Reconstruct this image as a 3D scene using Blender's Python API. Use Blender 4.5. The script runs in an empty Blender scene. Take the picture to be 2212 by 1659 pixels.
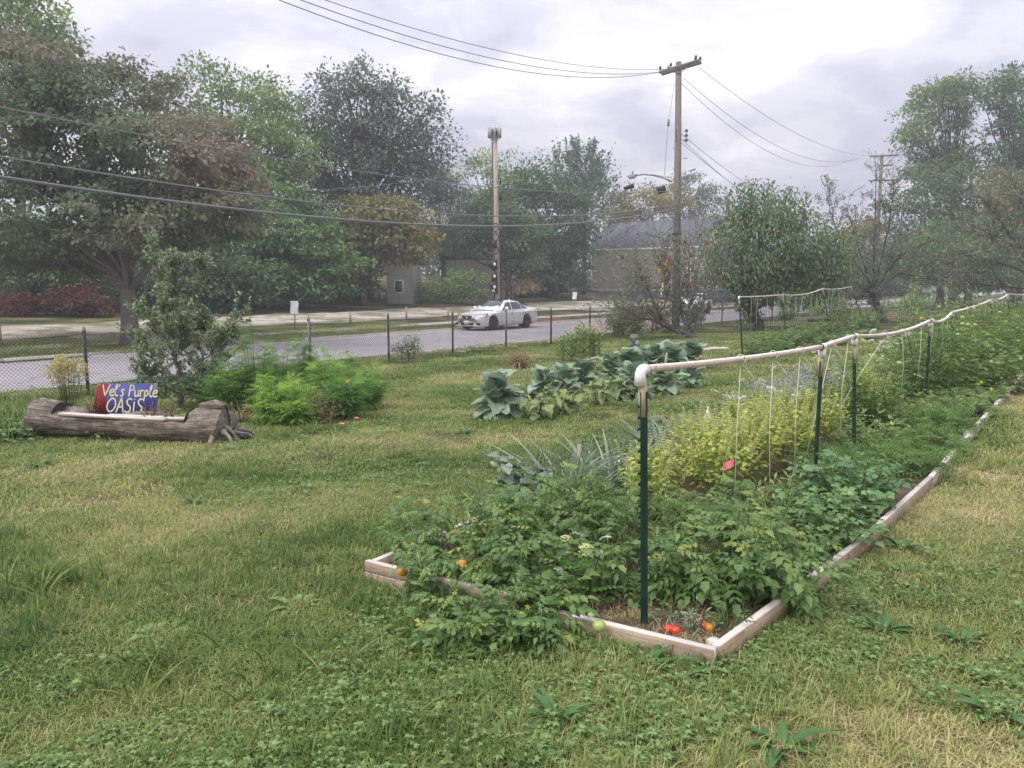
import bpy, math, random
import numpy as np
R = math.radians
sc = bpy.context.scene
rng = np.random.default_rng(7)

# ------------------------------------------------------------------ camera, sky, sun, exposure
EYE = 1.65
PITCH = R(7.35)
FPX = 1662.0                      # focal length in units of a 2212 px wide frame
cam_d = bpy.data.cameras.new('camera')
cam_d.sensor_width = 36.0
cam_d.lens = 36.0 * FPX / 2212.0
cam_d.clip_start = 0.05
cam_d.clip_end = 3000
cam = bpy.data.objects.new('camera', cam_d)
sc.collection.objects.link(cam)
cam.location = (0, 0, EYE)
cam.rotation_euler = (R(90) - PITCH, 0, 0)
sc.camera = cam

SUN_EL, SUN_AZ = R(54), R(-122)      # azimuth measured from +Y towards +X
world = bpy.data.worlds.new('World')
sc.world = world
world.use_nodes = True
def build_world():
    nt = world.node_tree
    nt.nodes.clear()
    N_, L_ = nt.nodes, nt.links
    out = N_.new('ShaderNodeOutputWorld')
    bg = N_.new('ShaderNodeBackground')
    L_.new(bg.outputs[0], out.inputs[0])
    sky = N_.new('ShaderNodeTexSky')
    sky.sky_type = 'NISHITA'
    sky.sun_disc = False
    sky.sun_elevation = SUN_EL
    sky.sun_rotation = SUN_AZ
    sky.dust_density = 2.0
    sm = N_.new('ShaderNodeMix'); sm.data_type = 'RGBA'; sm.blend_type = 'MULTIPLY'
    sm.inputs[0].default_value = 1.0
    L_.new(sky.outputs[0], sm.inputs[6]); sm.inputs[7].default_value = (.11, .11, .11, 1)
    tc = N_.new('ShaderNodeTexCoord')
    sep = N_.new('ShaderNodeSeparateXYZ'); L_.new(tc.outputs['Generated'], sep.inputs[0])
    def math_(op, a, b=None, clamp=False):
        n = N_.new('ShaderNodeMath'); n.operation = op; n.use_clamp = clamp
        for i, v in enumerate((a, b)):
            if v is None: continue
            if hasattr(v, 'links'): L_.new(v, n.inputs[i])
            else: n.inputs[i].default_value = v
        return n.outputs[0]
    zc = math_('MAXIMUM', sep.outputs[2], 0.0)
    den = math_('ADD', zc, 0.22)
    u = math_('DIVIDE', sep.outputs[0], den); v = math_('DIVIDE', sep.outputs[1], den)
    cmb = N_.new('ShaderNodeCombineXYZ'); L_.new(u, cmb.inputs[0]); L_.new(v, cmb.inputs[1])
    def noise(scale, detail, rough, dist, off):
        mp = N_.new('ShaderNodeMapping'); mp.inputs['Location'].default_value = off
        L_.new(cmb.outputs[0], mp.inputs[0])
        n = N_.new('ShaderNodeTexNoise'); n.inputs['Scale'].default_value = scale
        n.inputs['Detail'].default_value = detail; n.inputs['Roughness'].default_value = rough
        n.inputs['Distortion'].default_value = dist
        L_.new(mp.outputs[0], n.inputs[0]); return n.outputs[0]
    def ramp(fac, stops):
        r = N_.new('ShaderNodeValToRGB'); r.color_ramp.interpolation = 'EASE'
        e = r.color_ramp.elements
        while len(e) < len(stops): e.new(.5)
        for i, (p, c) in enumerate(stops):
            e[i].position = p; e[i].color = (*c, 1)
        L_.new(fac, r.inputs[0]); return r.outputs[0]
    big = noise(1.5, 9, .56, .4, (3.1, 1.7, 0))
    fine = noise(3.1, 8, .6, .2, (7.3, 2.2, 1))
    mixn = math_('ADD', math_('MULTIPLY', big, .72), math_('MULTIPLY', fine, .28))
    cl = ramp(mixn, [(.37, (.475, .475, .605)), (.455, (.575, .572, .69)), (.52, (.69, .68, .76)), (.60, (.86, .845, .90))])
    # cloud cover: thin breaks let a little blue through
    cover = ramp(noise(.8, 6, .55, .3, (1.2, 9.4, 2)), [(.30, (.78, .78, .78)), (.48, (1, 1, 1))])
    mx = N_.new('ShaderNodeMix'); mx.data_type = 'RGBA'
    L_.new(cover, mx.inputs[0]); L_.new(sm.outputs[2], mx.inputs[6]); L_.new(cl, mx.inputs[7])
    # an overcast sky grows brighter from horizon to zenith
    g = math_('ADD', math_('MULTIPLY', zc, 1.20), .53)
    sc_ = N_.new('ShaderNodeVectorMath'); sc_.operation = 'SCALE'
    L_.new(mx.outputs[2], sc_.inputs[0]); L_.new(g, sc_.inputs['Scale'])
    L_.new(sc_.outputs[0], bg.inputs[0])
    bg.inputs[1].default_value = 1.0
build_world()
sun_d = bpy.data.lights.new('sun', 'SUN')
sun_d.energy = 1.5
sun_d.angle = R(24)
sun_d.color = (1.0, .95, .88)
sun = bpy.data.objects.new('sun', sun_d)
sc.collection.objects.link(sun)
sun.rotation_euler = (R(90) - SUN_EL, 0, -SUN_AZ + math.pi)
sun.location = (0, 0, 60)
# lamp must shine from azimuth SUN_AZ: rotate so that -Z points away from the sun
from mathutils import Vector, Matrix
sdir = Vector((math.sin(SUN_AZ) * math.cos(SUN_EL), math.cos(SUN_AZ) * math.cos(SUN_EL), math.sin(SUN_EL)))
sun.rotation_euler = sdir.to_track_quat('Z', 'Y').to_euler()
vs = sc.view_settings
vs.view_transform = 'Standard'; vs.look = 'None'; vs.exposure = 0.72; vs.gamma = 1.0
vs.use_curve_mapping = False
sc.cycles.use_denoising = True
sc.cycles.max_bounces = 5
sc.cycles.adaptive_threshold = .02
sc.cycles.diffuse_bounces = 3
sc.cycles.transmission_bounces = 3
sc.cycles.volume_bounces = 0
sc.cycles.transparent_max_bounces = 6

# ------------------------------------------------------------------ ground shape and pixel helpers
UX, UY = .598, .801               # direction of the street, the fence and the beds
def wt_of(X, Y): return -UY * X + UX * Y, UX * X + UY * Y
def xy(w, t): return -UY * w + UX * t, UX * w + UY * t
def gz(X, Y):
    w, t = wt_of(X, Y)
    z = np.interp(w, [-60, -12, 0, 15.4, 17.6, 25.3, 28.5], [.9, .25, 0, -.5, -.58, -.6, -.5])
    sl = np.interp(t, [0, 25, 70, 95], [.036, .042, .085, .07])
    return z + np.clip(w - 28.5, 0, 40) * sl
def ray(px, py):
    cx = (px - 1106) / FPX; cy = -(py - 829.5) / FPX
    c, s = math.cos(PITCH), math.sin(PITCH)
    return np.array([cx, c + s * cy, -s + c * cy])
_ss = np.concatenate([np.arange(.5, 20, .01), np.arange(20, 220, .05)])
def at(px, py):
    d = ray(px, py)
    q = EYE + _ss * d[2] < gz(_ss * d[0], _ss * d[1])
    i = int(np.argmax(q)) if q.any() else len(_ss) - 1
    p = d * _ss[i]
    return np.array([p[0], p[1], float(gz(p[0], p[1]))])
def pd(px, py, Y):
    d = ray(px, py); k = Y / d[1]
    return np.array([d[0] * k, Y, EYE + d[2] * k])
def gp(w, t, dz=0.0):
    x, y = xy(w, t)
    return np.array([x, y, float(gz(x, y)) + dz])

# ------------------------------------------------------------------ mesh helpers
def mk_mesh(name, V, F, mats=None, var=None, smooth=False, midx=None):
    V = np.asarray(V, np.float32).reshape(-1, 3)
    Fs = F if isinstance(F, list) else [F]
    Fs = [np.asarray(f, np.int32) for f in Fs if len(f)]
    me = bpy.data.meshes.new(name)
    me.vertices.add(len(V)); me.vertices.foreach_set('co', V.ravel())
    nl = sum(f.size for f in Fs); npoly = sum(len(f) for f in Fs)
    me.loops.add(nl); me.polygons.add(npoly)
    me.loops.foreach_set('vertex_index', np.concatenate([f.ravel() for f in Fs]))
    tot = np.concatenate([np.full(len(f), f.shape[1], np.int32) for f in Fs])
    st = np.concatenate([[0], np.cumsum(tot)[:-1]]).astype(np.int32)
    me.polygons.foreach_set('loop_start', st)
    try: me.polygons.foreach_set('loop_total', tot)
    except Exception: pass
    if midx is not None: me.polygons.foreach_set('material_index', np.asarray(midx, np.int32))
    me.update(calc_edges=True)
    if var is not None:
        a = me.attributes.new('v', 'FLOAT', 'FACE'); a.data.foreach_set('value', np.asarray(var, np.float32))
    if smooth: me.polygons.foreach_set('use_smooth', np.ones(npoly, bool))
    if mats is not None:
        for m in (mats if isinstance(mats, (list, tuple)) else [mats]): me.materials.append(m)
    me.validate()
    return me
class Geo:
    """collects shapes for ONE mesh"""
    def __init__(s): s.V = []; s.F = {}; s.n = 0
    def add(s, V, F, var=.5):
        V = np.asarray(V, float).reshape(-1, 3)
        for f in (F if isinstance(F, list) else [F]):
            f = np.asarray(f, int)
            if not len(f): continue
            s.F.setdefault(f.shape[1], []).append((f + s.n, np.broadcast_to(np.asarray(var, float), (len(f),))))
        s.V.append(V); s.n += len(V); return s
    def box(s, c, d, rot=None, var=.5):
        x, y, z = np.array(d) / 2.0
        V = np.array([[i, j, k] for k in (-z, z) for (i, j) in ((-x, -y), (x, -y), (x, y), (-x, y))])
        if rot is not None: V = V @ np.array(rot).T
        return s.add(V + np.array(c), np.array([[0, 3, 2, 1], [4, 5, 6, 7], [0, 1, 5, 4], [1, 2, 6, 5], [2, 3, 7, 6], [3, 0, 4, 7]]), var)
    def tube(s, P, r, k=6, var=.5, caps=True):
        V, F, C = tube(P, r, k)
        s.add(V, [F] + ([C] if caps else []), var) if k != 4 else s.add(V, [np.concatenate([F, C]) if caps else F], var)
        return s
    def mesh(s, name, mats, smooth=False):
        ks = sorted(s.F)
        Fs = [np.concatenate([a for a, _ in s.F[k]]) for k in ks]
        var = np.concatenate([np.concatenate([b for _, b in s.F[k]]) for k in ks])
        return mk_mesh(name, np.concatenate(s.V), Fs, mats, var, smooth)
def tube(P, r, k=6):
    P = np.asarray(P, float); n = len(P)
    r = np.broadcast_to(np.asarray(r, float), (n,))
    T = np.gradient(P, axis=0); T /= np.linalg.norm(T, axis=1)[:, None] + 1e-9
    a = np.eye(3)[int(np.argmin(np.abs(T).max(0)))] if np.abs(T[:, 2]).max() > .9 else np.array([0, 0, 1.])
    x = np.cross(T, a); x /= np.linalg.norm(x, axis=1)[:, None] + 1e-9
    y = np.cross(T, x)
    th = np.arange(k) * 2 * math.pi / k + (math.pi / 4 if k == 4 else 0)
    V = P[:, None] + r[:, None, None] * (np.cos(th)[None, :, None] * x[:, None] + np.sin(th)[None, :, None] * y[:, None])
    i = np.arange(n - 1)[:, None] * k; j = np.arange(k)[None]; j2 = (j + 1) % k
    F = np.stack([i + j, i + k + j, i + k + j2, i + j2], -1).reshape(-1, 4)
    C = np.array([list(range(k)), [(n - 1) * k + q for q in range(k - 1, -1, -1)]])
    return V.reshape(-1, 3), F, C
def bez(a, b, c, n=6):
    t = np.linspace(0, 1, n)[:, None]
    return (1 - t) ** 2 * np.array(a) + 2 * t * (1 - t) * np.array(b) + t ** 2 * np.array(c)
def rotz(a):
    c, s = math.cos(a), math.sin(a); return np.array([[c, -s, 0], [s, c, 0], [0, 0, 1.]])
def unit(v): return v / (np.linalg.norm(v, axis=-1, keepdims=True) + 1e-9)
def frames(d, n):
    d = unit(d); x = unit(np.cross(d, n)); z = np.cross(x, d)
    return np.stack([x, d, z], axis=-1)
def place(tv, tf, pos, fr, s):
    pos = np.asarray(pos); m = len(tv); n = len(pos)
    s = np.broadcast_to(np.asarray(s, float), (n,))
    V = pos[:, None] + np.einsum('nij,mj->nmi', fr, tv) * s[:, None, None]
    F = (tf[None] + (np.arange(n) * m)[:, None, None]).reshape(-1, tf.shape[1])
    return V.reshape(-1, 3), F
# ---- leaf shapes (base at origin, along +Y, upper side +Z, length 1)
LEAF2 = (np.array([[0, 0, 0], [.3, .48, .08], [0, 1, -.1], [-.3, .48, .08]]), np.array([[0, 1, 2], [0, 2, 3]]))
LEAFN = (np.array([[0, 0, 0], [.14, .45, .03], [0, 1, -.08], [-.14, .45, .03]]), np.array([[0, 1, 2], [0, 2, 3]]))
LEAF4 = (np.array([[0, 0, 0], [.3, .34, .08], [.2, .72, .03], [0, 1, -.12], [-.2, .72, .03], [-.3, .34, .08]]), np.array([[0, 1, 2], [0, 2, 3], [0, 3, 4], [0, 4, 5]]))
_a = []
for i, (ang, ln) in enumerate([(-2.1, .55), (-1.45, .35), (-1.05, .85), (-.5, .42), (0, 1), (.5, .42), (1.05, .85), (1.45, .35), (2.1, .55)]):
    _a.append([math.sin(ang) * ln * .62, .28 + math.cos(ang) * ln * .7, -.14 * ln + .04 * (i % 2)])
MAPLE = (np.array([[0, .25, .04]] + _a), np.array([[0, i + 1, i] for i in range(1, 9)]))
def strip_leaf(wid, n=7, fold=.25, curl=.4, lobe=0.0, ripple=0.0, seed=0, petiole=0.0):
    """ovate blade as a strip of quads both sides of a midrib; wid(y) half width"""
    g = np.random.default_rng(seed)
    V, F = [], []
    for i in range(n + 1):
        y = i / n
        w = wid(y) * (1 + (lobe if i % 2 else -lobe))
        z = -curl * y * y + .12 * y
        for sgn in (-1, 0, 1):
            V.append([sgn * w, petiole + y * (1 - petiole), z + fold * w * abs(sgn) + (g.normal() * ripple if sgn else 0)])
    for i in range(n):
        a = i * 3
        F += [[a, a + 1, a + 4, a + 3], [a + 1, a + 2, a + 5, a + 4]]
    V = np.array(V); F = np.array(F)
    if petiole > 0:
        b = len(V)
        V = np.concatenate([V, [[-.012, 0, 0], [.012, 0, 0], [.012, petiole + .1, .015], [-.012, petiole + .1, .015]]])
        F = np.concatenate([F, [[b, b + 1, b + 2, b + 3]]])
    return V, F
def pinnate(pairs, leaflet, lsize, span=.75, ang=1.05, droop=.25, taper=.5, term=1.0, tf4=False):
    """compound leaf: leaflets in pairs along a rachis plus an end leaflet"""
    tv, tf = leaflet
    V, F, n = [], [], 0
    def put(p, d, nn, s):
        nonlocal n
        v, f = place(tv, tf, np.array([p]), frames(np.array([d]), np.array([nn])), s)
        V.append(v); F.append(f + n); n += len(v)
    for i in range(pairs):
        y = 1 - span + span * (i / max(1, pairs)) * .95
        z = -droop * y * y
        k = lsize * (1 - taper * abs(i / max(1, pairs - 1) - .45)) if pairs > 1 else lsize
        for sgn in (-1, 1):
            a = ang * (1 - .25 * i / max(1, pairs))
            put([0, y, z], [sgn * math.sin(a), math.cos(a), -.25], [0, 0, 1], k * (.9 + .2 * ((i * 7 + sgn) % 3) / 2))
    put([0, 1 - .08, -droop * .85], [0, 1, -.4], [0, .3, 1], lsize * term)
    m = n
    rv = np.array([[-.008, 0, 0], [.008, 0, 0], [.006, .95, -droop * .9], [-.006, .95, -droop * .9]])
    V.append(rv)
    F = np.concatenate(F)
    if F.shape[1] == 3: F = np.concatenate([F, [[m, m + 1, m + 2], [m, m + 2, m + 3]]])
    else: F = np.concatenate([F, [[m, m + 1, m + 2, m + 3]]])
    return np.concatenate(V), F

# ------------------------------------------------------------------ object helpers
ROOT = sc.collection
def link(o, parent=None):
    ROOT.objects.link(o)
    if parent is not None: o.parent = parent
    return o
def tag(o, label=None, cat=None, group=None, kind=None):
    for k, v in (('label', label), ('category', cat), ('group', group), ('kind', kind)):
        if v: o[k] = v
    return o
def thing(name, label, cat, loc=(0, 0, 0), group=None, rz=0.0):
    o = bpy.data.objects.new(name, None); o.empty_display_size = .1
    o.location = loc; o.rotation_euler = (0, 0, rz)
    return tag(link(o), label, cat, group)
def ob(name, me, parent=None, loc=None, rz=None, kind=None):
    o = bpy.data.objects.new(name, me)
    if loc is not None: o.location = loc
    if rz is not None: o.rotation_euler = (0, 0, rz)
    if kind: o['kind'] = kind
    return link(o, parent)
def frame_obj(name, me, parent, pos, fr, s):
    o = bpy.data.objects.new(name, me)
    M = Matrix.Identity(4)
    for i in range(3):
        for j in range(3): M[i][j] = float(fr[i][j]) * float(s)
        M[i][3] = float(pos[i])
    link(o, parent); o.matrix_local = M
    return o

# ------------------------------------------------------------------ materials
class NT:
    def __init__(s, name):
        s.m = bpy.data.materials.new(name); s.m.use_nodes = True
        s.nt = s.m.node_tree; s.N = s.nt.nodes; s.L = s.nt.links
        s.b = s.N['Principled BSDF']
    def new(s, t, **kw):
        n = s.N.new(t)
        for k, v in kw.items(): setattr(n, k, v)
        return n
    def pos(s, scale=(1, 1, 1), obj=False, rot=(0, 0, 0)):
        if obj: o = s.new('ShaderNodeTexCoord').outputs['Object']
        else: o = s.new('ShaderNodeNewGeometry').outputs['Position']
        mp = s.new('ShaderNodeMapping'); mp.inputs['Scale'].default_value = scale; mp.inputs['Rotation'].default_value = rot
        s.L.new(o, mp.inputs[0]); return mp.outputs[0]
    def noise(s, vec, scale, detail=4, rough=.55, dist=0.0):
        n = s.new('ShaderNodeTexNoise'); s.L.new(vec, n.inputs[0])
        n.inputs['Scale'].default_value = scale; n.inputs['Detail'].default_value = detail
        n.inputs['Roughness'].default_value = rough; n.inputs['Distortion'].default_value = dist
        return n.outputs[0]
    def ramp(s, fac, stops, ease=False):
        r = s.new('ShaderNodeValToRGB'); e = r.color_ramp.elements
        if ease: r.color_ramp.interpolation = 'EASE'
        while len(e) < len(stops): e.new(.5)
        for i, (p, c) in enumerate(stops):
            e[i].position = p; e[i].color = (*(c if hasattr(c, '__len__') else (c, c, c)), 1)
        s.L.new(fac, r.inputs[0]); return r.outputs[0]
    def mix(s, fac, a, b, mode='MIX'):
        n = s.new('ShaderNodeMix', data_type='RGBA', blend_type=mode)
        for i, v in ((0, fac), (6, a), (7, b)):
            if hasattr(v, 'links'): s.L.new(v, n.inputs[i])
            elif i == 0: n.inputs[0].default_value = v
            else: n.inputs[i].default_value = (*v, 1)
        return n.outputs[2]
    def math(s, op, a, b):
        n = s.new('ShaderNodeMath', operation=op)
        for i, v in enumerate((a, b)):
            if hasattr(v, 'links'): s.L.new(v, n.inputs[i])
            else: n.inputs[i].default_value = v
        return n.outputs[0]
    def col(s, c):
        if hasattr(c, 'links'): s.L.new(c, s.b.inputs['Base Color'])
        else: s.b.inputs['Base Color'].default_value = (*c, 1)
        return s
    def set(s, rough=.6, spec=.4, metal=0.0):
        s.b.inputs['Roughness'].default_value = rough
        s.b.inputs['Specular IOR Level'].default_value = spec
        s.b.inputs['Metallic'].default_value = metal; return s
    def bump(s, h, strength=.3, dist=.02):
        n = s.new('ShaderNodeBump'); n.inputs['Strength'].default_value = strength; n.inputs['Distance'].default_value = dist
        s.L.new(h, n.inputs['Height']); s.L.new(n.outputs[0], s.b.inputs['Normal']); return s
    def attr(s): return s.new('ShaderNodeAttribute', attribute_name='v').outputs['Fac']
    def orand(s): return s.new('ShaderNodeObjectInfo').outputs['Random']
    def translucent(s, colour, f):
        t = s.new('ShaderNodeBsdfTranslucent'); m = s.new('ShaderNodeMixShader'); m.inputs[0].default_value = f
        s.L.new(colour, t.inputs[0]); s.L.new(s.b.outputs[0], m.inputs[1]); s.L.new(t.outputs[0], m.inputs[2])
        s.L.new(m.outputs[0], s.N['Material Output'].inputs[0]); return s
def leafmat(name, stops, trans=.25, rough=.55, spec=.2, byobj=False):
    n = NT(name)
    k = (1.5 if ('redbrown' in name or 'yellow' in name) else 2.6) if 'foliage' in name else 1.9 if 'leaf' in name else 1.0
    stops = [(p, tuple(min(.6, x * k) for x in q)) for p, q in stops]
    if k > 1 and trans: trans = min(.42, trans + .1)
    c = n.ramp(n.orand() if byobj else n.attr(), stops)
    if byobj: c = n.mix(.5, c, n.ramp(n.noise(n.pos((1, 1, 1)), 14, 3), [(.3, stops[0][1]), (.7, stops[min(2, len(stops) - 1)][1])]))
    n.col(c).set(rough, spec)
    if trans: n.translucent(c, trans)
    return n.m
def plain(name, c, rough=.6, spec=.4, metal=0.0, nz=0.0, nscale=8.0, bump=0.0):
    n = NT(name)
    if nz:
        f = n.noise(n.pos(obj=True), nscale, 5, .6)
        a = tuple(x * (1 - nz) for x in c); b = tuple(min(1, x * (1 + nz)) for x in c)
        n.col(n.ramp(f, [(.3, a), (.7, b)]))
        if bump: n.bump(f, bump, .01)
    else: n.col(c)
    n.set(rough, spec, metal); return n.m
def woodmat(name, c1, c2, c3, axis=0, scale=1.0, rough=.8, top=None):
    n = NT(name); s = [14 * scale] * 3; s[axis] = .9 * scale
    v = n.pos(tuple(s), obj=True)
    f = n.noise(v, 3.0, 7, .62, .9); f2 = n.noise(n.pos(obj=True), 5 * scale, 4, .6)
    g = n.math('ADD', n.math('MULTIPLY', f, .75), n.math('MULTIPLY', f2, .25))
    cc = n.ramp(g, [(.3, c1), (.5, c2), (.7, c3)])
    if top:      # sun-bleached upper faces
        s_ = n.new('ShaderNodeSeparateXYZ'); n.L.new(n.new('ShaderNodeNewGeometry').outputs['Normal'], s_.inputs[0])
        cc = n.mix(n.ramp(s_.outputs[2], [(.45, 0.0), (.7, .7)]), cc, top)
    n.col(cc).set(rough, .2).bump(f, .35, .006); return n.m
M = {}
# ------------------------------------------------------------------ shared materials
def dryness(n):
    p = n.pos()
    a = n.noise(p, .42, 3, .5); b = n.noise(p, 2.3, 3, .6)
    g = n.math('ADD', n.math('MULTIPLY', n.ramp(a, [(.36, .25), (.62, .75)]), .6), n.math('MULTIPLY', b, .4))
    # the mown path right of the bed is worn and drier
    dot = n.new('ShaderNodeVectorMath', operation='DOT_PRODUCT'); n.L.new(p, dot.inputs[0]); dot.inputs[1].default_value = (-UY, UX, 0)
    mr = n.new('ShaderNodeMapRange'); mr.inputs[1].default_value = 2.2; mr.inputs[2].default_value = -.3
    mr.inputs[3].default_value = 0.0; mr.inputs[4].default_value = .20
    n.L.new(dot.outputs['Value'], mr.inputs[0])
    return n.math('ADD', n.math('SUBTRACT', g, .07), mr.outputs[0])
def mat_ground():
    n = NT('lawn_soil_shade'); d = dryness(n)
    c = n.ramp(d, [(.34, (.050, .068, .024)), (.47, (.105, .105, .045)), (.60, (.20, .17, .09)), (.72, (.33, .26, .16))])  # soil tones darkened so the colour stands in for shade between blades
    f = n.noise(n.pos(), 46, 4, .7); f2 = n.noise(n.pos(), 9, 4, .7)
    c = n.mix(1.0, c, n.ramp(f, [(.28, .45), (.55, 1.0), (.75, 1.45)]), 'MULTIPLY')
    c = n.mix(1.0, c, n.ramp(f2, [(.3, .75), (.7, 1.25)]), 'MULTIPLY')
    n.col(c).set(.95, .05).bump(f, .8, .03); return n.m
def mat_grass(name='grass_blade', shift=0.0):
    n = NT(name); d = n.math('ADD', dryness(n), shift)
    v = n.attr(); d2 = n.math('ADD', n.math('MULTIPLY', d, .66), n.math('MULTIPLY', v, .34))
    c = n.ramp(d2, [(.25, (.080, .150, .036)), (.38, (.190, .262, .070)), (.51, (.330, .365, .125)), (.64, (.53, .47, .23)), (.76, (.63, .53, .33))])
    n.col(c).set(.6, .2); n.translucent(c, .28); return n.m
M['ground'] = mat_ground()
M['grass'] = mat_grass()
M['grass_lush'] = mat_grass('grass_lush', -.16)
def mat_asphalt():
    n = NT('asphalt'); p = n.pos()
    f = n.noise(p, 120, 3, .7); g = n.noise(p, .5, 5, .6); s = n.noise(n.pos((.25, .25, 1), rot=(0, 0, .64)), 2.0, 5, .6)
    c = n.ramp(g, [(.3, (.29, .275, .285)), (.7, (.36, .34, .35))])
    c = n.mix(.35, c, n.ramp(s, [(.4, (.28, .26, .272)), (.62, (.39, .37, .375))]))
    c = n.mix(1.0, c, n.ramp(f, [(.3, .8), (.7, 1.2)]), 'MULTIPLY')
    vo = n.new('ShaderNodeTexVoronoi', feature='DISTANCE_TO_EDGE'); vo.inputs['Scale'].default_value = .33
    wv = n.new('ShaderNodeVectorMath', operation='ADD'); n.L.new(p, wv.inputs[0])
    nn = n.new('ShaderNodeTexNoise'); nn.inputs['Scale'].default_value = 1.3; n.L.new(p, nn.inputs[0]); n.L.new(nn.outputs['Color'], wv.inputs[1])
    n.L.new(wv.outputs[0], vo.inputs[0])
    c = n.mix(n.ramp(vo.outputs[0], [(.0, .55), (.012, 0.0)]), c, (.07, .065, .065))
    n.col(c).set(.85, .2).bump(f, .4, .01); return n.m
M['asphalt'] = mat_asphalt()
def mat_speck(name, a, b, c3, s1=30, s2=2):
    n = NT(name); p = n.pos()
    f = n.noise(p, s1, 4, .75); g = n.noise(p, s2, 4, .6)
    c = n.mix(.5, n.ramp(f, [(.3, a), (.5, b), (.7, c3)]), n.ramp(g, [(.35, a), (.65, c3)]))
    n.col(c).set(.95, .1).bump(f, .7, .03); return n.m
def mat_gravel():
    n = NT('gravel'); p = n.pos(); f = n.noise(p, 14, 4, .75); g = n.noise(p, 1.2, 4, .6); a = (.26, .215, .17)
    c = n.mix(.5, n.ramp(f, [(.3, a), (.5, (.43, .385, .34)), (.7, (.56, .51, .46))]), n.ramp(g, [(.35, a), (.65, (.56, .51, .46))]))
    q = n.math('ADD', n.math('MULTIPLY', n.noise(p, .35, 5, .65), .7), n.math('MULTIPLY', n.noise(p, 3.0, 4, .7), .3))
    c = n.mix(n.ramp(q, [(.47, 0.0), (.56, .9)]), c, n.ramp(f, [(.3, (.10, .11, .04)), (.7, (.20, .20, .08))]))
    n.col(c).set(.95, .1).bump(f, .7, .03); return n.m
M['gravel'] = mat_gravel()
M['concrete'] = mat_speck('concrete', (.36, .33, .30), (.46, .43, .39), (.56, .52, .48), 40, 1.5)
M['sand'] = mat_speck('sand', (.42, .34, .25), (.55, .46, .35), (.66, .58, .47), 20, 1.5)
M['brick_red'] = mat_speck('brick_red', (.40, .25, .21), (.50, .34, .29), (.56, .42, .38), 20, 2)
M['soil'] = mat_speck('soil', (.045, .030, .020), (.095, .068, .045), (.22, .17, .11), 60, 6)
M['leaf_litter'] = mat_speck('leaf_litter', (.10, .045, .02), (.20, .10, .05), (.32, .2, .1), 25, 3)
M['bark'] = woodmat('bark', (.045, .038, .032), (.095, .082, .07), (.17, .15, .13), 2, .5, .9)
M['bark_grey'] = woodmat('bark_grey', (.08, .07, .062), (.15, .135, .12), (.24, .22, .20), 2, .6, .9)
M['pole_wood'] = woodmat('pole_wood', (.10, .09, .07), (.19, .17, .14), (.28, .25, .21), 2, .5)
M['pole_worn'] = woodmat('pole_worn', (.20, .15, .115), (.42, .345, .275), (.56, .49, .42), 2, .6)
M['log_wood'] = woodmat('log_wood', (.028, .023, .019), (.15, .122, .098), (.46, .40, .34), 0, 1.2, .9)
M['log_cut'] = plain('log_cut', (.20, .175, .145), .9, .1, 0, .5, 22, .5)
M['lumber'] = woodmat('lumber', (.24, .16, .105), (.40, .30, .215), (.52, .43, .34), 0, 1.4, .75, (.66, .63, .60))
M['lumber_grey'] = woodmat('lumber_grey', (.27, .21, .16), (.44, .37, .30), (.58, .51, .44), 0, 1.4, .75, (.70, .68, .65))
M['rail_wood'] = woodmat('rail_wood', (.34, .22, .14), (.60, .48, .38), (.76, .68, .60), 0, 1.2, .65, (.84, .82, .79))
M['post_wood'] = woodmat('post_wood', (.36, .27, .15), (.50, .41, .27), (.58, .50, .36), 2, 2.0, .7)
M['stake'] = woodmat('stake', (.20, .16, .12), (.34, .29, .23), (.45, .40, .33), 2, 2.0, .85)
M['tpost'] = plain('green_steel', (.012, .045, .030), .45, .45, 0, .25, 20)
M['pvc'] = plain('white_pvc', (.78, .78, .76), .3, .5)
M['twine'] = plain('twine', (.62, .64, .50), .8, .1)
M['galv'] = plain('galvanised_steel', (.22, .215, .21), .5, .5, .6, .35, 12)
M['rust_steel'] = plain('rusty_steel', (.075, .062, .055), .75, .3, .2, .45, 14)
M['wire'] = plain('fence_wire', (.10, .092, .088), .6, .4, .4)
M['cable'] = plain('cable', (.20, .20, .21), .6, .3)
M['black'] = plain('black_plastic', (.018, .018, .02), .55, .4)
M['grey_box'] = plain('grey_cabinet', (.32, .34, .35), .5, .4)
M['dark_box'] = plain('dark_cabinet', (.035, .028, .028), .6, .3)
M['white'] = plain('white_paint', (.72, .72, .71), .55, .4, 0, .06, 3)
M['paper'] = plain('paper', (.80, .80, .80), .85, .1)
M['insul'] = plain('insulator', (.09, .08, .085), .35, .5)
M['pink'] = plain('pink_flag', (.95, .26, .30), .5, .3)
M['orange_petal'] = leafmat('orange_petal', [(0, (.80, .26, .01)), (1, (.85, .40, .02))], .2)
M['yellow_petal'] = leafmat('yellow_petal', [(0, (.75, .55, .02)), (1, (.80, .68, .06))], .2)
M['white_petal'] = leafmat('white_petal', [(0, (.60, .62, .48)), (1, (.80, .80, .74))], .2)
M['lime_petal'] = leafmat('lime_petal', [(0, (.45, .52, .17)), (1, (.58, .62, .30))], .2)
M['blue_petal'] = leafmat('borage_bloom', [(0, (.26, .26, .29)), (.75, (.33, .32, .40)), (1, (.26, .28, .52))], .2)
M['tomato_red'] = plain('ripe_tomato', (.62, .06, .025), .25, .5, 0, .2, 6)
M['tomato_green'] = plain('green_tomato', (.30, .40, .11), .3, .5, 0, .2, 6)
M['tomato_orange'] = plain('ripening_tomato', (.72, .25, .03), .3, .5)
M['apple_red'] = plain('apple_skin', (.27, .045, .045), .4, .45, 0, .4, 9)
G = lambda *c: [(i / (len(c) - 1), x) for i, x in enumerate(c)]
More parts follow.
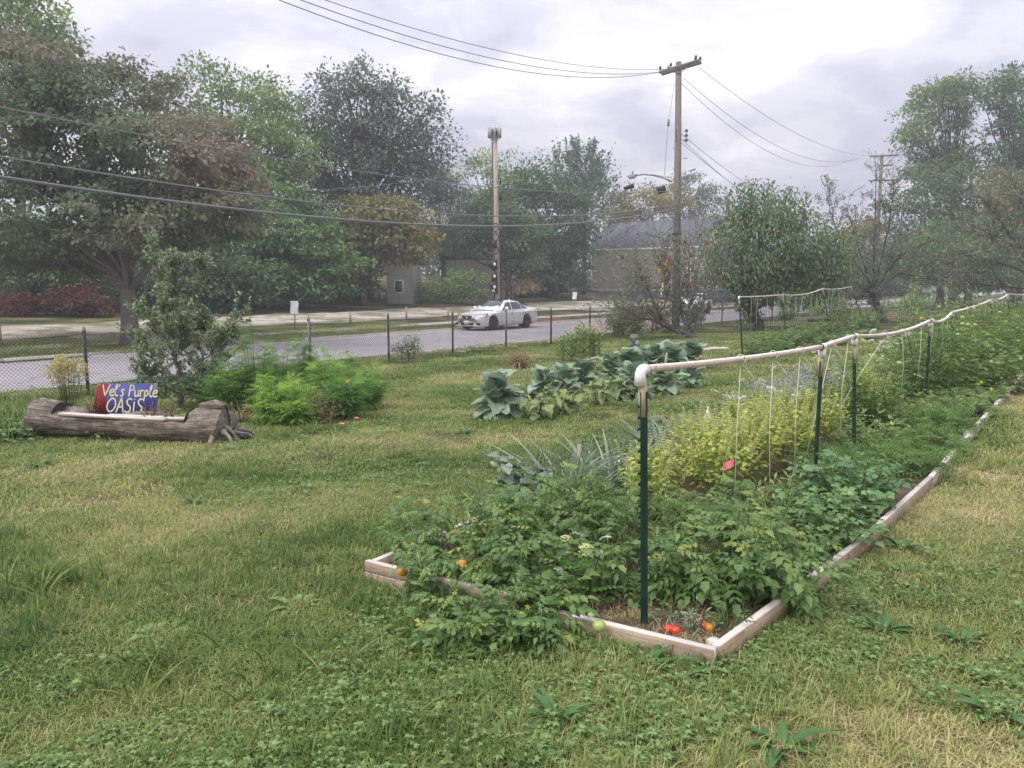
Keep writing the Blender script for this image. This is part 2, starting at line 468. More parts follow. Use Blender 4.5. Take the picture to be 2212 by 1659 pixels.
M['f_dark'] = leafmat('foliage_dark', G((.026, .046, .024), (.046, .072, .034), (.075, .105, .05)))
M['f_mid'] = leafmat('foliage_mid', G((.036, .068, .024), (.062, .105, .036), (.105, .150, .05)))
M['f_light'] = leafmat('foliage_light', G((.055, .085, .028), (.095, .135, .042), (.150, .190, .062)))
M['f_grey'] = leafmat('foliage_grey', G((.040, .054, .040), (.066, .084, .058), (.105, .125, .09)))
M['f_maple'] = leafmat('foliage_maple', G((.036, .058, .030), (.056, .078, .042), (.076, .088, .052), (.092, .086, .060), (.112, .088, .068)), .25)
M['f_brown'] = leafmat('foliage_brown', G((.060, .072, .028), (.105, .100, .038), (.165, .130, .05)))
M['f_yellow'] = leafmat('foliage_yellow', G((.080, .098, .030), (.200, .170, .035), (.34, .22, .03)))
M['f_red'] = leafmat('foliage_redbrown', G((.055, .026, .022), (.105, .042, .034), (.135, .085, .05)))
M['f_spruce'] = leafmat('foliage_bluegreen', G((.030, .052, .036), (.050, .078, .05), (.085, .115, .07)))
M['f_cherry'] = leafmat('foliage_cherry', G((.030, .056, .026), (.048, .080, .034), (.075, .108, .046), (.22, .13, .04)), .22, .38, .45)
M['f_apple'] = leafmat('foliage_apple', G((.062, .074, .050), (.092, .105, .068), (.13, .145, .09)), .22, .5, .35)
M['f_shrub'] = leafmat('foliage_shrub', G((.046, .064, .042), (.082, .105, .062), (.135, .160, .082), (.22, .26, .09)), .25, .4, .4)
M['f_feather'] = leafmat('foliage_feathery', G((.034, .075, .020), (.072, .140, .030), (.16, .235, .045)), .3)
M['f_dry'] = leafmat('foliage_dry', G((.09, .062, .035), (.17, .125, .07), (.26, .21, .12)), .15)
M['f_weed'] = leafmat('foliage_weed', G((.055, .088, .030), (.095, .135, .045), (.145, .175, .07)), .25)
M['f_goldenrod'] = leafmat('goldenrod_leaf', G((.10, .14, .035), (.18, .20, .06)), .25)
M['f_goldbloom'] = leafmat('goldenrod_bloom', G((.48, .40, .12), (.62, .56, .24)), .25)
M['f_tomato'] = leafmat('tomato_leaf', G((.040, .078, .024), (.082, .136, .038), (.17, .22, .06)), .28, .5, .35)
M['f_tomato_obj'] = leafmat('tomato_leaf_single', [(0, (.040, .078, .024)), (.35, (.068, .122, .035)), (.7, (.104, .166, .046)), (.94, (.17, .22, .06)), (.985, (.34, .30, .06))], .28, .45, .4, True)
M['f_basil'] = leafmat('basil_leaf', G((.18, .25, .048), (.29, .37, .080), (.42, .49, .15)), .3)
M['f_celery'] = leafmat('celery_leaf', G((.040, .090, .034), (.068, .132, .044), (.115, .190, .06)), .25, .35, .5)
M['f_parsley'] = leafmat('parsley_leaf', G((.040, .088, .022), (.075, .135, .032), (.12, .165, .05)), .25)
M['f_leek'] = leafmat('leek_leaf', G((.065, .098, .066), (.115, .150, .105), (.19, .225, .165)), .2, .45, .4)
M['f_collard'] = leafmat('collard_leaf', G((.085, .140, .080), (.130, .185, .118), (.21, .26, .195)), .2, .5, .35, True)
M['f_egg'] = leafmat('eggplant_leaf', G((.085, .125, .045), (.135, .175, .065), (.20, .235, .10)), .22, .6, .25, True)
M['f_dock'] = leafmat('dock_leaf', G((.105, .165, .050), (.16, .225, .075)), .25, .45, .4, True)
M['f_clover'] = leafmat('clover_leaf', G((.055, .100, .028), (.092, .150, .042), (.155, .215, .075)), .25, .5, .35)
M['f_sage'] = leafmat('sage_leaf', G((.15, .19, .13), (.24, .28, .20)), .2)
M['stem_green'] = plain('green_stem', (.11, .15, .05), .6, .3)
M['stem_pale'] = plain('pale_stem', (.32, .33, .13), .6, .3)
M['stem_brown'] = plain('brown_stem', (.14, .085, .05), .8, .2)
M['glass'] = plain('car_glass', (.025, .032, .035), .06, .8)
M['win_glass'] = plain('window_glass', (.06, .07, .075), .1, .7)
M['chrome'] = plain('bright_trim', (.7, .7, .7), .15, .6, .9)
M['tyre'] = plain('tyre_rubber', (.022, .022, .023), .8, .2)
M['rim'] = plain('dark_rim', (.05, .052, .056), .4, .5, .5)
def carpaint(name, c, metal):
    n = NT(name); n.col(c).set(.32, .5, metal)
    n.b.inputs['Coat Weight'].default_value = .6; n.b.inputs['Coat Roughness'].default_value = .05; return n.m
M['silver'] = carpaint('silver_paint', (.70, .70, .69), .25)
M['carwhite'] = carpaint('white_car_paint', (.78, .78, .78), 0.0)
M['lamp_glass'] = plain('headlamp_lens', (.50, .50, .47), .08, .7)
M['amber'] = plain('amber_lens', (.75, .20, .03), .15, .6)
M['redlens'] = plain('red_lens', (.45, .02, .02), .15, .6)
M['yellow_sign'] = plain('yellow_sign_face', (.75, .42, .02), .5, .4)
M['roof'] = mat_speck('roof_shingle', (.085, .085, .10), (.12, .12, .14), (.16, .16, .18), 9, 1.0)
M['siding'] = plain('beige_siding', (.80, .76, .68), .7, .3, 0, .05, 1)
M['siding_white'] = plain('white_siding', (.84, .84, .83), .7, .3, 0, .06, 1)
M['foundation'] = plain('dark_foundation', (.06, .07, .08), .9, .2, 0, .2, 2)
M['deck'] = plain('red_deck', (.16, .075, .045), .8, .2, 0, .2, 5)
M['purple'] = plain('purple_paint', (.20, .15, .42), .6, .3)

# ------------------------------------------------------------------ setting: ground, road, drive, walk
def struct(name, me, kind='structure'):
    o = ob(name, me); o['kind'] = kind; return o
def wt_sheet(name, ws, ts, dz, mat, wobble=0.0):
    ws = np.asarray(ws, float); ts = np.asarray(ts, float)
    W, T = np.meshgrid(ws, ts, indexing='ij')
    X, Y = xy(W, T); Z = gz(X, Y) + dz
    if wobble:
        m = np.clip((17 - W) / 2, 0, 1) * np.clip((W + 30) / 4, 0, 1)
        Z = Z + wobble * m * (np.sin(X * 2.1 + 1.3 * np.sin(Y * 1.7)) * np.sin(Y * 2.6 + .8 * np.cos(X * 1.9)) * .6 + np.sin(X * 5.3 + 2) * np.sin(Y * 4.7 + X) * .4)
    a, b = W.shape
    idx = np.arange(a * b).reshape(a, b)
    F = np.stack([idx[:-1, :-1], idx[:-1, 1:], idx[1:, 1:], idx[1:, :-1]], -1).reshape(-1, 4)
    return mk_mesh(name, np.stack([X, Y, Z], -1).reshape(-1, 3), F, mat, None, True)
_w = np.unique(np.concatenate([[-420, -300, -200, -120, -90, -60, -40, -25, -18], np.arange(-12, 15.4, .25), [15.4, 16.5, 17.6, 20, 22.5, 25.3, 27, 28.5], np.arange(30, 68.5, 1.5), [68.5, 90, 120, 180, 300, 450]]))
_t = np.unique(np.concatenate([[-300, -200, -80, -40, -20], np.arange(-12, 30, .25), np.arange(30, 100, 2.5), [120, 150, 200, 300, 500]]))
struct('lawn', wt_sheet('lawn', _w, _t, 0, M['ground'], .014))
_tr = np.unique(np.concatenate([[-200, -60], np.arange(-20, 90, 2.0), [120, 200, 380]]))
struct('road', wt_sheet('road', [17.9, 18.3, 20, 22, 25.0, 25.3], _tr, .012, M['asphalt']))
def edge_sheet(name, t0, t1, w0, w1, dz, mat, amp=.3, n=60, seed=1, taper=True):
    """a sheet with ragged edges lying along the street"""
    g = np.random.default_rng(seed)
    ts = np.linspace(t0, t1, n); k = 5
    def rag(): return np.convolve(g.normal(0, amp, n + 6), np.ones(4) / 4, 'same')[3:-3]
    s = np.sqrt(np.clip(1 - np.abs(np.linspace(-1, 1, n)) ** 8, 0, 1)) if taper else np.ones(n)
    c = (w0 + w1) / 2; h = (w1 - w0) / 2
    a = c - h * s + rag() * s; b = c + h * s + rag() * s
    q = np.linspace(0, 1, k)[None]
    W = a[:, None] * (1 - q) + b[:, None] * q; T = np.repeat(ts[:, None], k, 1)
    X, Y = xy(W, T); Z = gz(X, Y) + dz
    idx = np.arange(n * k).reshape(n, k)
    F = np.stack([idx[:-1, :-1], idx[1:, :-1], idx[1:, 1:], idx[:-1, 1:]], -1).reshape(-1, 4)
    return struct(name, mk_mesh(name, np.stack([X, Y, Z], -1).reshape(-1, 3), F, mat))
edge_sheet('road_edge_concrete', -20, 80, 24.75, 25.32, .018, M['concrete'], .05, 120, 3, False)
edge_sheet('sidewalk', -20, 95, 28.3, 29.4, .02, M['concrete'], .04, 120, 4, False)
edge_sheet('gravel_lane', -14, 66, 32.0, 37.6, .03, M['gravel'], .55, 140, 5)
edge_sheet('gravel_drive', 13.5, 19.0, 25.4, 33.0, .034, M['gravel'], .3, 30, 6)
edge_sheet('gravel_path', 50, 84, 29.6, 36.0, .034, M['gravel'], .5, 60, 9)
edge_sheet('sandy_verge', 18.0, 28.0, 16.1, 17.95, .02, M['sand'], .25, 40, 7)
edge_sheet('brick_apron', 33.5, 40.5, 18.0, 22.4, .022, M['brick_red'], .25, 30, 8)
edge_sheet('leaf_litter_verge', 35.5, 42.0, 25.5, 28.0, .03, M['leaf_litter'], .35, 30, 10)
edge_sheet('dark_gutter', 5.5, 11.5, 24.9, 25.35, .026, M['black'], .12, 30, 11)
def kerb():
    g = Geo()
    for (t0, t1) in ((-25, 12.5), (19.6, 52), (58, 120)):
        ts = np.linspace(t0, t1, max(3, int((t1 - t0) / 3)))
        for a, b in zip(ts[:-1], ts[1:]):
            V = []
            for t in (a, b - .02):
                for (w, dz) in ((25.33, -.05), (25.36, .085), (25.5, .10), (25.52, -.05)):
                    V.append(gp(w, t, dz))
            g.add(V, np.array([[0, 4, 5, 1], [1, 5, 6, 2], [2, 6, 7, 3], [0, 1, 2, 3], [4, 7, 6, 5]]))
    return g.mesh('kerb', M['concrete'])
struct('kerb', kerb())

# ------------------------------------------------------------------ houses
def siding_wall(p0, p1, z0, z1, course, mat, name, parent, gable=None):
    """lapped boards: saw-tooth profile swept between two ground points (world coordinates relative to parent)"""
    p0 = np.array(p0, float); p1 = np.array(p1, float)
    d = unit(p1 - p0); nrm = np.array([d[1], -d[0]])
    g = Geo(); n = int(round((z1 - z0) / course)); V = []
    for i in range(n):
        for (off, z) in ((.022, z0 + i * course), (.002, z0 + (i + 1) * course)):
            V.append([*(p0 + nrm * off), z]); V.append([*(p1 + nrm * off), z])
    F = [[2 * i, 2 * i + 1, 2 * i + 3, 2 * i + 2] for i in range(2 * n - 1)]
    g.add(V, np.array(F)); return ob(name, g.mesh(name, mat), parent)
def house_beige():
    cw, ct = 31.8, 73.5; wid, dep = 12.2, 9.5       # wid along w, dep along t
    base = gp(cw, ct); z0 = base[2]
    base[2] = .45; z0 = .45
    h = thing('house', 'beige sided house with grey shingle roof beyond the leaning apple tree', 'house', base)
    loc = lambda w, t: np.array(xy(w, t)) - base[:2]
    c = [loc(cw, ct), loc(cw + wid, ct), loc(cw + wid, ct + dep), loc(cw, ct + dep)]
    fz, ez, rz = .62, 4.95, 8.0
    g = Geo()
    for a, b in ((0, 1), (1, 2), (2, 3), (3, 0)):
        m = (c[a] + c[b]) / 2; L = np.linalg.norm(c[b] - c[a]); an = math.atan2(*(c[b] - c[a])[::-1])
        g.box([*m, fz / 2 - .6], [L - .02, .3, fz + 1.2], rotz(an))
    ob('foundation', g.mesh('foundation', M['foundation']), h)
    siding_wall(c[1], c[0], fz, ez, .115, M['siding'], 'wall', h)
    siding_wall(c[2], c[1], fz, ez, .115, M['siding'], 'wall', h)
    siding_wall(c[0], c[3], fz, ez, .115, M['siding'], 'wall', h)
    siding_wall(c[3], c[2], fz, ez, .115, M['siding'], 'wall', h)
    # gable roof, ridge along w
    o = .45
    e0, e1 = loc(cw - o, ct - o), loc(cw + wid + o, ct - o); e2, e3 = loc(cw + wid + o, ct + dep + o), loc(cw - o, ct + dep + o)
    r0, r1 = loc(cw - o, ct + dep / 2), loc(cw + wid + o, ct + dep / 2)
    V = [[*e0, ez - .1], [*e1, ez - .1], [*e2, ez - .1], [*e3, ez - .1], [*r0, rz], [*r1, rz]]
    V2 = V + [[v[0], v[1], v[2] + .14] for v in V]
    F4 = np.array([[6, 10, 11, 7], [8, 11, 10, 9], [0, 1, 5, 4], [2, 3, 4, 5], [0, 6, 7, 1], [2, 8, 9, 3], [0, 4, 10, 6], [4, 3, 9, 10], [1, 7, 11, 5], [5, 11, 8, 2]])
    ob('roof', Geo().add(V2, F4).mesh('roof', M['roof']), h)
    g = Geo(); a, b = loc(cw + .02, ct), loc(cw + .02, ct + dep); m = (a + b) / 2
    for q in (.02, wid - .02):
        a, b = loc(cw + q, ct + .05), loc(cw + q, ct + dep - .05); m = (a + b) / 2
        ob('gable', Geo().add([[*a, ez - .02], [*b, ez - .02], [*m, rz - .12]], np.array([[0, 1, 2]])).mesh('gable', M['siding']), h)
    g = Geo(); an = math.atan2(*(e1 - e0)[::-1]); m = (e0 + e1) / 2
    g.box([*m, ez - .04], [np.linalg.norm(e1 - e0), .1, .16], rotz(an)); ob('gutter', g.mesh('gutter', M['white']), h)
    for q in (0, 1):
        ob('corner_board', Geo().box([*(c[q] + (c[0] - c[1]) / np.linalg.norm(c[0] - c[1]) * .05 * (1 if q else -1) - np.array(xy(0, .05))), (fz + ez) / 2], [.13, .13, ez - fz], rotz(an)).mesh('corner_board', M['white']), h)
    for (dw, z, ww, hh) in ((3.1, 2.2, .8, 1.3), (8.4, 4.05, .55, .55), (4.6, .3, .8, .42), (1.0, 2.2, .8, 1.3)):
        p = loc(cw + dw, ct - .03)
        fr_ = Geo()
        for (ox, oz, sx, sz) in ((0, hh / 2, ww + .16, .08), (0, -hh / 2, ww + .16, .08), (ww / 2, 0, .08, hh), (-ww / 2, 0, .08, hh)):
            fr_.box([*(p + np.array(unit(e1 - e0)) * ox), z + oz], [sx, .09, sz], rotz(an))
        wo = ob('window', fr_.mesh('window', M['white']), h)
        ob('pane', Geo().box([*p, z], [ww, .03, hh], rotz(an)).mesh('pane', M['win_glass']), wo)
    g = Geo()
    pw = cw + wid + .3
    for i in range(9): g.box([*loc(pw + .2 + i * .16, ct + 1), 1.45], [.05, .05, 1.5], rotz(an))
    g.box([*loc(pw + .85, ct + 1), 2.2], [1.6, .09, .1], rotz(an)); g.box([*loc(pw + .85, ct + 1), .9], [1.6, .09, .1], rotz(an))
    ob('porch_railing', g.mesh('porch_railing', M['deck']), h)
    ob('porch_floor', Geo().box([*loc(pw + .9, ct + 2), .5], [1.7, 2.1, .9], rotz(an)).mesh('porch_floor', M['deck']), h)
    return h
house_beige()
def small_house(name, label, px0, px1, ptop, pbot, Y, mat, dep=7.0, roofh=1.6, siding=True, win=()):
    a = pd(px0, pbot, Y); b = pd(px1, pbot, Y); zt = pd(px0, ptop, Y)[2]
    base = np.array([(a[0] + b[0]) / 2, Y, float(gz((a[0] + b[0]) / 2, Y)) - .25]); H = zt - base[2]; W = b[0] - a[0]
    h = thing(name, label, 'house', base)
    p = [np.array([-W / 2, 0]), np.array([W / 2, 0]), np.array([W / 2, dep]), np.array([-W / 2, dep])]
    for i in range(4): siding_wall(p[i], p[(i + 1) % 4], 0, H, .13 if siding else H, mat, 'wall', h)
    V = [[-W / 2 - .3, -.3, H], [W / 2 + .3, -.3, H], [W / 2 + .3, dep + .3, H], [-W / 2 - .3, dep + .3, H], [-W / 2 - .3, dep / 2, H + roofh], [W / 2 + .3, dep / 2, H + roofh]]
    ob('roof', Geo().add(V, [np.array([[0, 1, 5, 4], [2, 3, 4, 5], [0, 3, 2, 1]]), np.array([[0, 4, 3], [1, 2, 5]])]).mesh('roof', M['roof']), h)
    for (x, z, ww, hh) in win:
        g = Geo()
        for (ox, oz, sx, sz) in ((0, hh / 2, ww + .16, .09), (0, -hh / 2, ww + .16, .09), (ww / 2, 0, .09, hh), (-ww / 2, 0, .09, hh)):
            g.box([x + ox, -.04, z + oz], [sx, .1, sz])
        w_ = ob('window', g.mesh('window', M['white']), h)
        ob('pane', Geo().box([x, -.035, z], [ww, .03, hh]).mesh('pane', M['win_glass']), w_)
    return h
small_house('house', 'white painted house glimpsed under the brownish tree left of the sedan', 836, 892, 568, 628, 58, M['siding_white'], 5, 1.0, True, ((-.1, 1.5, .6, .9),))
small_house('garage', 'low white sided garage half hidden behind the pole with boxes', 962, 1110, 560, 618, 70, M['siding_white'], 6, .9, True, ((-1.5, 1.2, .8, .8),))
small_house('house', 'pale house showing through leaves behind the big maple', 190, 420, 500, 640, 58, M['siding_white'], 8, 2.4, True, ((-1.2, 3.0, .8, 1.2), (1.6, 3.0, .8, 1.2)))
# ------------------------------------------------------------------ trees
def ell(px, py, Y, rx, ry, depth=None):
    c = pd(px, py, Y); k = Y / FPX
    return c, np.array([rx * k, depth if depth else rx * k * .8, ry * k])
def tree(name, label, base, tr, ells, ncl, per, rc, ls, mat, tmpl=LEAF2, seed=0, bark='bark', varf=None, nbr=22, droop=.3,
         flat=.75, shell=.45, top=None, group=None, cat='tree', lean=(0, 0), upw=.8, fork=None, vclump=.2):
    g = np.random.default_rng(seed); base = np.asarray(base, float)
    t = thing(name, label, cat, base, group)
    wts = np.array([np.prod(r) ** (2 / 3) for _, r in ells]); wts = wts / wts.sum()
    pick = g.choice(len(ells), ncl, p=wts)
    C = np.array([e[0] for e in ells])[pick]; Rr = np.array([e[1] for e in ells])[pick]
    d = unit(g.normal(size=(ncl, 3))); rr = shell + (1 - shell) * g.random(ncl) ** .7
    cc = C + d * Rr * rr[:, None]
    csz = rc * (.65 + .7 * g.random(ncl))
    n = ncl * per; ci = np.repeat(np.arange(ncl), per)
    off = unit(g.normal(size=(n, 3))); off[:, 2] = np.abs(off[:, 2]) * 1.25 - .45 * g.random(n); off = off * (g.random((n, 1)) ** .4) * np.array([1.15, 1.15, flat]) * 1.1
    pos = cc[ci] + off * csz[ci][:, None]
    pos[:, 2] = np.maximum(pos[:, 2], base[2] + .1)
    outw = unit((cc - C) / Rr)[ci] * .6 + unit(off) * .7
    ax = outw * .7 + g.normal(size=(n, 3)) * .55 + np.array([0, 0, -droop])
    nr = outw * .5 + g.normal(size=(n, 3)) * .45 + np.array([0, 0, upw])
    V, F = place(tmpl[0], tmpl[1], pos - base, frames(ax, nr), ls * (.6 + .75 * g.random(n)))
    v = .42 + vclump * g.normal(size=ncl)[ci] + .11 * g.normal(size=n)
    if varf is not None: v = v + varf(pos)
    var = np.repeat(np.clip(v, 0, 1), len(tmpl[1]))
    ob('crown', mk_mesh('crown', V, F, mat, var), t)
    # trunk and limbs
    cm = cc.mean(0); ctop = cm if top is None else np.asarray(top)
    low = cc[:, 2].min()
    gg = Geo()
    ctop = ctop - base
    tp = bez([0, 0, -.15], [lean[0], lean[1], ctop[2] * .5], ctop, 9)
    gg.tube(tp, np.linspace(1, .28, 9) ** .9 * tr * np.array([1.35, 1.05] + [1] * 7), 9)
    ob('trunk', gg.mesh('trunk', M[bark], True), t)
    gl = Geo()
    for i in g.choice(ncl, min(nbr, ncl), replace=False):
        f = g.uniform(.3, .95); k = f * 8; a = tp[int(k)] + (tp[min(8, int(k) + 1)] - tp[int(k)]) * (k % 1)
        e = cc[i] - base
        if e[2] < a[2] - 1.0: a = tp[3]
        m = (a + e) / 2 + np.array([0, 0, np.linalg.norm(e - a) * .12]) + g.normal(size=3) * .25
        P = bez(a, m, e, 7); P[1:-1] += g.normal(size=(5, 3)) * .012 * np.linalg.norm(e - a)
        gl.tube(P, np.linspace(tr * .34 * (1.2 - f * .6), max(.012, tr * .05), 7), 5, caps=False)
    if fork:
        for (P, r0, r1) in fork: gl.tube(np.asarray(P) - base, np.linspace(r0, r1, len(P)), 8, caps=False)
    ob('limbs', gl.mesh('limbs', M[bark], True), t)
    return t
# the big maple on the far verge
mb = at(283, 746); YM = mb[1]
def maple_var(p):
    px = 1106 + FPX * p[:, 0] / p[:, 1]; py = 615 - FPX * (p[:, 2] - EYE) / p[:, 1]
    return np.clip((px - 330) / 420, -.1, .36) * np.clip((560 - py) / 120, .35, 1) + np.clip((215 - py) / 300, 0, .22) + .08 * np.sin(p[:, 0] * 1.1) * np.sin(p[:, 2] * 1.3)
mfork = [(bez(pd(262, 620, YM), pd(250, 570, YM), pd(170, 440, YM + .5), 7), .20, .07),
         (bez(pd(268, 630, YM), pd(300, 610, YM), pd(345, 545, YM - .6), 6), .17, .08),
         (bez(pd(262, 630, YM), pd(262, 560, YM), pd(275, 400, YM + .3), 7), .22, .09),
         (bez(pd(255, 600, YM), pd(210, 560, YM), pd(90, 540, YM - 1), 6), .14, .04),
         (bez(pd(275, 500, YM), pd(330, 430, YM), pd(440, 400, YM - 1), 6), .12, .03)]
tree('maple_tree', 'huge spreading maple with bronze tinted crown leaning at the far roadside', mb, .33,
     [ell(60, 300, YM + 1.2, 260, 165, 3.8), ell(60, 545, YM + .8, 200, 55, 3.2), ell(190, 560, YM + 1.5, 120, 40, 2.4), ell(240, 290, YM + 1.2, 200, 170, 3.6), ell(390, 350, YM - .6, 130, 120, 3.2), ell(440, 430, YM - 1, 110, 100, 2.6), ell(60, 470, YM - .6, 250, 90, 4.0), ell(310, 480, YM - 1.0, 150, 80, 3), ell(505, 475, YM - 1.2, 55, 40, 1.2), ell(150, 150, YM, 150, 55, 2.6)],
     440, 120, .70, .175, M['f_maple'], LEAF4, 11, 'bark_grey', maple_var, 34, .5, .55, .5, top=pd(262, 430, YM), fork=mfork, upw=1.0)
def bt(name, label, bx, by, Y, tr, ells, ncl, per, rc, ls, mat, seed, **kw):
    b = pd(bx, by, Y); b[2] = float(gz(b[0], b[1]))
    return tree(name, label, b, tr, [ell(*((e[0], e[1], Y + (e[5] if len(e) > 5 else 0), e[2], e[3]) + ((e[4],) if len(e) > 4 and e[4] else ()))) for e in ells], ncl, per, rc, ls, M[mat], seed=seed, **kw)
GT = 'trees behind the vacant lot'
bt('tall_tree', 'tall yellow green tree rising above the maple at the top left corner', 60, 670, 46, .35, [(40, 70, 110, 90), (110, 110, 60, 60), (10, 170, 130, 90)], 110, 80, 1.1, .30, 'f_light', 21, group=GT)
bt('leafy_tree', 'tall light green tree showing just right of the maple crown', 520, 660, 54, .32, [(430, 240, 110, 90), (520, 270, 110, 95), (590, 330, 90, 80), (460, 360, 120, 100)], 130, 85, 1.15, .30, 'f_light', 22, group=GT, nbr=40, shell=.55, varf=lambda p: np.clip((p[:, 0] + 18) * .03, -.2, 0))
bt('leafy_tree', 'tree with bare dark limbs between light green and tallest tree', 625, 660, 60, .30, [(600, 260, 75, 60), (640, 320, 75, 80), (560, 210, 60, 40), (650, 420, 90, 80)], 80, 75, 1.0, .30, 'f_mid', 23, group=GT, nbr=44, shell=.5)
bt('elm_tree', 'tallest wispy grey green tree left of the pole with antennas', 790, 655, 62, .42, [(760, 240, 110, 90), (850, 280, 110, 105), (720, 330, 80, 90), (920, 350, 70, 80), (800, 380, 130, 80), (940, 420, 50, 60)], 230, 75, 1.2, .30, 'f_grey', 24, group=GT, nbr=110, shell=.35, droop=.6, varf=lambda p: -.16 + 0 * p[:, 0])
bt('leafy_tree', 'broad fresh green tree with low drooping boughs right of the tall shrub', 560, 668, 50, .3, [(520, 480, 110, 110), (620, 520, 110, 110), (690, 560, 90, 70), (560, 590, 110, 70), (650, 610, 120, 50)], 190, 85, 1.0, .30, 'f_mid', 25, group=GT, flat=.5, droop=.5)
bt('leafy_tree', 'dark green tree standing in shade behind the tall garden shrub', 430, 680, 46, .26, [(420, 570, 90, 90), (480, 620, 100, 50), (350, 600, 70, 70)], 90, 80, .9, .28, 'f_dark', 26, group=GT)
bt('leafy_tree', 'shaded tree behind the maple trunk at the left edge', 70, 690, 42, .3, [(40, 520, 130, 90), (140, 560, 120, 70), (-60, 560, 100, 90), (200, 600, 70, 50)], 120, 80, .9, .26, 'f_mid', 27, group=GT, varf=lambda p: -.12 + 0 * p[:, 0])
bt('leafy_tree', 'brown tinged tree hanging over the white house', 785, 650, 54.5, .26, [(850, 490, 85, 60), (885, 535, 62, 48), (825, 545, 50, 36), (800, 480, 80, 60), (760, 560, 55, 55)], 140, 80, .9, .30, 'f_brown', 28, group=GT, flat=.55, droop=.5)
bt('leafy_tree', 'dark undergrowth tree between the fresh green tree and white house', 740, 655, 62, .24, [(730, 540, 80, 90), (740, 600, 75, 45), (700, 450, 90, 60)], 100, 75, 1.0, .30, 'f_dark', 29, group=GT)
bt('willow_tree', 'hazy grey tree with fine drooping foliage left of the antenna pole', 960, 640, 70, .3, [(950, 460, 75, 85), (990, 500, 50, 60), (920, 420, 60, 50), (930, 560, 30, 40)], 130, 85, 1.2, .30, 'f_grey', 30, group=GT, droop=1.4, tmpl=LEAFN)
bt('leafy_tree', 'yellow flecked tree top right behind the pole with antennas', 1060, 635, 80, .3, [(1040, 400, 70, 60), (1110, 410, 70, 65), (1060, 480, 80, 70)], 105, 75, 1.2, .32, 'f_light', 31, group=GT, varf=lambda p: .18 * np.sin(p[:, 0] * 2.1 + p[:, 2]))
bt('leafy_tree', 'dark bushy tree shading the garage right of the antenna pole', 1100, 640, 64, .3, [(1105, 545, 50, 50), (1130, 530, 60, 60), (1060, 495, 80, 50), (1010, 525, 60, 30)], 115, 80, .95, .28, 'f_dark', 32, group=GT, varf=lambda p: .15 + 0 * p[:, 0])
bt('leafy_tree', 'big dark domed tree left of the beige house', 1200, 640, 72, .36, [(1190, 470, 95, 80), (1150, 400, 60, 50), (1240, 540, 60, 75), (1170, 560, 80, 60), (1250, 450, 50, 50)], 170, 85, 1.1, .30, 'f_dark', 33, group=GT)
def spiky():
    Y = 80; b = pd(1260, 640, Y); b[2] = float(gz(b[0], b[1])); g = np.random.default_rng(34)
    t = thing('pine_tree', 'spiky topped tree with upswept shoots above the dark domed tree', 'tree', b, GT)
    P, gl = [], Geo()
    for i in range(150):
        px = g.normal(1255, 42); f = (px - 1255) / 105
        if abs(f) > 1: continue
        ytop = 285 + 120 * f * f + g.uniform(0, 130)
        tip = pd(px + 14 * f, ytop, Y + g.uniform(-3, 3)); st = tip - np.array([f * 2.2 + g.normal() * .2, g.normal() * .3, g.uniform(1.6, 2.6)])
        L = bez(st, (st + tip) / 2 + np.array([f * .5, 0, -.3]), tip, 6); gl.tube(L - b, np.linspace(.05, .012, 6), 4, caps=False)
        n = 52; q = g.random(n) ** .8; P.append((st + (tip - st) * q[:, None]) + g.normal(size=(n, 3)) * np.array([.17, .17, .12]) * (1.25 - .8 * q)[:, None])
    P.append(np.concatenate([ell(1250, 430, Y, 90, 60)[0] + g.normal(size=(2600, 3)) * np.array([2.4, 2, 1.9])]))
    P = np.concatenate(P); n = len(P)
    V, F = place(*LEAF2, P - b, frames(g.normal(size=(n, 3)) * .5 + np.array([0, 0, .5]), g.normal(size=(n, 3)) + np.array([0, -.4, .6])), .26 * (.6 + .7 * g.random(n)))
    ob('crown', mk_mesh('crown', V, F, M['f_spruce'], np.repeat(np.clip(.5 + .22 * g.normal(size=n), 0, 1), 2)), t)
    ob('trunk', Geo().tube([[0, 0, -.2], [.1, 0, 5], [0, 0, 12]], [.3, .22, .08], 8).mesh('trunk', M['bark'], True), t)
    ob('limbs', gl.mesh('limbs', M['bark'], True), t)
spiky()
bt('autumn_tree', 'golden yellow tree behind the beige house roof', 1400, 600, 108, .3, [(1390, 450, 75, 40), (1450, 440, 40, 35), (1340, 460, 40, 30)], 75, 80, 1.3, .36, 'f_yellow', 35, group=GT)
bt('leafy_tree', 'small round grey green tree top behind the tall utility pole', 1500, 600, 118, .3, [(1500, 420, 48, 38), (1470, 470, 60, 40), (1540, 450, 40, 40)], 65, 80, 1.4, .38, 'f_grey', 36, group=GT)
bt('autumn_tree', 'small golden tree peeping out beside the farther utility pole', 1880, 640, 95, .2, [(1875, 490, 30, 22), (1850, 520, 40, 30)], 26, 70, 1.0, .34, 'f_yellow', 37, group='trees at the right end of the garden', varf=lambda p: .15 + 0 * p[:, 0])
GR = 'trees at the right end of the garden'
bt('oak_tree', 'tall open crowned tree against the sky at upper right', 2060, 650, 84, .5, [(2020, 240, 62, 60), (2060, 210, 50, 40), (1985, 290, 50, 40), (2010, 350, 60, 50), (2075, 300, 40, 60), (2050, 380, 70, 50)], 135, 80, 1.25, .36, 'f_light', 38, group=GR, nbr=60, shell=.35, varf=lambda p: -.2 + 0 * p[:, 0])
bt('oak_tree', 'tall tree cut off by the right picture edge against the sky', 2190, 650, 80, .5, [(2170, 200, 50, 55), (2215, 230, 60, 90), (2180, 320, 50, 60), (2240, 380, 90, 80)], 120, 80, 1.25, .36, 'f_mid', 39, group=GR, nbr=60, shell=.35, varf=lambda p: -.22 + 0 * p[:, 0])
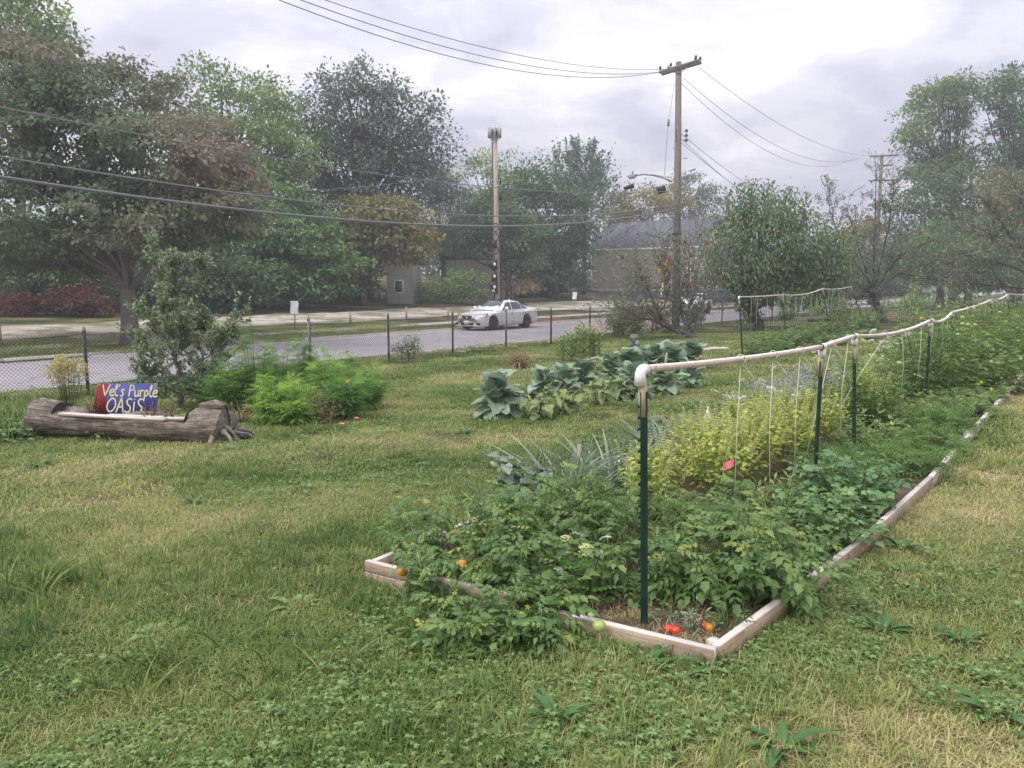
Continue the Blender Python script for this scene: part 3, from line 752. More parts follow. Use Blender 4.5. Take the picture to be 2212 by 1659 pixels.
bt('leafy_tree', 'dense grey green tree mass below the tall open crowned tree', 2030, 650, 74, .4, [(1990, 460, 90, 80), (2070, 430, 90, 70), (2000, 560, 110, 60), (2120, 500, 90, 90)], 190, 85, 1.2, .34, 'f_dark', 40, group=GR, varf=lambda p: .08 + 0 * p[:, 0])
bt('leafy_tree', 'rounded olive tree behind the red apple trees at the right', 2090, 650, 62, .3, [(2080, 530, 110, 55), (2010, 560, 70, 50), (2140, 590, 90, 50)], 120, 85, 1.0, .30, 'f_mid', 41, group=GR, varf=lambda p: -.05 + 0 * p[:, 0])
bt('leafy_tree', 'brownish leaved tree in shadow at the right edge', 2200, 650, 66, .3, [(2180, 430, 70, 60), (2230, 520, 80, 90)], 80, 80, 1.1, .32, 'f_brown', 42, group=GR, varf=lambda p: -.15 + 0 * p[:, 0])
bt('leafy_tree', 'dark screen of foliage behind the pale trellis twines', 1880, 655, 88, .3, [(1850, 590, 110, 50), (1960, 600, 110, 45), (1780, 600, 90, 45)], 110, 80, 1.2, .34, 'f_dark', 43, group=GR, varf=lambda p: .1 + 0 * p[:, 0])
def woods():
    """far-off wood that closes the view beyond the named trees"""
    g = np.random.default_rng(50); P = []
    for px in np.arange(-700, 2900, 34):
        Y = 128 + g.uniform(-8, 14); h = g.uniform(95, 150) if px < 1350 or px > 1900 else g.uniform(35, 80)
        c = pd(px, 615 - h * .45, Y); r = np.array([3.4, 3, h * .62 * Y / FPX])
        d = unit(g.normal(size=(360, 3))); P.append(c + d * r * (.5 + .5 * g.random((360, 1))))
    P = np.concatenate(P); n = len(P)
    V, F = place(*LEAF2, P, frames(g.normal(size=(n, 3)), g.normal(size=(n, 3)) + np.array([0, -.3, .8])), .9 * (.6 + .7 * g.random(n)))
    o = ob('distant_woods', mk_mesh('distant_woods', V, F, M['f_dark'], np.repeat(np.clip(.5 + .2 * g.normal(size=n), 0, 1), 2)), None, kind='stuff')
    tag(o, 'far dark wood closing the view behind the lot', 'woods')
woods()

# ---- orchard trees with visible limbs
def limb_tree(name, label, base, limbs, mat, ntw, tl, nl, ls, tmpl, seed, bark='bark_grey', fruit=0, fr=.04, group=None, up=.5, extra=None, hang=.0, cat='tree', lspread=.05, twr=.012):
    g = np.random.default_rng(seed); base = np.asarray(base, float)
    t = thing(name, label, cat, base, group)
    gt, gl = Geo(), Geo(); paths = []
    for i, (P, r0, r1) in enumerate(limbs):
        P = np.asarray(P) - base
        k = max(9, len(P) * 4); s = np.linspace(0, 1, len(P)); q = np.linspace(0, 1, k)
        Q = np.stack([np.interp(q, s, P[:, j]) for j in range(3)], -1)
        for _ in range(3): Q[1:-1] = (Q[:-2] + 2 * Q[1:-1] + Q[2:]) / 4
        Q[2:-1] += g.normal(size=(k - 3, 3)) * .02
        (gt if i == 0 else gl).tube(Q, np.linspace(r0, r1, k) * (1 if i == 0 else .72), 7, caps=False)
        paths.append((Q, r0, r1))
    ob('trunk', gt.mesh('trunk', M[bark], True), t)
    LP, LD, FP = [], [], []
    gw = Geo(); wl = np.array([len(p[0]) for p in paths], float); wl /= wl.sum()
    seeds = []
    for i in range(ntw):
        Q, r0, r1 = paths[g.choice(len(paths), p=wl)]
        k = int(len(Q) * g.uniform(.25, .999)); p = Q[k]; tan = unit(Q[min(k + 1, len(Q) - 1)] - Q[max(k - 1, 0)])
        d = unit(tan * .5 + g.normal(size=3) * .75 + np.array([0, 0, up])); L = tl * g.uniform(.35, 1.25)
        seeds.append((p, d, L, 1))
    while seeds:
        p, d, L, lev = seeds.pop()
        e = p + d * L; m = (p + e) / 2 + g.normal(size=3) * .1 * L; e = e + np.array([0, 0, (.12 - hang) * L])
        P = bez(p, m, e, 6); gw.tube(P, np.linspace(twr * (1 if lev == 1 else .6), .003 + twr * .1, 6), 4, caps=False)
        if lev == 1 and L > tl * .5:
            for _ in range(2):
                q = P[g.integers(2, 5)]; seeds.append((q, unit(d * .5 + g.normal(size=3) * .7 + np.array([0, 0, up * .7])), L * .5, 2))
        n = max(1, int(nl * (1 if lev == 1 else .7) * g.uniform(.5, 1.4)))
        u = g.random(n) ** .7 * .95 + .05; pp = p + (e - p) * u[:, None] + 2 * (u * (1 - u))[:, None] * (m - (p + e) / 2)
        LP.append(pp + g.normal(size=(n, 3)) * lspread); LD.append(unit(d + g.normal(size=(n, 3)) * .8))
        if fruit and g.random() < fruit: FP.append(P[g.integers(2, 6)] + np.array([0, 0, -.05]))
    ob('limbs', gl.mesh('limbs', M[bark], True), t)
    ob('twigs', gw.mesh('twigs', M[bark]), t)
    if extra is not None:
        e_p, e_d = extra(g); LP.append(e_p - base); LD.append(e_d)
    P = np.concatenate(LP); D = np.concatenate(LD); n = len(P)
    V, F = place(*tmpl, P, frames(D + np.array([0, 0, -hang * 2]), g.normal(size=(n, 3)) * .5 + np.array([0, -.1, .9])), ls * (.6 + .7 * g.random(n)))
    ob('crown', mk_mesh('crown', V, F, mat, np.repeat(np.clip(.42 + .22 * g.normal(size=n), 0, 1), len(tmpl[1]))), t)
    if FP:
        sm = fruit_mesh(fr)
        for p in FP[:120]:
            frame_obj('apple', sm, t, p, np.eye(3), g.uniform(.8, 1.15))
    return t
def fruit_mesh(r, mat='apple_red'):
    V, F = [[0, 0, -r * .9]], []
    for i in range(1, 5):
        a = math.pi * i / 5
        for j in range(8): V.append([r * math.sin(a) * math.cos(j * math.pi / 4), r * math.sin(a) * math.sin(j * math.pi / 4), -r * math.cos(a) * .92])
    V.append([0, 0, r * .75])
    T = [[0, 1 + (j + 1) % 8, 1 + j] for j in range(8)] + [[33, 25 + j, 25 + (j + 1) % 8] for j in range(8)]
    Q = [[1 + i * 8 + j, 1 + i * 8 + (j + 1) % 8, 9 + i * 8 + (j + 1) % 8, 9 + i * 8 + j] for i in range(3) for j in range(8)]
    return mk_mesh('fruit', V, [np.array(T), np.array(Q)], M[mat], None, True)
def pl(pts, Y, dY=0.0):
    n = len(pts); return [pd(x, y, Y + dY * i / (n - 1)) for i, (x, y) in enumerate(pts)]
ab = at(1512, 731); YA = ab[1]
limb_tree('apple_tree', 'leaning apple tree with red apples in front of the beige house', ab,
    [(pl([(1512, 735), (1480, 722), (1440, 703), (1405, 688)], YA), .15, .08), (pl([(1512, 735), (1494, 714), (1472, 690), (1468, 640), (1462, 560)], YA, .4), .085, .025),
     (pl([(1440, 703), (1420, 668), (1392, 610), (1370, 560)], YA, -.6), .07, .02), (pl([(1475, 716), (1490, 665), (1508, 600), (1516, 530)], YA, .8), .06, .02),
     (pl([(1410, 690), (1375, 684), (1330, 660)], YA, -.8), .06, .02), (pl([(1425, 695), (1442, 640), (1432, 570), (1424, 500)], YA, .3), .06, .018),
     (pl([(1405, 688), (1370, 650), (1345, 600)], YA, .6), .06, .018), (pl([(1460, 712), (1462, 660), (1485, 590), (1492, 520)], YA, -.9), .055, .018),
     (pl([(1480, 715), (1505, 680), (1540, 620), (1552, 560)], YA, .5), .045, .015), (pl([(1405, 690), (1350, 692), (1310, 660)], YA, 1), .04, .012)],
    M['f_apple'], 300, 1.25, 15, .085, LEAF4, 61, fruit=.11, fr=.05, group='orchard trees', up=.55)
bb = at(1916, 697); YB = bb[1]
limb_tree('apple_tree', 'bare branched apple tree with twisted trunk beyond the far trellis', bb,
    [(pl([(1916, 702), (1898, 672), (1886, 640), (1884, 628)], YB), .20, .14), (pl([(1884, 634), (1850, 610), (1815, 590), (1790, 560)], YB, .8), .10, .03),
     (pl([(1886, 630), (1868, 580), (1850, 520), (1836, 470)], YB, -1), .09, .025), (pl([(1886, 630), (1888, 560), (1890, 480), (1894, 370)], YB, .4), .10, .02),
     (pl([(1890, 628), (1920, 580), (1952, 545), (2010, 520)], YB, .8), .10, .025), (pl([(1892, 622), (1940, 590), (2000, 570), (2070, 565)], YB, -.8), .08, .02),
     (pl([(1890, 625), (1910, 540), (1925, 460), (1930, 400)], YB, -1), .08, .02), (pl([(1886, 640), (1850, 640), (1826, 650)], YB, -.5), .05, .02), (pl([(1870, 600), (1830, 540), (1800, 480), (1785, 420)], YB, 1), .06, .015),
     (pl([(1940, 590), (1990, 600), (2050, 610), (2110, 600)], YB, 1.2), .05, .015)],
    M['f_apple'], 340, 1.2, 15, .10, LEAF4, 62, fruit=.05, fr=.05, group='orchard trees', up=.35, bark='bark')
cbase = at(1639, 713); YC = cbase[1]
def cherry_extra(g):
    P, D = [], []
    for (px, py, rx, ry, n, dp) in ((1640, 520, 105, 90, 5000, 2.4), (1720, 530, 95, 80, 4200, 2.2), (1590, 580, 75, 65, 2700, 1.8), (1770, 580, 70, 60, 2400, 1.8), (1650, 450, 75, 50, 1800, 1.6), (1700, 625, 110, 28, 1500, 2.0), (1815, 560, 45, 70, 1200, 1.2), (1560, 520, 40, 60, 900, 1.3)):
        c, r = ell(px, py, YC, rx, ry, dp); k = n // 22
        d = unit(g.normal(size=(k, 3))); cc = c + d * r * (.5 + .5 * g.random((k, 1)))
        for q in cc:
            P.append(q + g.normal(size=(22, 3)) * np.array([.22, .22, .26])); D.append(unit(g.normal(size=(22, 3)) * .6 + unit(q - c) * .6 + np.array([0, 0, -.6])))
    for px in (1575, 1600, 1622, 1660, 1705, 1740):         # upright leader shoots
        ytop = 385 + abs(px - 1640) * .28
        for s in np.linspace(0, 1, 26):
            P.append(pd(px + g.normal() * 6, ytop + s * 70, YC + g.normal() * .4)[None] + g.normal(size=(4, 3)) * .07); D.append(unit(g.normal(size=(4, 3)) * .7 + np.array([0, 0, -.75])))
    return np.concatenate(P), np.concatenate(D)
limb_tree('cherry_tree', 'dense dark cherry tree with drooping leaves behind the far trellis', cbase,
    [(pl([(1640, 716), (1638, 700), (1628, 680), (1626, 662)], YC), .24, .2), (pl([(1628, 684), (1606, 664), (1592, 640), (1570, 600)], YC, -.6), .14, .05), (pl([(1630, 668), (1660, 650), (1690, 632), (1730, 600)], YC, .4), .13, .05),
     (pl([(1626, 668), (1622, 640), (1624, 600), (1640, 500)], YC, .3), .13, .04), (pl([(1620, 650), (1600, 600), (1590, 520)], YC, .8), .09, .03), (pl([(1660, 650), (1690, 590), (1720, 520)], YC, -.8), .09, .03)],
    M['f_cherry'], 120, .9, 12, .17, LEAFN if False else (LEAF4[0] * np.array([.72, 1, 1]), LEAF4[1]), 63, group='orchard trees', bark='bark', extra=cherry_extra, hang=.25)
rb_ = np.array([*xy(.2, 44.0), 0]); rb_[2] = float(gz(rb_[0], rb_[1])); YR = 36.0
rb_ = pd(2290, 700, YR); rb_[2] = float(gz(rb_[0], rb_[1]))
limb_tree('apple_tree', 'apple tree thick with small red apples at the right edge', rb_,
    [(pl([(2290, 720), (2280, 660), (2260, 620)], YR), .2, .13), (pl([(2260, 620), (2200, 580), (2130, 560), (2080, 550)], YR, -.8), .1, .02), (pl([(2262, 620), (2210, 540), (2160, 480), (2130, 440)], YR, .5), .09, .02),
     (pl([(2262, 620), (2240, 520), (2210, 440), (2190, 400)], YR, -.6), .09, .02), (pl([(2262, 630), (2190, 620), (2120, 615), (2060, 610)], YR, .8), .07, .015), (pl([(2262, 620), (2290, 540), (2280, 450)], YR), .09, .02),
     (pl([(2230, 600), (2180, 520), (2120, 500), (2070, 490)], YR, .7), .06, .015)],
    M['f_apple'], 360, 1.05, 20, .10, LEAF4, 64, fruit=.32, fr=.05, group='orchard trees', up=.25, bark='bark')
# the upright shrub behind the log
shb = at(392, 884); YS = shb[1]
limb_tree('garden_shrub', 'tall upright small leaved shrub behind the painted sign', shb,
    [(pl([(392, 890), (392, 850), (385, 800), (372, 720)], YS), .05, .03), (pl([(388, 830), (350, 790), (310, 760), (280, 715)], YS, .5), .025, .008), (pl([(390, 840), (430, 790), (470, 740), (520, 690)], YS, -.4), .025, .008),
     (pl([(372, 720), (352, 660), (340, 600), (332, 532)], YS, .2), .02, .006), (pl([(372, 720), (372, 650), (378, 610), (380, 575)], YS, -.3), .02, .006), (pl([(375, 740), (405, 690), (425, 630), (438, 578)], YS, .3), .02, .006),
     (pl([(388, 850), (340, 830), (300, 790)], YS, -.5), .02, .006), (pl([(390, 860), (440, 820), (485, 780)], YS, .5), .02, .006), (pl([(380, 770), (335, 710), (305, 665)], YS, .3), .018, .006), (pl([(380, 770), (420, 730), (455, 690)], YS, .2), .018, .006),
     (pl([(390, 870), (345, 860), (310, 830)], YS, .3), .018, .006), (pl([(392, 870), (430, 850), (460, 820)], YS, -.3), .018, .006), (pl([(376, 730), (360, 690), (350, 650)], YS, -.5), .018, .006), (pl([(380, 790), (390, 740), (405, 690)], YS, -.6), .018, .006)],
    M['f_shrub'], 400, .28, 15, .062, LEAF4, 65, group=None, up=.7, cat='shrub', lspread=.02, twr=.006)
# ------------------------------------------------------------------ chain-link fence along the street
def fence():
    f0 = np.array([-.2, 25.5]); st = 2.68; ks = range(-6, 14)
    P = []
    for k in ks:
        p = f0 + np.array([UX, UY]) * st * k; P.append(np.array([p[0], p[1], -.5 + (.0 if k > -3 else (k + 3) * .012)]))
    base = P[7]
    t = thing('chain_link_fence', 'low rusty chain link fence running along the street', 'fence', base)
    H = 1.24; gr = np.random.default_rng(3)
    for i, p in enumerate(P):
        g = Geo(); top = H + .06; ln = gr.normal(0, .012, 2)
        g.tube([[0, 0, -.1], [ln[0], ln[1], top]], .03, 10)
        po = ob('post', g.mesh('post', M['rust_steel' if i % 3 else 'galv'], True), t, p - base)
        c = Geo(); c.tube([[ln[0], ln[1], top - .03], [ln[0], ln[1], top + .01], [ln[0], ln[1], top + .06], [ln[0], ln[1], top + .10]], [.036, .036, .024, .008], 10)
        ob('post_cap', c.mesh('post_cap', M['galv'], True), po)
    s = .036; r = .0046                                    # diamond half pitch
    for a, b in zip(P[:-1], P[1:]):
        g = Geo(); d = b - a; L = np.linalg.norm(d); u = d / L
        n = int(L / (2 * s)); m = int(H / s); m -= m % 2
        z = np.arange(m + 1) * s + .03; side = np.array([u[1], -u[0], 0]) * .034
        V, F = [], []
        for i in range(n + 1):
            for ph in (0, 1):
                x = i * 2 * s + np.where((np.arange(m + 1) + ph) % 2 == 0, 0, s) + (0 if ph == 0 else 0)
                x = np.clip(x, 0, L)
                if ph == 1: x = np.clip(i * 2 * s + np.where(np.arange(m + 1) % 2 == 0, 0, -s), 0, L)
                pts = a - base + side + u[None] * x[:, None] + np.array([0, 0, 1.0])[None] * z[:, None]
                v, f, _ = tube(pts, r, 3); g.add(v, f)
        ob('wire_mesh', g.mesh('wire_mesh', M['wire']), t, kind='stuff')
        tw = Geo()
        for zz in (.05, H - .02): tw.tube([a - base + side + [0, 0, zz], b - base + side + [0, 0, zz]], .0035, 4)
        ob('tension_wire', tw.mesh('tension_wire', M['wire']), t)
fence()

# ------------------------------------------------------------------ poles and cables
def pole_base(px, w):
    r = (px - 1106) / FPX; Y = w / (UX - UY * r); return np.array([r * Y, Y, float(gz(r * Y, Y))])
p2 = pole_base(1459, 18.9 - 1.6); YP = p2[1]
def utility_pole():
    t = thing('utility_pole', 'tall wooden utility pole with crossarm and street lamp behind the apple tree', 'utility pole', p2)
    top = pd(1466, 134, YP) - p2
    ob('pole', Geo().tube([[0, 0, -.3], top * .5 + [.02, 0, 0], top], [.22, .19, .15], 12).mesh('pole', M['pole_wood'], True), t)
    L = pd(1430, 155, YP) - p2; Rr = pd(1508, 141, YP) - p2; c = (L + Rr) / 2; d = Rr - L
    d3 = np.array([d[0], -d[0] * .55, d[2]]); c[2] += .05
    g = Geo(); an = math.atan2(d3[1], d3[0]); tilt = math.atan2(d3[2], np.hypot(d3[0], d3[1]))
    Rm = rotz(an) @ np.array([[math.cos(tilt), 0, -math.sin(tilt)], [0, 1, 0], [math.sin(tilt), 0, math.cos(tilt)]])
    Lh = np.hypot(d[0], d[0] * .55)
    for off in (-.2, .2):
        ob('crossarm', Geo().box(c + Rm @ np.array([0, off, 0]), [Lh, .11, .13], Rm).mesh('crossarm', M['pole_wood']), t)
    for sx in (-1, 1):
        ob('brace', Geo().tube([c + Rm @ np.array([sx * .62, -.2, -.05]), top * .955 + [0, -.16, 0]], .022, 4).mesh('brace', M['galv']), t)
    ins = Geo().tube([[0, 0, 0], [0, 0, .09]], .02, 6).tube([[0, 0, .08], [0, 0, .11], [0, 0, .15], [0, 0, .18], [0, 0, .24]], [.07, .085, .05, .075, .03], 8).mesh('insulator', M['insul'], True)
    for (x, off) in ((-.47, -.2), (-.32, .2), (-.2, -.2), (.35, .2), (.42, -.2), (.47, .2)):
        ob('insulator', ins, t, c + Rm @ np.array([x * Lh, off, .06]))
    for i in range(3):
        z = pd(1463, 284 + i * 10, YP)[2] - p2[2]
        g = Geo().tube([[.1, -.12, z], [.3, -.2, z]], .015, 5).tube([[.22, -.2, z - .07], [.25, -.2, z], [.22, -.2, z + .07]], [.06, .075, .06], 8)
        ob('spool_insulator', g.mesh('spool_insulator', M['insul'], True), t)
        g = Geo().tube([[-.22, -.1, z - .08], [-.22, -.1, z + .08]], .05, 8); ob('bracket', g.mesh('bracket', M['rust_steel'], True), t)
    a = pd(1452, 393, YP) - p2; e = pd(1390, 377, YP) - p2; e2 = pd(1372, 379, YP) - p2
    ob('lamp_arm', Geo().tube(np.concatenate([bez(a, pd(1425, 378, YP) - p2, e, 9), [e2]]), .035, 8).tube([pd(1450, 384, YP) - p2, pd(1405, 376, YP) - p2], .012, 5).mesh('lamp_arm', M['galv'], True), t)
    la = pd(1355, 381, YP) - p2; lc = pd(1378, 378, YP) - p2
    lp = ob('street_lamp', Geo().tube(np.array([la, la + (lc - la) * .12, la + (lc - la) * .45, la + (lc - la) * .8, lc]), [.03, .08, .10, .09, .04], 10).mesh('street_lamp', M['grey_box'], True), t)
    ob('lens', Geo().tube([la + (lc - la) * .15 - [0, 0, .06], la + (lc - la) * .7 - [0, 0, .06]], [.09, .1], 10).mesh('lens', M['grey_box'], True), lp)
    ob('photo_cell', Geo().tube([(la + lc) / 2 + [0, 0, .1], (la + lc) / 2 + [0, 0, .24]], .05, 8).mesh('photo_cell', M['grey_box'], True), lp)
    for i, y in enumerate((321, 342, 365, 384)):
        s = 1 if i % 2 else -1; z = pd(1463, y, YP)[2] - p2[2]
        ob('step_bolt', Geo().tube([[s * .15, 0, z], [s * .36, 0, z], [s * .36, 0, z + .07]], .014, 5).mesh('step_bolt', M['rust_steel']), t)
    ob('guy_wire', Geo().tube([pd(1457, 180, YP) - p2, pd(1440, 268, YP) - p2 - [0, .4, 0], pd(1427, 385, YP) - p2 - [0, 1, 0]], .012, 4).tube([pd(1441, 262, YP) - p2 - [0, .4, 0], pd(1440, 276, YP) - p2 - [0, .45, 0]], .06, 6).mesh('guy_wire', M['cable']), t)
    ob('cable_clamp', Geo().tube([top * .36, top * .36 + [0, 0, .08]], .25, 12).tube([top * .335, top * .335 + [0, 0, .06]], .25, 12).mesh('cable_clamp', M['rust_steel'], True), t)
    ob('cable_canister', Geo().tube([pd(1416, 415, YP) - p2 - [0, .6, 0], pd(1432, 411, YP) - p2 - [0, .6, 0]], .19, 12).mesh('cable_canister', M['black'], True), t)
    ob('splice_case', Geo().tube([pd(1334, 420, YP) - p2 - [0, 2.5, 0], pd(1352, 414, YP) - p2 - [0, 2.3, 0]], [.07, .12], 8).mesh('splice_case', M['black'], True), t)
utility_pole()
p1 = pole_base(1075, 29.4)
def antenna_pole():
    Y = p1[1]
    t = thing('antenna_pole', 'weathered wooden pole with grey antenna panels behind the silver sedan', 'utility pole', p1)
    top = pd(1068, 279, Y) - p1
    ob('pole', Geo().tube([[0, 0, -.3], top * .5, top], [.19, .17, .15], 12).mesh('pole', M['pole_worn'], True), t)
    ob('antenna_mount', Geo().tube([top * .985, top * 1.002], .21, 12).tube([top * .95, top * .955], .2, 12).mesh('antenna_mount', M['grey_box'], True), t)
    for (px, dx) in ((1059, -1), (1078, 1), (1069, 0)):
        c = pd(px, 288, Y) - p1; c[1] -= .12 if dx else .3
        pn = ob('antenna_panel', Geo().box(c, [.22 if dx else .1, .22, .60], rotz(.5 * dx)).mesh('antenna_panel', M['grey_box']), t)
        ob('antenna_cable', Geo().tube(bez(c - [0, 0, .3], c - [dx * .05, 0, .62], [top[0] + dx * .15, -.05, c[2] - .35], 7), .02, 5).mesh('antenna_cable', M['white'], True), pn)
    ob('conduit', Geo().tube(np.array([[-.19, -.1, .3], [-.17, -.1, 5], top * .93 + [-.15, -.08, 0]]), .035, 6).mesh('conduit', M['dark_box'], True), t)
    ob('conduit', Geo().tube(np.array([[.0, -.26, .75], [.17, -.22, .9], [.22, -.12, 1.5], [.2, -.1, 4.2], [.12, -.1, 5.0]]), .035, 6).mesh('conduit', M['dark_box'], True), t)
    for (y, h, wd) in ((572, .62, .4), (598, .55, .36), (621, .75, .42), (528, .45, .3)):
        c = pd(1068, y, Y) - p1; c[1] -= .26
        b = ob('equipment_box', Geo().box(c, [wd, .22, h]).mesh('equipment_box', M['dark_box']), t)
        if y != 528: ob('notice_plate', Geo().box(c + [.02, -.118, .02], [.13, .012, .17]).mesh('notice_plate', M['paper']), b)
    ob('meter', Geo().tube([pd(1066, 629, Y) - p1 - [0, .36, 0], pd(1066, 629, Y) - p1 - [0, .48, 0]], [.11, .1], 12).mesh('meter', M['grey_box'], True), t)
    for i, y in enumerate((492, 512, 541)):
        c = pd(1070, y, Y) - p1; a = np.linspace(0, 2 * math.pi, 15)
        ob('cable_loop', Geo().tube(np.stack([c[0] + np.cos(a) * .2, np.full(15, -.25), c[2] + np.sin(a) * .24], -1), .028, 6).mesh('cable_loop', M['black'], True), t)
    for y in (425, 392):
        c = pd(1074, y, Y) - p1; ob('junction', Geo().box(c + [.2, -.05, 0], [.12, .14, .4]).mesh('junction', M['dark_box']), t)
antenna_pole()
def third_pole():
    k = 46.0; q = np.array([p2[0] + UX * k, p2[1] + UY * k]); Y = q[1]
    b = np.array([q[0], Y, float(gz(*q))]); x = 1106 + FPX * b[0] / Y
    t = thing('utility_pole', 'farther wooden utility pole with two crossarms above the bare apple tree', 'utility pole', b)
    z = lambda y: pd(x, y, Y)[2] - b[2]
    ob('pole', Geo().tube([[0, 0, -.3], [0, 0, z(334)]], [.2, .15], 10).mesh('pole', M['pole_wood'], True), t)
    for (y, hw, dz) in ((337, 1.3, .12), (390, 1.25, .25)):
        ob('crossarm', Geo().box([.1, -.2, z(y)], [2 * hw, .12, .14], rotz(-.3)).mesh('crossarm', M['pole_wood']), t)
    ob('crossarm', Geo().box([.5, -.2, z(358)], [1.0, .12, .14], rotz(-.6)).mesh('crossarm', M['pole_wood']), t)
    for s in (-1, 1): ob('brace', Geo().tube([[s * .7, -.3, z(338)], [0, -.2, z(352)]], .03, 4).mesh('brace', M['pole_wood']), t)
    ob('drop_cable', Geo().tube(bez([-1.25, -.25, z(340)], [-1.3, -.25, z(375)], [-.2, -.2, z(389)], 9), .02, 4).mesh('drop_cable', M['cable']), t)
    ob('insulator', Geo().tube([[-1.0, -.3, z(390)], [-1.0, -.3, z(397)]], .07, 8).mesh('insulator', M['insul'], True), t)
    return b
p3 = third_pole()
def cable(label, samples, r, k_end=46.0, k0=0.0, off=0.0, name='overhead_cable', group='overhead cables'):
    """fit a sagging span in the vertical plane of the pole line through seen points"""
    ks, zs = [], []
    for (px, py) in samples:
        rr = (px - 1106) / FPX; x0 = p2[0] + off * UY * -1; y0 = p2[1] + off * UX
        k = (x0 - rr * y0) / (UX - rr * UY); Y = y0 - UY * k
        ks.append(k); zs.append(pd(px, py, Y)[2])
    co = np.polyfit(ks, zs, 2)
    K = np.linspace(k0, k_end, 48); x0 = p2[0] - off * UY; y0 = p2[1] + off * UX
    P = np.stack([x0 - UX * K, y0 - UY * K, np.polyval(co, K)], -1)
    b = P[0].copy(); o = ob(name, Geo().tube(P - b, r, 5).mesh(name, M['cable'], True), None, b)
    tag(o, label, 'cable', group); return o
cable('upper telephone cable crossing in front of the maple, top one of three', [(0, 223), (347, 293), (744, 365), (1066, 404), (1339, 417)], .016)
cable('middle telephone cable crossing in front of the maple', [(0, 332), (496, 412), (893, 459), (1097, 468), (1299, 459), (1450, 443)], .02)
cable('thick lowest telephone cable bundle crossing in front of the maple', [(0, 377), (546, 454), (1066, 489), (1273, 479), (1455, 450)], .032)
cable('lowest of the three power lines in the upper sky', [(625, 0), (942, 107), (1097, 151), (1248, 168), (1324, 166), (1430, 152)], .013, off=-.3)
cable('middle of the three power lines in the upper sky', [(665, 0), (960, 92), (1097, 133), (1250, 160), (1400, 158), (1440, 150)], .013, off=.1)
cable('uppermost of the three power lines in the upper sky', [(715, 0), (1000, 85), (1200, 133), (1400, 155), (1505, 139)], .012, off=.6)
def span(label, a, b, sag, r=.013, name='overhead_cable', group='overhead cables'):
    t = np.linspace(0, 1, 24)[:, None]; P = np.array(a) * (1 - t) + np.array(b) * t; P[:, 2] -= (4 * t * (1 - t))[:, 0] * sag
    o = ob(name, Geo().tube(P - P[0], r, 5).mesh(name, M['cable'], True), None, P[0]); tag(o, label, 'cable', group)
Y3 = p3[1]
span('right hand power line running from the tall pole to the farther pole', pd(1509, 145, YP), pd(1882, 336, Y3), 1.1)
span('centre power line running from the tall pole to the farther pole', pd(1476, 168, YP), pd(1866, 338, Y3), 1.9)
span('left power line running from the tall pole to the farther pole', pd(1470, 178, YP), pd(1846, 340, Y3), 2.2)
span('upper service wire leaving the tall pole towards the cherry tree', pd(1468, 286, YP), pd(1790, 470, Y3 - 6), .9)
span('middle service wire leaving the tall pole towards the cherry tree', pd(1468, 296, YP), pd(1775, 480, Y3 - 6), 1.2)
span('lower service wire leaving the tall pole towards the cherry tree', pd(1468, 305, YP), pd(1760, 490, Y3 - 6), .7)
span('thin service wire in front of the tallest tree', pd(440, 414, 50), pd(1075, 362, p1[1]), .5)

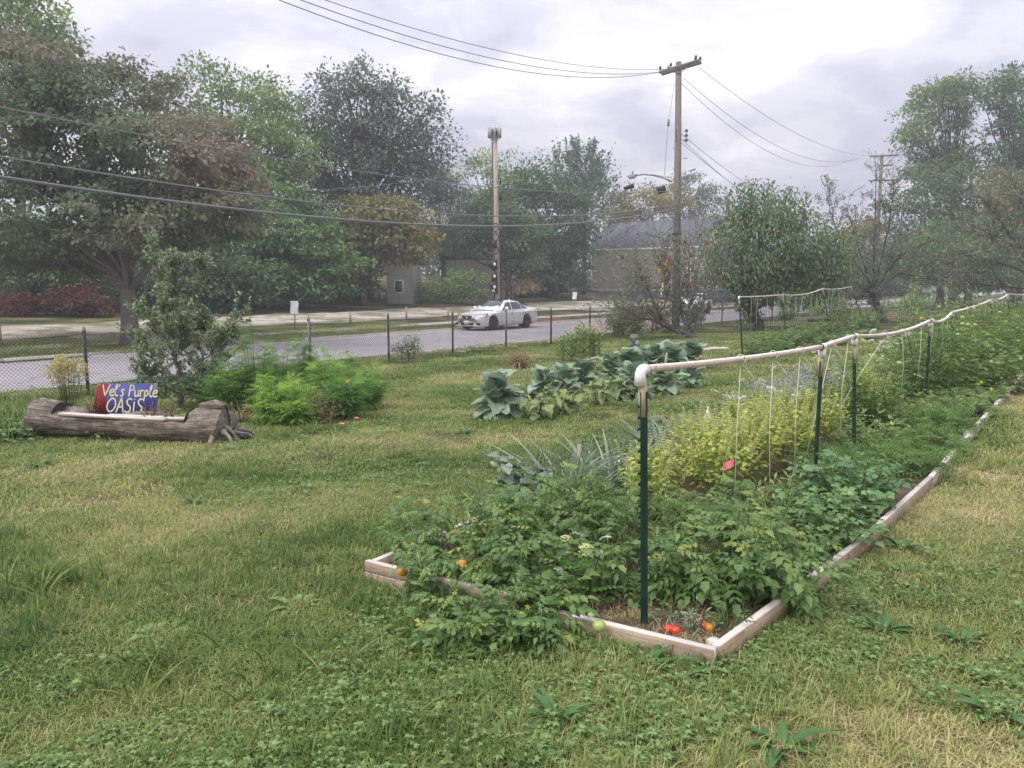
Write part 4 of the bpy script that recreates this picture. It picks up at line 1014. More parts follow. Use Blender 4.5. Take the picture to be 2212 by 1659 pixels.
# ------------------------------------------------------------------ cars
def car(name, label, base, heading, sp, paint):
    t = thing(name, label, 'car', base, None, heading)
    L, W, H = sp['L'], sp['W'], sp['H']; wr, wb = sp['wr'], sp['wb']; fa, ra = sp['fa'], sp['fa'] - wb
    xs = np.unique(np.round(np.concatenate([np.linspace(-L / 2, L / 2, 41), fa + np.linspace(-1, 1, 17) * (wr + .07), ra + np.linspace(-1, 1, 17) * (wr + .07)]), 4))
    top = np.interp(xs, *zip(*sp['top'])); sill = np.interp(xs, *zip(*sp['sill'])); hw = np.interp(xs, *zip(*sp['hw']))
    zb = sill.copy()
    for c in (fa, ra):
        q = (wr + .065) ** 2 - (xs - c) ** 2
        zb = np.where(q > 0, np.maximum(zb, wr + np.sqrt(np.maximum(q, 0)) * .98), zb)
    zb = np.minimum(zb, top - .12)
    rows = []
    for x, zt, z0, h in zip(xs, top, zb, hw):
        hgt = zt - z0
        sec = [(0, z0), (h * .86, z0), (h * .965, z0 + .03), (h, z0 + min(.25, hgt * .45)), (h * .995, z0 + hgt * .6), (h * .975, zt - .1), (h * .93, zt - .035), (h * .80, zt), (h * .45, zt + .018), (0, zt + .025)]
        rows.append([[x, y, z] for y, z in sec])
    Rw = np.array(rows); n, m = Rw.shape[:2]
    body = Geo()
    for sg in (1, -1):
        V = Rw * np.array([1, sg, 1]); idx = np.arange(n * m).reshape(n, m)
        F = np.stack([idx[:-1, :-1], idx[1:, :-1], idx[1:, 1:], idx[:-1, 1:]], -1).reshape(-1, 4)
        if sg < 0: F = F[:, ::-1]
        caps = [idx[0][::-1] if sg > 0 else idx[0], idx[-1] if sg > 0 else idx[-1][::-1]]
        body.add(V.reshape(-1, 3), [F, np.array(caps)])
    b = ob('body', body.mesh('body', paint, True), t)
    # greenhouse
    gh = sp['cab']       # list of (x, halfwidth_belt, belt z, roof halfwidth, roof z)
    cab = Geo(); S = []
    for (x, hb, zb_, hr, zr) in gh:
        S.append([[x, hb, zb_ - .05], [x, hb * .985 + hr * .015, zb_ + .02], [x, (hb + hr) / 2 + .012, (zb_ + zr) / 2], [x, hr + .012, zr - .05], [x, hr * .86, zr], [x, 0, zr + .03]])
    S = np.array(S); n, m = S.shape[:2]
    for sg in (1, -1):
        idx = np.arange(n * m).reshape(n, m)
        F = np.stack([idx[:-1, :-1], idx[:-1, 1:], idx[1:, 1:], idx[1:, :-1]], -1).reshape(-1, 4)
        if sg > 0: F = F[:, ::-1]
        cab.add((S * np.array([1, sg, 1])).reshape(-1, 3), F)
    ob('cabin', cab.mesh('cabin', paint, True), t)
    def lerp_side(x, f, out):
        i = [np.interp(x, [q[0] for q in gh], [q[k] for q in gh]) for k in (1, 2, 3, 4)]
        y = i[0] + (i[2] - i[0]) * f; z = i[1] + (i[3] - i[1]) * f
        return y + .012 * 4 * f * (1 - f) + out, z
    for sg in (1, -1):
        for (xa, xb, xa2, xb2) in sp['side_glass']:
            V = []
            for f, (u0, u1) in ((.05, (xa, xb)), (.5, ((xa + xa2) / 2, (xb + xb2) / 2)), (.86, (xa2, xb2))):
                for k in np.linspace(0, 1, 5):
                    x = u0 + (u1 - u0) * k; y, z = lerp_side(x, f, .012); V.append([x, sg * y, z])
            idx = np.arange(15).reshape(3, 5); F = np.stack([idx[:-1, :-1], idx[:-1, 1:], idx[1:, 1:], idx[1:, :-1]], -1).reshape(-1, 4)
            ob('side_window', Geo().add(V, F).mesh('side_window', M['glass'], True), t)
    for nm, q in (('windscreen', sp['ws']), ('rear_window', sp['rw'])):
        (x0, y0, z0), (x1, y1, z1) = q; V = []
        for f in np.linspace(0, 1, 5):
            for k in np.linspace(-1, 1, 9):
                y = (y0 + (y1 - y0) * f) * k; s = 1 if nm == 'windscreen' else -1
                V.append([x0 + (x1 - x0) * f - s * .10 * k * k + s * .03, y, z0 + (z1 - z0) * f + .03 * math.sin(f * math.pi) + .012])
        idx = np.arange(45).reshape(5, 9); F = np.stack([idx[:-1, :-1], idx[:-1, 1:], idx[1:, 1:], idx[1:, :-1]], -1).reshape(-1, 4)
        ob(nm, Geo().add(V, F).mesh(nm, M['glass'], True), t)
    # wheels with dark wells
    ty = Geo(); a = np.linspace(0, 2 * math.pi, 25)[:-1]
    prof = [(wr * .66, -.10), (wr * .93, -.10), (wr, -.07), (wr, .07), (wr * .93, .10), (wr * .66, .10)]
    V = [[r_ * math.cos(q), y, r_ * math.sin(q)] for (r_, y) in prof for q in a]
    idx = np.arange(len(prof) * 24).reshape(-1, 24); F = np.stack([idx[:-1], np.roll(idx[:-1], -1, 1), np.roll(idx[1:], -1, 1), idx[1:]], -1).reshape(-1, 4)
    tym = Geo().add(V, F).mesh('tyre', M['tyre'], True)
    rg = Geo()
    rg.tube([[0, .0, 0], [0, .055, 0]], .06, 12)
    for k in range(sp['spokes']):
        an = k * 2 * math.pi / sp['spokes']; Rm = np.array([[math.cos(an), 0, -math.sin(an)], [0, 1, 0], [math.sin(an), 0, math.cos(an)]])
        rg.box(Rm @ np.array([wr * .34, .045, 0]), [wr * .62, .05, .055], Rm)
    V = [[r_ * math.cos(q), y, r_ * math.sin(q)] for (r_, y) in ((wr * .68, .09), (wr * .60, .07), (wr * .60, -.02), (0.02, -.02)) for q in a]
    idx = np.arange(4 * 24).reshape(4, 24); F = np.stack([idx[:-1], np.roll(idx[:-1], -1, 1), np.roll(idx[1:], -1, 1), idx[1:]], -1).reshape(-1, 4)
    rg.add(V, F); rim = rg.mesh('rim', M['rim'])
    for x in (fa, ra):
        for sg in (1, -1):
            w = ob('wheel', tym, t, (x, sg * (W / 2 - .115), wr), 0 if sg > 0 else math.pi); ob('rim', rim, w)
    ob('underbody', Geo().box([0, 0, .42], [L * .9, W * .70, .42]).mesh('underbody', M['black']), t)
    for x in (fa, ra):
        for sg in (1, -1): ob('wheel_well', Geo().box([x, sg * (W / 2 - .22), wr + .03], [2 * wr + .1, .20, 2 * wr - .1]).mesh('wheel_well', M['black']), t)
    fx = L / 2
    yf = lambda x: np.interp(x, xs, hw)
    # front end
    for sg in (1, -1):
        V = [[fx - .01, sg * W * .22, sp['lz'] - .08], [fx - .05, sg * W * .22, sp['lz'] + .06], [fx - .55, sg * (yf(fx - .55) * .955 + .02), sp['lz'] + .155], [fx - .50, sg * (yf(fx - .5) + .012), sp['lz'] + .02], [fx - .18, sg * (yf(fx - .18) + .012), sp['lz'] - .07]]
        F = np.array([[0, 1, 2, 3, 4]]) if sg < 0 else np.array([[4, 3, 2, 1, 0]])
        hl = ob('headlight', Geo().add(V, F).mesh('headlight', M['lamp_glass']), t)
        ob('indicator', Geo().add([np.array(V[2]) + [0.06, sg * .012, -.01], np.array(V[3]) + [.02, sg * .012, .0], np.array(V[3]) + [.16, sg * .012, -.035], np.array(V[2]) + [.2, sg * .012, -.03]], np.array([[0, 1, 2, 3]])).mesh('indicator', M['amber']), hl)
        V = [[-fx + .02, sg * W * .30, sp['lz'] + .10], [-fx + .04, sg * W * .30, sp['lz'] + .26], [-fx + .36, sg * (yf(-fx + .36) * .97 + .012), sp['lz'] + .27], [-fx + .3, sg * (yf(-fx + .3) + .012), sp['lz'] + .10]]
        ob('tail_light', Geo().add(V, np.array([[0, 1, 2, 3]] if sg > 0 else [[3, 2, 1, 0]])).mesh('tail_light', M['redlens']), t)
        mi = Geo(); mx = sp['mirror']
        mi.tube([[mx[0], sg * (W / 2 - .06), mx[1]], [mx[0], sg * (W / 2 + .06), mx[1] + .05]], .03, 6)
        mi.tube([[mx[0] + .09, sg * (W / 2 + .1), mx[1] + .08], [mx[0] + .03, sg * (W / 2 + .1), mx[1] + .08], [mx[0] - .06, sg * (W / 2 + .1), mx[1] + .08]], [.05, .105, .095], 8)
        ob('wing_mirror', mi.mesh('wing_mirror', paint, True), t)
        for x in sp['handles']: ob('door_handle', Geo().box([x, sg * (yf(x) * .985 + .012), sp['hz']], [.2, .035, .035]).mesh('door_handle', M['chrome'] if paint is M['silver'] else paint), t)
        for (x0, z0, x1, z1) in sp['seams']:
            ob('door_seam', Geo().tube([[x0, sg * (yf(x0) + .001), z0], [x1, sg * (yf(x1) * .995 + .001), (z0 + z1) / 2], [x1, sg * (yf(x1) * .965 + .001), z1]], .007, 4).mesh('door_seam', M['black']), t)
    gz_ = sp['lz']
    V = [[fx + .012, -W * .19, gz_ + .03], [fx + .016, 0, gz_ + .05], [fx + .012, W * .19, gz_ + .03], [fx + .03, W * .13, gz_ - .13], [fx + .035, 0, gz_ - .16], [fx + .03, -W * .13, gz_ - .13]]
    gr = ob('grille', Geo().add(V, np.array([[0, 5, 4, 3, 2, 1]])).mesh('grille', M['black']), t)
    ob('emblem', Geo().tube([[fx + .03, 0, gz_ - .05], [fx + .05, 0, gz_ - .05]], .055, 10).mesh('emblem', M['chrome']), gr)
    ob('lower_grille', Geo().box([fx + .0, 0, gz_ - .36], [.06, W * .42, .12]).mesh('lower_grille', M['black']), t)
    for sg in (1, -1): ob('lower_grille', Geo().box([fx - .06, sg * W * .335, gz_ - .36], [.08, W * .17, .12], rotz(-sg * .3)).mesh('lower_grille', M['black']), t)
    np_ = ob('number_plate', Geo().box([fx + .045, 0, gz_ - .30], [.02, .32, .17]).mesh('number_plate', M['paper']), t)
    g = Geo()
    for i in (-2, -1, 1, 2): g.box([fx + .057, i * .055, gz_ - .30], [.004, .03, .075])
    ob('plate_mark', g.mesh('plate_mark', M['black']), np_)
    ob('bumper_lip', Geo().box([fx - .05, 0, sp['sill'][-1][1] + .03], [.12, W * .82, .05]).mesh('bumper_lip', paint), t)
    return t
sedan = dict(L=4.93, W=1.85, H=1.45, wr=.335, wb=2.80, fa=1.47, spokes=5, lz=.70, hz=.80,
    top=[(-2.47, .90), (-2.38, 1.01), (-1.9, 1.05), (-1.2, 1.02), (-.5, .97), (.6, .955), (.95, .97), (1.5, .90), (2.0, .82), (2.3, .74), (2.43, .66), (2.47, .60)],
    sill=[(-2.47, .38), (-2.2, .28), (-1.5, .22), (1.5, .20), (2.2, .18), (2.47, .22)],
    hw=[(-2.47, .70), (-2.35, .82), (-2.0, .89), (-1.3, .925), (1.4, .925), (1.9, .90), (2.25, .80), (2.42, .66), (2.47, .55)],
    cab=[(-2.0, .78, 1.02, .60, 1.05), (-1.55, .83, 1.02, .62, 1.19), (-1.0, .865, 1.0, .62, 1.37), (-.5, .875, .98, .63, 1.435), (0, .88, .97, .64, 1.445), (.35, .88, .96, .63, 1.40), (.75, .875, .955, .70, 1.20), (1.2, .86, .94, .80, .97)],
    side_glass=[(.82, .02, .30, -.02), (-.05, -.92, -.09, -.78), (-.98, -1.45, -.84, -1.02)], ws=((1.12, .76, .97), (.36, .60, 1.41)), rw=((-1.92, .68, 1.05), (-1.02, .56, 1.385)),
    mirror=(.62, .97), handles=(.05, -.95), seams=[(.92, .32, .88, .93), (-.06, .28, -.06, .95), (-1.0, .6, -.98, .97)])
cb = gp(24.35, 0); r_ = (1076 - 1106) / FPX; tc_ = None
Yc = 24.3 / (UX - UY * r_); cbase_ = np.array([r_ * Yc, Yc, float(gz(r_ * Yc, Yc)) + .014])
hd = math.atan2(-UY, -UX)
sd = car('sedan', 'silver four door sedan parked on the far side of the street', cbase_, hd, sedan, M['silver'])
ob('sunroof', Geo().box([.02, 0, 1.474], [.62, .86, .012]).mesh('sunroof', M['black']), sd)
ob('roof_antenna', Geo().add([[-.95, 0, 1.47], [-.85, .03, 1.43], [-.85, -.03, 1.43], [-1.05, 0, 1.42], [-1.0, 0, 1.52]], np.array([[4, 1, 2], [4, 3, 1], [4, 2, 3]])).mesh('roof_antenna', M['silver']), sd)
suvs = dict(L=4.46, W=1.80, H=1.61, wr=.345, wb=2.64, fa=1.35, spokes=6, lz=.83, hz=.92,
    top=[(-2.23, 1.0), (-2.1, 1.10), (-1.2, 1.10), (-.5, 1.07), (.6, 1.06), (.95, 1.06), (1.5, 1.01), (1.9, .95), (2.12, .86), (2.23, .75)],
    sill=[(-2.23, .45), (-1.9, .34), (1.8, .32), (2.23, .34)], hw=[(-2.23, .72), (-2.1, .84), (-1.6, .89), (1.6, .89), (2.0, .82), (2.17, .68), (2.23, .58)],
    cab=[(-2.12, .76, 1.08, .58, 1.14), (-1.85, .80, 1.08, .60, 1.42), (-1.5, .83, 1.08, .62, 1.54), (-.6, .85, 1.07, .635, 1.59), (.0, .855, 1.06, .64, 1.59), (.35, .855, 1.055, .635, 1.53), (.72, .85, 1.05, .70, 1.32), (1.15, .83, 1.04, .78, 1.07)],
    side_glass=[(.74, .02, .24, -.02), (-.05, -.92, -.09, -.86), (-.98, -1.75, -.92, -1.5)], ws=((1.08, .74, 1.07), (.34, .60, 1.54)), rw=((-2.1, .66, 1.14), (-1.72, .55, 1.5)),
    mirror=(.58, 1.06), handles=(.05, -.95), seams=[(.86, .42, .84, 1.03), (-.06, .40, -.06, 1.04), (-1.0, .7, -.98, 1.06)])
r_ = (1492 - 1106) / FPX; Yc = 24.6 / (UX - UY * r_); b_ = np.array([r_ * Yc, Yc, float(gz(r_ * Yc, Yc)) + .014])
sv = car('hatchback', 'white crossover hatchback parked behind the leaning apple tree', b_, hd, suvs, M['carwhite'])
for x in (1.35, -1.29): ob('arch_trim', Geo().tube([[x + .42 * math.cos(a), .905, .345 + .42 * math.sin(a)] for a in np.linspace(0.1, 3.04, 12)], .035, 5).mesh('arch_trim', M['black'], True), sv)

# ------------------------------------------------------------------ paper notices, stakes, road sign
def notice(label, px, base_y, top_y, w, seed):
    b = at(px, base_y); Y = b[1]; H = pd(px, top_y, Y)[2] - b[2]; g = np.random.default_rng(seed)
    t = thing('paper_notice', label, 'notice', b, 'white notices on stakes')
    ob('stake', Geo().tube([[0, 0, -.1], [.03, 0, H * .96]], .035, 4).mesh('stake', M['stake']), t)
    h = w * 1.62; n = 6; V = []
    for i in range(n + 1):
        for j in range(5):
            V.append([(j / 4 - .5) * w + .03 + .02 * math.sin(i * 1.1), -.055 - .018 * math.sin(j * 1.7 + i * .9), H - h * i / n])
    idx = np.arange((n + 1) * 5).reshape(n + 1, 5); F = np.stack([idx[:-1, :-1], idx[1:, :-1], idx[1:, 1:], idx[:-1, 1:]], -1).reshape(-1, 4)
    V2 = [[v[0], v[1] + .006, v[2]] for v in V]; Fb = F[:, ::-1] + len(V)
    ob('sheet', Geo().add(V + V2, np.concatenate([F, Fb])).mesh('sheet', M['paper'], True), t)
notice('wrinkled white paper notice on a stake left of the antenna pole', 637, 712, 650, .37, 1)
notice('white paper notice on a stake right of the silver sedan', 1240, 668, 631, .34, 2)
for (px, by, ty, lab) in ((757, 698, 673, 'short grey wooden stake right of the paper notice'), (878, 690, 663, 'short wooden stake midway between the notice and the sedan'), (968, 690, 665, 'short wooden stake at the verge just before the sedan'), (1, 745, 700, 'wooden stake at the far verge cut by the left edge')):
    b = at(px, by); H = pd(px, ty, b[1])[2] - b[2]
    o = ob('marker_stake', Geo().box([0, 0, H / 2 - .05], [.11, .06, H + .1], rotz(.4)).mesh('marker_stake', M['stake']), None, b); tag(o, lab, 'stake', 'marker stakes on the vacant lot')
b = at(1435, 690); Ysg = 47.0; b = pd(1437, 660, Ysg); b[2] = float(gz(b[0], b[1]))
t = thing('road_sign', 'yellow diamond road sign half hidden by the apple tree', 'road sign', b)
ob('sign_post', Geo().tube([[0, .05, -.1], [0, .05, 3.3]], .035, 6).mesh('sign_post', M['galv']), t)
zz = pd(1437, 582, Ysg)[2] - b[2]
sg = ob('sign_plate', Geo().box([0, 0, zz], [.80, .02, .80], np.array([[.7071, 0, -.7071], [0, 1, 0], [.7071, 0, .7071]])).mesh('sign_plate', M['yellow_sign']), t)
ob('sign_symbol', Geo().box([0, -.014, zz - .1], [.09, .008, .5]).box([-.12, -.014, zz + .15], [.09, .008, .3], np.array([[.8, 0, .6], [0, 1, 0], [-.6, 0, .8]])).mesh('sign_symbol', M['black']), sg)
t = thing('marker_post', 'thin pale yellow guy marker standing behind the leaning apple tree', 'marker', pd(1418, 668, 43) * [1, 1, 0] + [0, 0, float(gz(*pd(1418, 668, 43)[:2]))])
ob('post', Geo().tube([[0, 0, -.1], [.35, 0, 2.4]], .05, 8).mesh('post', plain('pale_yellow', (.72, .66, .22), .5)), t)

# ------------------------------------------------------------------ hollow log planter and painted board
lA, lB = at(50, 950), at(460, 962)
def log_planter():
    ax = lB - lA; Ln = np.linalg.norm(ax); ang = math.atan2(ax[1], ax[0])
    mid = (lA + lB) / 2; back = np.array([-math.sin(ang), math.cos(ang), 0]) * .27
    base = mid + back; base[2] = float(gz(base[0], base[1]))
    t = thing('log_planter', 'hollowed old log used as a planter in front of the tall shrub', 'planter', base, None, ang)
    g = np.random.default_rng(5); n, k = 64, 34
    xs = np.linspace(-Ln / 2, Ln / 2, n); th = np.linspace(0, 2 * math.pi, k, endpoint=False)
    V = []
    for i, x in enumerate(xs):
        f = x / Ln + .5; rad = .222 + .016 * math.sin(x * 3.1) + (.022 if f > .82 else 0) * min(1, (f - .82) / .08)
        mode = 1 if .135 < f < .845 else 0
        for j, a in enumerate(th):
            r = rad * (1 + .05 * math.sin(a * 9 + 1.5 * math.sin(x * 2)) * math.sin(x * 3.3 + a * 2) + .045 * math.sin(a * 15 + x * 2.3 + 2 * math.sin(x * 5)) + .05 * math.sin(x * 6.1 + a * 3) * math.sin(a * 2) + g.normal() * .014)
            y, z = r * math.cos(a), .215 + r * math.sin(a)
            if mode:
                cut = .275 + .012 * math.sin(x * 4)
                if z > cut: z = cut + (.07 if y > .05 else 0) * (.5 + .5 * math.sin(x * 5.1 + 1)); 
            if z < -.02: z = -.02
            V.append([x + (.03 * math.sin(a * 3) if i in (0, n - 1) else 0), y, z])
    idx = np.arange(n * k).reshape(n, k); F = np.stack([idx[:-1], idx[1:], np.roll(idx[1:], -1, 1), np.roll(idx[:-1], -1, 1)], -1).reshape(-1, 4)
    ob('trunk', Geo().add(V, F).mesh('trunk', M['log_wood'], True), t)
    for e, s in ((0, -1), (n - 1, 1)):
        c = np.mean([V[q] for q in idx[e]], 0); P = [V[q] for q in idx[e]] + [list(c + [s * .02, 0, 0])]
        F3 = np.array([[q, (q + 1) % k, k] for q in range(k)])
        if s < 0: F3 = F3[:, ::-1]
        ob('sawn_end', Geo().add(np.array(P) + [s * .004, 0, 0], F3).mesh('sawn_end', M['log_cut']), t)
    # inner faces of the two uncut ends
    for f, s in ((.135, 1), (.845, -1)):
        x = (f - .5) * Ln; a = np.linspace(.45, math.pi - .45, 12); P = [[x + s * .012, .22 * math.cos(q), .215 + .22 * math.sin(q)] for q in a] + [[x + s * .012, 0, .26]]
        ob('notch_face', Geo().add(P, np.array([[q, q + 1, 12] for q in range(11)])).mesh('notch_face', M['dark_box']), t)
    ob('crack', Geo().add([[Ln / 2 + .03, -.06, .50], [Ln / 2 + .03, -.02, .51], [Ln / 2 + .028, .06, .30], [Ln / 2 + .03, .03, .22], [Ln / 2 + .028, .02, .33]], np.array([[0, 1, 2, 3, 4]])).mesh('crack', M['black']), t)
    ob('bark_slab', Geo().tube([[Ln / 2 - .36, .02, .46], [Ln / 2 - .16, .03, .485], [Ln / 2 - .02, .05, .46]], [.05, .07, .05], 7).mesh('bark_slab', M['log_wood'], True), t)
    for i, (x, y, z, l, a) in enumerate(((Ln / 2 + .0, -.10, .18, .34, -.5), (Ln / 2 + .02, .03, .14, .38, .3), (Ln / 2 - .05, -.2, .12, .3, -1.1), (Ln / 2 + .02, .14, .16, .3, .8), (Ln / 2 - .02, -.05, .22, .24, 0))):
        P = bez([x, y, z], [x + l * .6 * math.cos(a), y + l * .6 * math.sin(a), z + .03], [x + l * math.cos(a), y + l * math.sin(a), .0], 7)
        ob('root', Geo().tube(P, np.linspace(.042, .008, 7) * (1 + .3 * np.sin(np.arange(7) * 2.1 + i)), 6).mesh('root', M['log_cut'], True), t)
    ob('plank', Geo().box([-.12, -.16, .305], [1.62, .10, .035], rotz(-.02)).mesh('plank', M['lumber_grey']), t)
    ob('plank', Geo().box([.42, -.05, .302], [1.35, .12, .034], rotz(.03)).mesh('plank', M['lumber_grey']), t)
    ob('soil', Geo().box([0, .06, .27], [1.7, .22, .03]).mesh('soil', M['soil']), t)
    return t, base, ang, Ln
lgp, lbase, lang, lLn = log_planter()
STROKES = {
 'V': [[(0, 1), (.32, 0)], [(.32, 0), (.75, 1.05)]],
 'e': [[(.05, .28), (.45, .38), (.42, .58), (.22, .62), (.05, .4), (.1, .1), (.28, .0), (.52, .12)]],
 'l': [[(.05, .3), (.25, .85), (.2, 1.05), (.08, .85), (.1, .15), (.25, 0), (.38, .1)]],
 "'": [[(.1, 1.05), (.04, .85)]],
 's': [[(.42, .55), (.22, .62), (.1, .48), (.36, .25), (.28, .02), (.04, .06)]],
 'P': [[(.1, 0), (.14, 1.0)], [(.12, 1.0), (.5, .95), (.5, .62), (.14, .5)]],
 'u': [[(.06, .6), (.08, .12), (.25, 0), (.42, .15), (.42, .6)], [(.42, .4), (.5, 0)]],
 'r': [[(.1, .6), (.12, 0)], [(.12, .4), (.26, .6), (.4, .52)]],
 'p': [[(.1, .6), (.12, -.35)], [(.1, .5), (.32, .6), (.44, .35), (.3, .05), (.12, .1)]],
 'O': [[(.4, 1), (.12, .75), (.05, .35), (.25, .02), (.55, .1), (.75, .5), (.65, .88), (.4, 1)]],
 'A': [[(0, 0), (.3, 1.05)], [(.3, 1.05), (.55, 0)], [(.1, .38), (.48, .4)]],
 'S': [[(.5, .9), (.3, 1.02), (.1, .82), (.2, .58), (.45, .42), (.45, .14), (.22, 0), (.02, .14)]],
 'I': [[(.1, .78), (.12, 0)], [(.1, .98), (.1, .93)]]}
def painted_sign():
    ps = pd(268, 900, lbase[1] + .12); Yb = ps[1]
    a0 = pd(192, 900, Yb); W_ = .90; Hh = .43
    base = np.array([(pd(192, 900, Yb)[0] + pd(345, 900, Yb)[0]) / 2, Yb, pd(268, 902, Yb)[2] + .03])
    t = thing('painted_sign', 'blue and red board lettered Vel\'s Purple OASIS standing in the log planter', 'sign', base, None, lang * .6)
    n = NT('painted_board'); sep = n.new('ShaderNodeSeparateXYZ'); tcn = n.new('ShaderNodeTexCoord'); n.L.new(tcn.outputs['Object'], sep.inputs[0])
    nz = n.noise(n.pos((9, 9, 14), obj=True), 3, 5, .65); xx = n.math('ADD', sep.outputs[0], n.math('MULTIPLY', n.math('SUBTRACT', nz, .5), .12))
    blue = n.mix(n.noise(n.pos(obj=True), 9, 4, .6), (.05, .06, .22), (.10, .11, .33))
    c = n.mix(n.ramp(xx, [(.0, 1.0), (.006, 0.0)]), blue, (.22, .025, .032))
    r = n.ramp(n.math('ADD', xx, .265), [(.0, 1.0), (.02, 0.0)]); c = n.mix(r, blue, (.22, .025, .032))
    worn = n.ramp(n.math('ADD', n.math('MULTIPLY', n.math('ABSOLUTE', sep.outputs[0], 0), .9), n.math('ADD', n.math('MULTIPLY', sep.outputs[2], .55), n.math('MULTIPLY', nz, .25))), [(.66, 0.0), (.74, .85)])
    c = n.mix(worn, c, (.26, .25, .23)); n.col(c).set(.75, .2)
    lean = .14
    V = []
    for y in (0, .018):
        for (x, z) in ((-W_ / 2 - .02, 0), (W_ / 2 + .005, 0), (W_ / 2, Hh - .01), (-W_ / 2 + .055, Hh - .035)): V.append([x, y + z * lean, z])
    ob('board', Geo().add(V, np.array([[0, 1, 2, 3], [7, 6, 5, 4], [0, 4, 5, 1], [1, 5, 6, 2], [2, 6, 7, 3], [3, 7, 4, 0]])).mesh('board', n.m), t)
    cream = plain('cream_letter_paint', (.62, .58, .33), .7, .2, 0, .1, 30)
    def write(txt, x, z, s, r, adv):
        for i, ch in enumerate(txt):
            if ch == ' ': x += adv['w']; continue
            g = Geo()
            for st in STROKES[ch]:
                P = np.array(st, float)
                if len(P) > 2:
                    q = np.linspace(0, len(P) - 1, len(P) * 4); P = np.stack([np.interp(q, range(len(P)), P[:, k]) for k in (0, 1)], -1)
                    for _ in range(2): P[1:-1] = (P[:-2] + 2 * P[1:-1] + P[2:]) / 4
                X = x + P[:, 0] * s + P[:, 1] * s * .12; Z = z + P[:, 1] * s * (1.0 if ch in 'OASI' else 1.0)
                D = np.gradient(np.stack([X, Z], -1), axis=0); D = D / (np.linalg.norm(D, axis=1)[:, None] + 1e-9)
                nx, nz_ = -D[:, 1] * r, D[:, 0] * r
                Vv = []
                for k in range(len(X)):
                    for sg_ in (-1, 1):
                        zc = Z[k] + sg_ * nz_[k]; Vv.append([X[k] + sg_ * nx[k], zc * lean - .004, zc])
                g.add(Vv, np.array([[2 * k, 2 * k + 1, 2 * k + 3, 2 * k + 2] for k in range(len(X) - 1)]))
            ob('letter', g.mesh('letter', cream), t); x += adv.get(ch, .5) * s
    write("Vel's Purple", -.33, .245, .145, .0095, {'w': .045, 'V': .72, 'e': .5, 'l': .36, "'": .2, 's': .5, 'P': .58, 'u': .52, 'r': .42, 'p': .5})
    write('OASIS', -.27, .035, .185, .0095, {'O': .82, 'A': .62, 'S': .6, 'I': .28, 'w': .1})
painted_sign()
o = ob('glove', Geo().tube(bez(lB + [.26, .2, .05], lB + [.32, .22, .1], lB + [.38, .26, .02], 6), [.03, .05, .045, .04, .03, .01], 7).mesh('glove', M['black'], True)); tag(o, 'small black scrap lying at the rooty end of the log', 'scrap')

# ------------------------------------------------------------------ raised bed frame
A_ = at(1553, 1443); B_ = at(800, 1252); Bb = at(990, 1150)
def frame_board(name, p, q, h, th, mat, parent, base, z0=0.0, lift=0.0):
    d = q - p; L = np.linalg.norm(d[:2]); an = math.atan2(d[1], d[0]); g = Geo()
    V = []
    bv = .006
    for x in (0, L):
        for (y, z) in ((bv, 0), (th - bv, 0), (th, bv), (th, h - bv), (th - bv, h), (bv, h), (0, h - bv), (0, bv)): V.append([x, y, z])
    F = np.array([[j, (j + 1) % 8, 8 + (j + 1) % 8, 8 + j] for j in range(8)])
    o = ob(name, Geo().add(V, [F, np.array([list(range(7, -1, -1)), list(range(8, 16))])]).mesh(name, M[mat]), parent)
    o.location = p - base + np.array([0, 0, z0]); o.rotation_euler = (0, -math.atan2(d[2] + lift, L), an)
    return o
bed_base = (A_ + B_) / 2
bed = thing('raised_bed_frame', 'long raised bed edging of weathered boards around the vegetables', 'garden bed', bed_base)
n_ = unit((B_ - A_)[:2])
m1 = A_ + (B_ - A_) * .47
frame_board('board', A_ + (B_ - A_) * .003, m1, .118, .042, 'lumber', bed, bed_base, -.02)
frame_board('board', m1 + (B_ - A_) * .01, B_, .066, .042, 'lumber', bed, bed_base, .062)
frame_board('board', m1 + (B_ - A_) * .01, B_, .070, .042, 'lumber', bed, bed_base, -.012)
rp = [A_, at(1875, 1200), at(2021, 1048), at(2130, 912), at(2212, 817)]
rp = [A_] + [np.array([*xy(w, t), float(gz(*xy(w, t)))]) for (w, t) in ((1.02, 5.0), (.93, 7.1), (.9, 10.7), (.84, 16.0), (.84, 22.0), (.84, 30.0))]
for i in range(len(rp) - 1):
    a, b = rp[i], rp[i + 1]
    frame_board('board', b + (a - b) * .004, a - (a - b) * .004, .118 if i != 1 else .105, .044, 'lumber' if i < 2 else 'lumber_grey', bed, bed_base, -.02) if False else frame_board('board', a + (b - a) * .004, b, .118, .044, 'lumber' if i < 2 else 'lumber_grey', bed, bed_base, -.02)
lp_ = [B_] + [np.array([*xy(w, t), float(gz(*xy(w, t)))]) for (w, t) in ((3.45, 5.4), (3.5, 9.0), (3.5, 14.0), (3.5, 20.0), (3.5, 30.0))]
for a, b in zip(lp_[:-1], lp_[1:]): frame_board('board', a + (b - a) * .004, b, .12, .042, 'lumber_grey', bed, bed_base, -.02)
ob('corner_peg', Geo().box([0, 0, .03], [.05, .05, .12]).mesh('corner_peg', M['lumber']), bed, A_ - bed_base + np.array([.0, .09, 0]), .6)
_lw = np.linspace(0, 1, 9); _tt = np.linspace(3.2, 30, 60)
W0 = np.interp(_tt, [3.1, 5, 7.1, 10.7, 30], [1.25, 1.06, .97, .94, .88]); W1 = np.interp(_tt, [3.1, 5.4, 30], [3.36, 3.43, 3.48])
Wm = W0[:, None] * (1 - _lw) + W1[:, None] * _lw; Tm = np.repeat(_tt[:, None], 9, 1); X_, Y_ = xy(Wm, Tm)
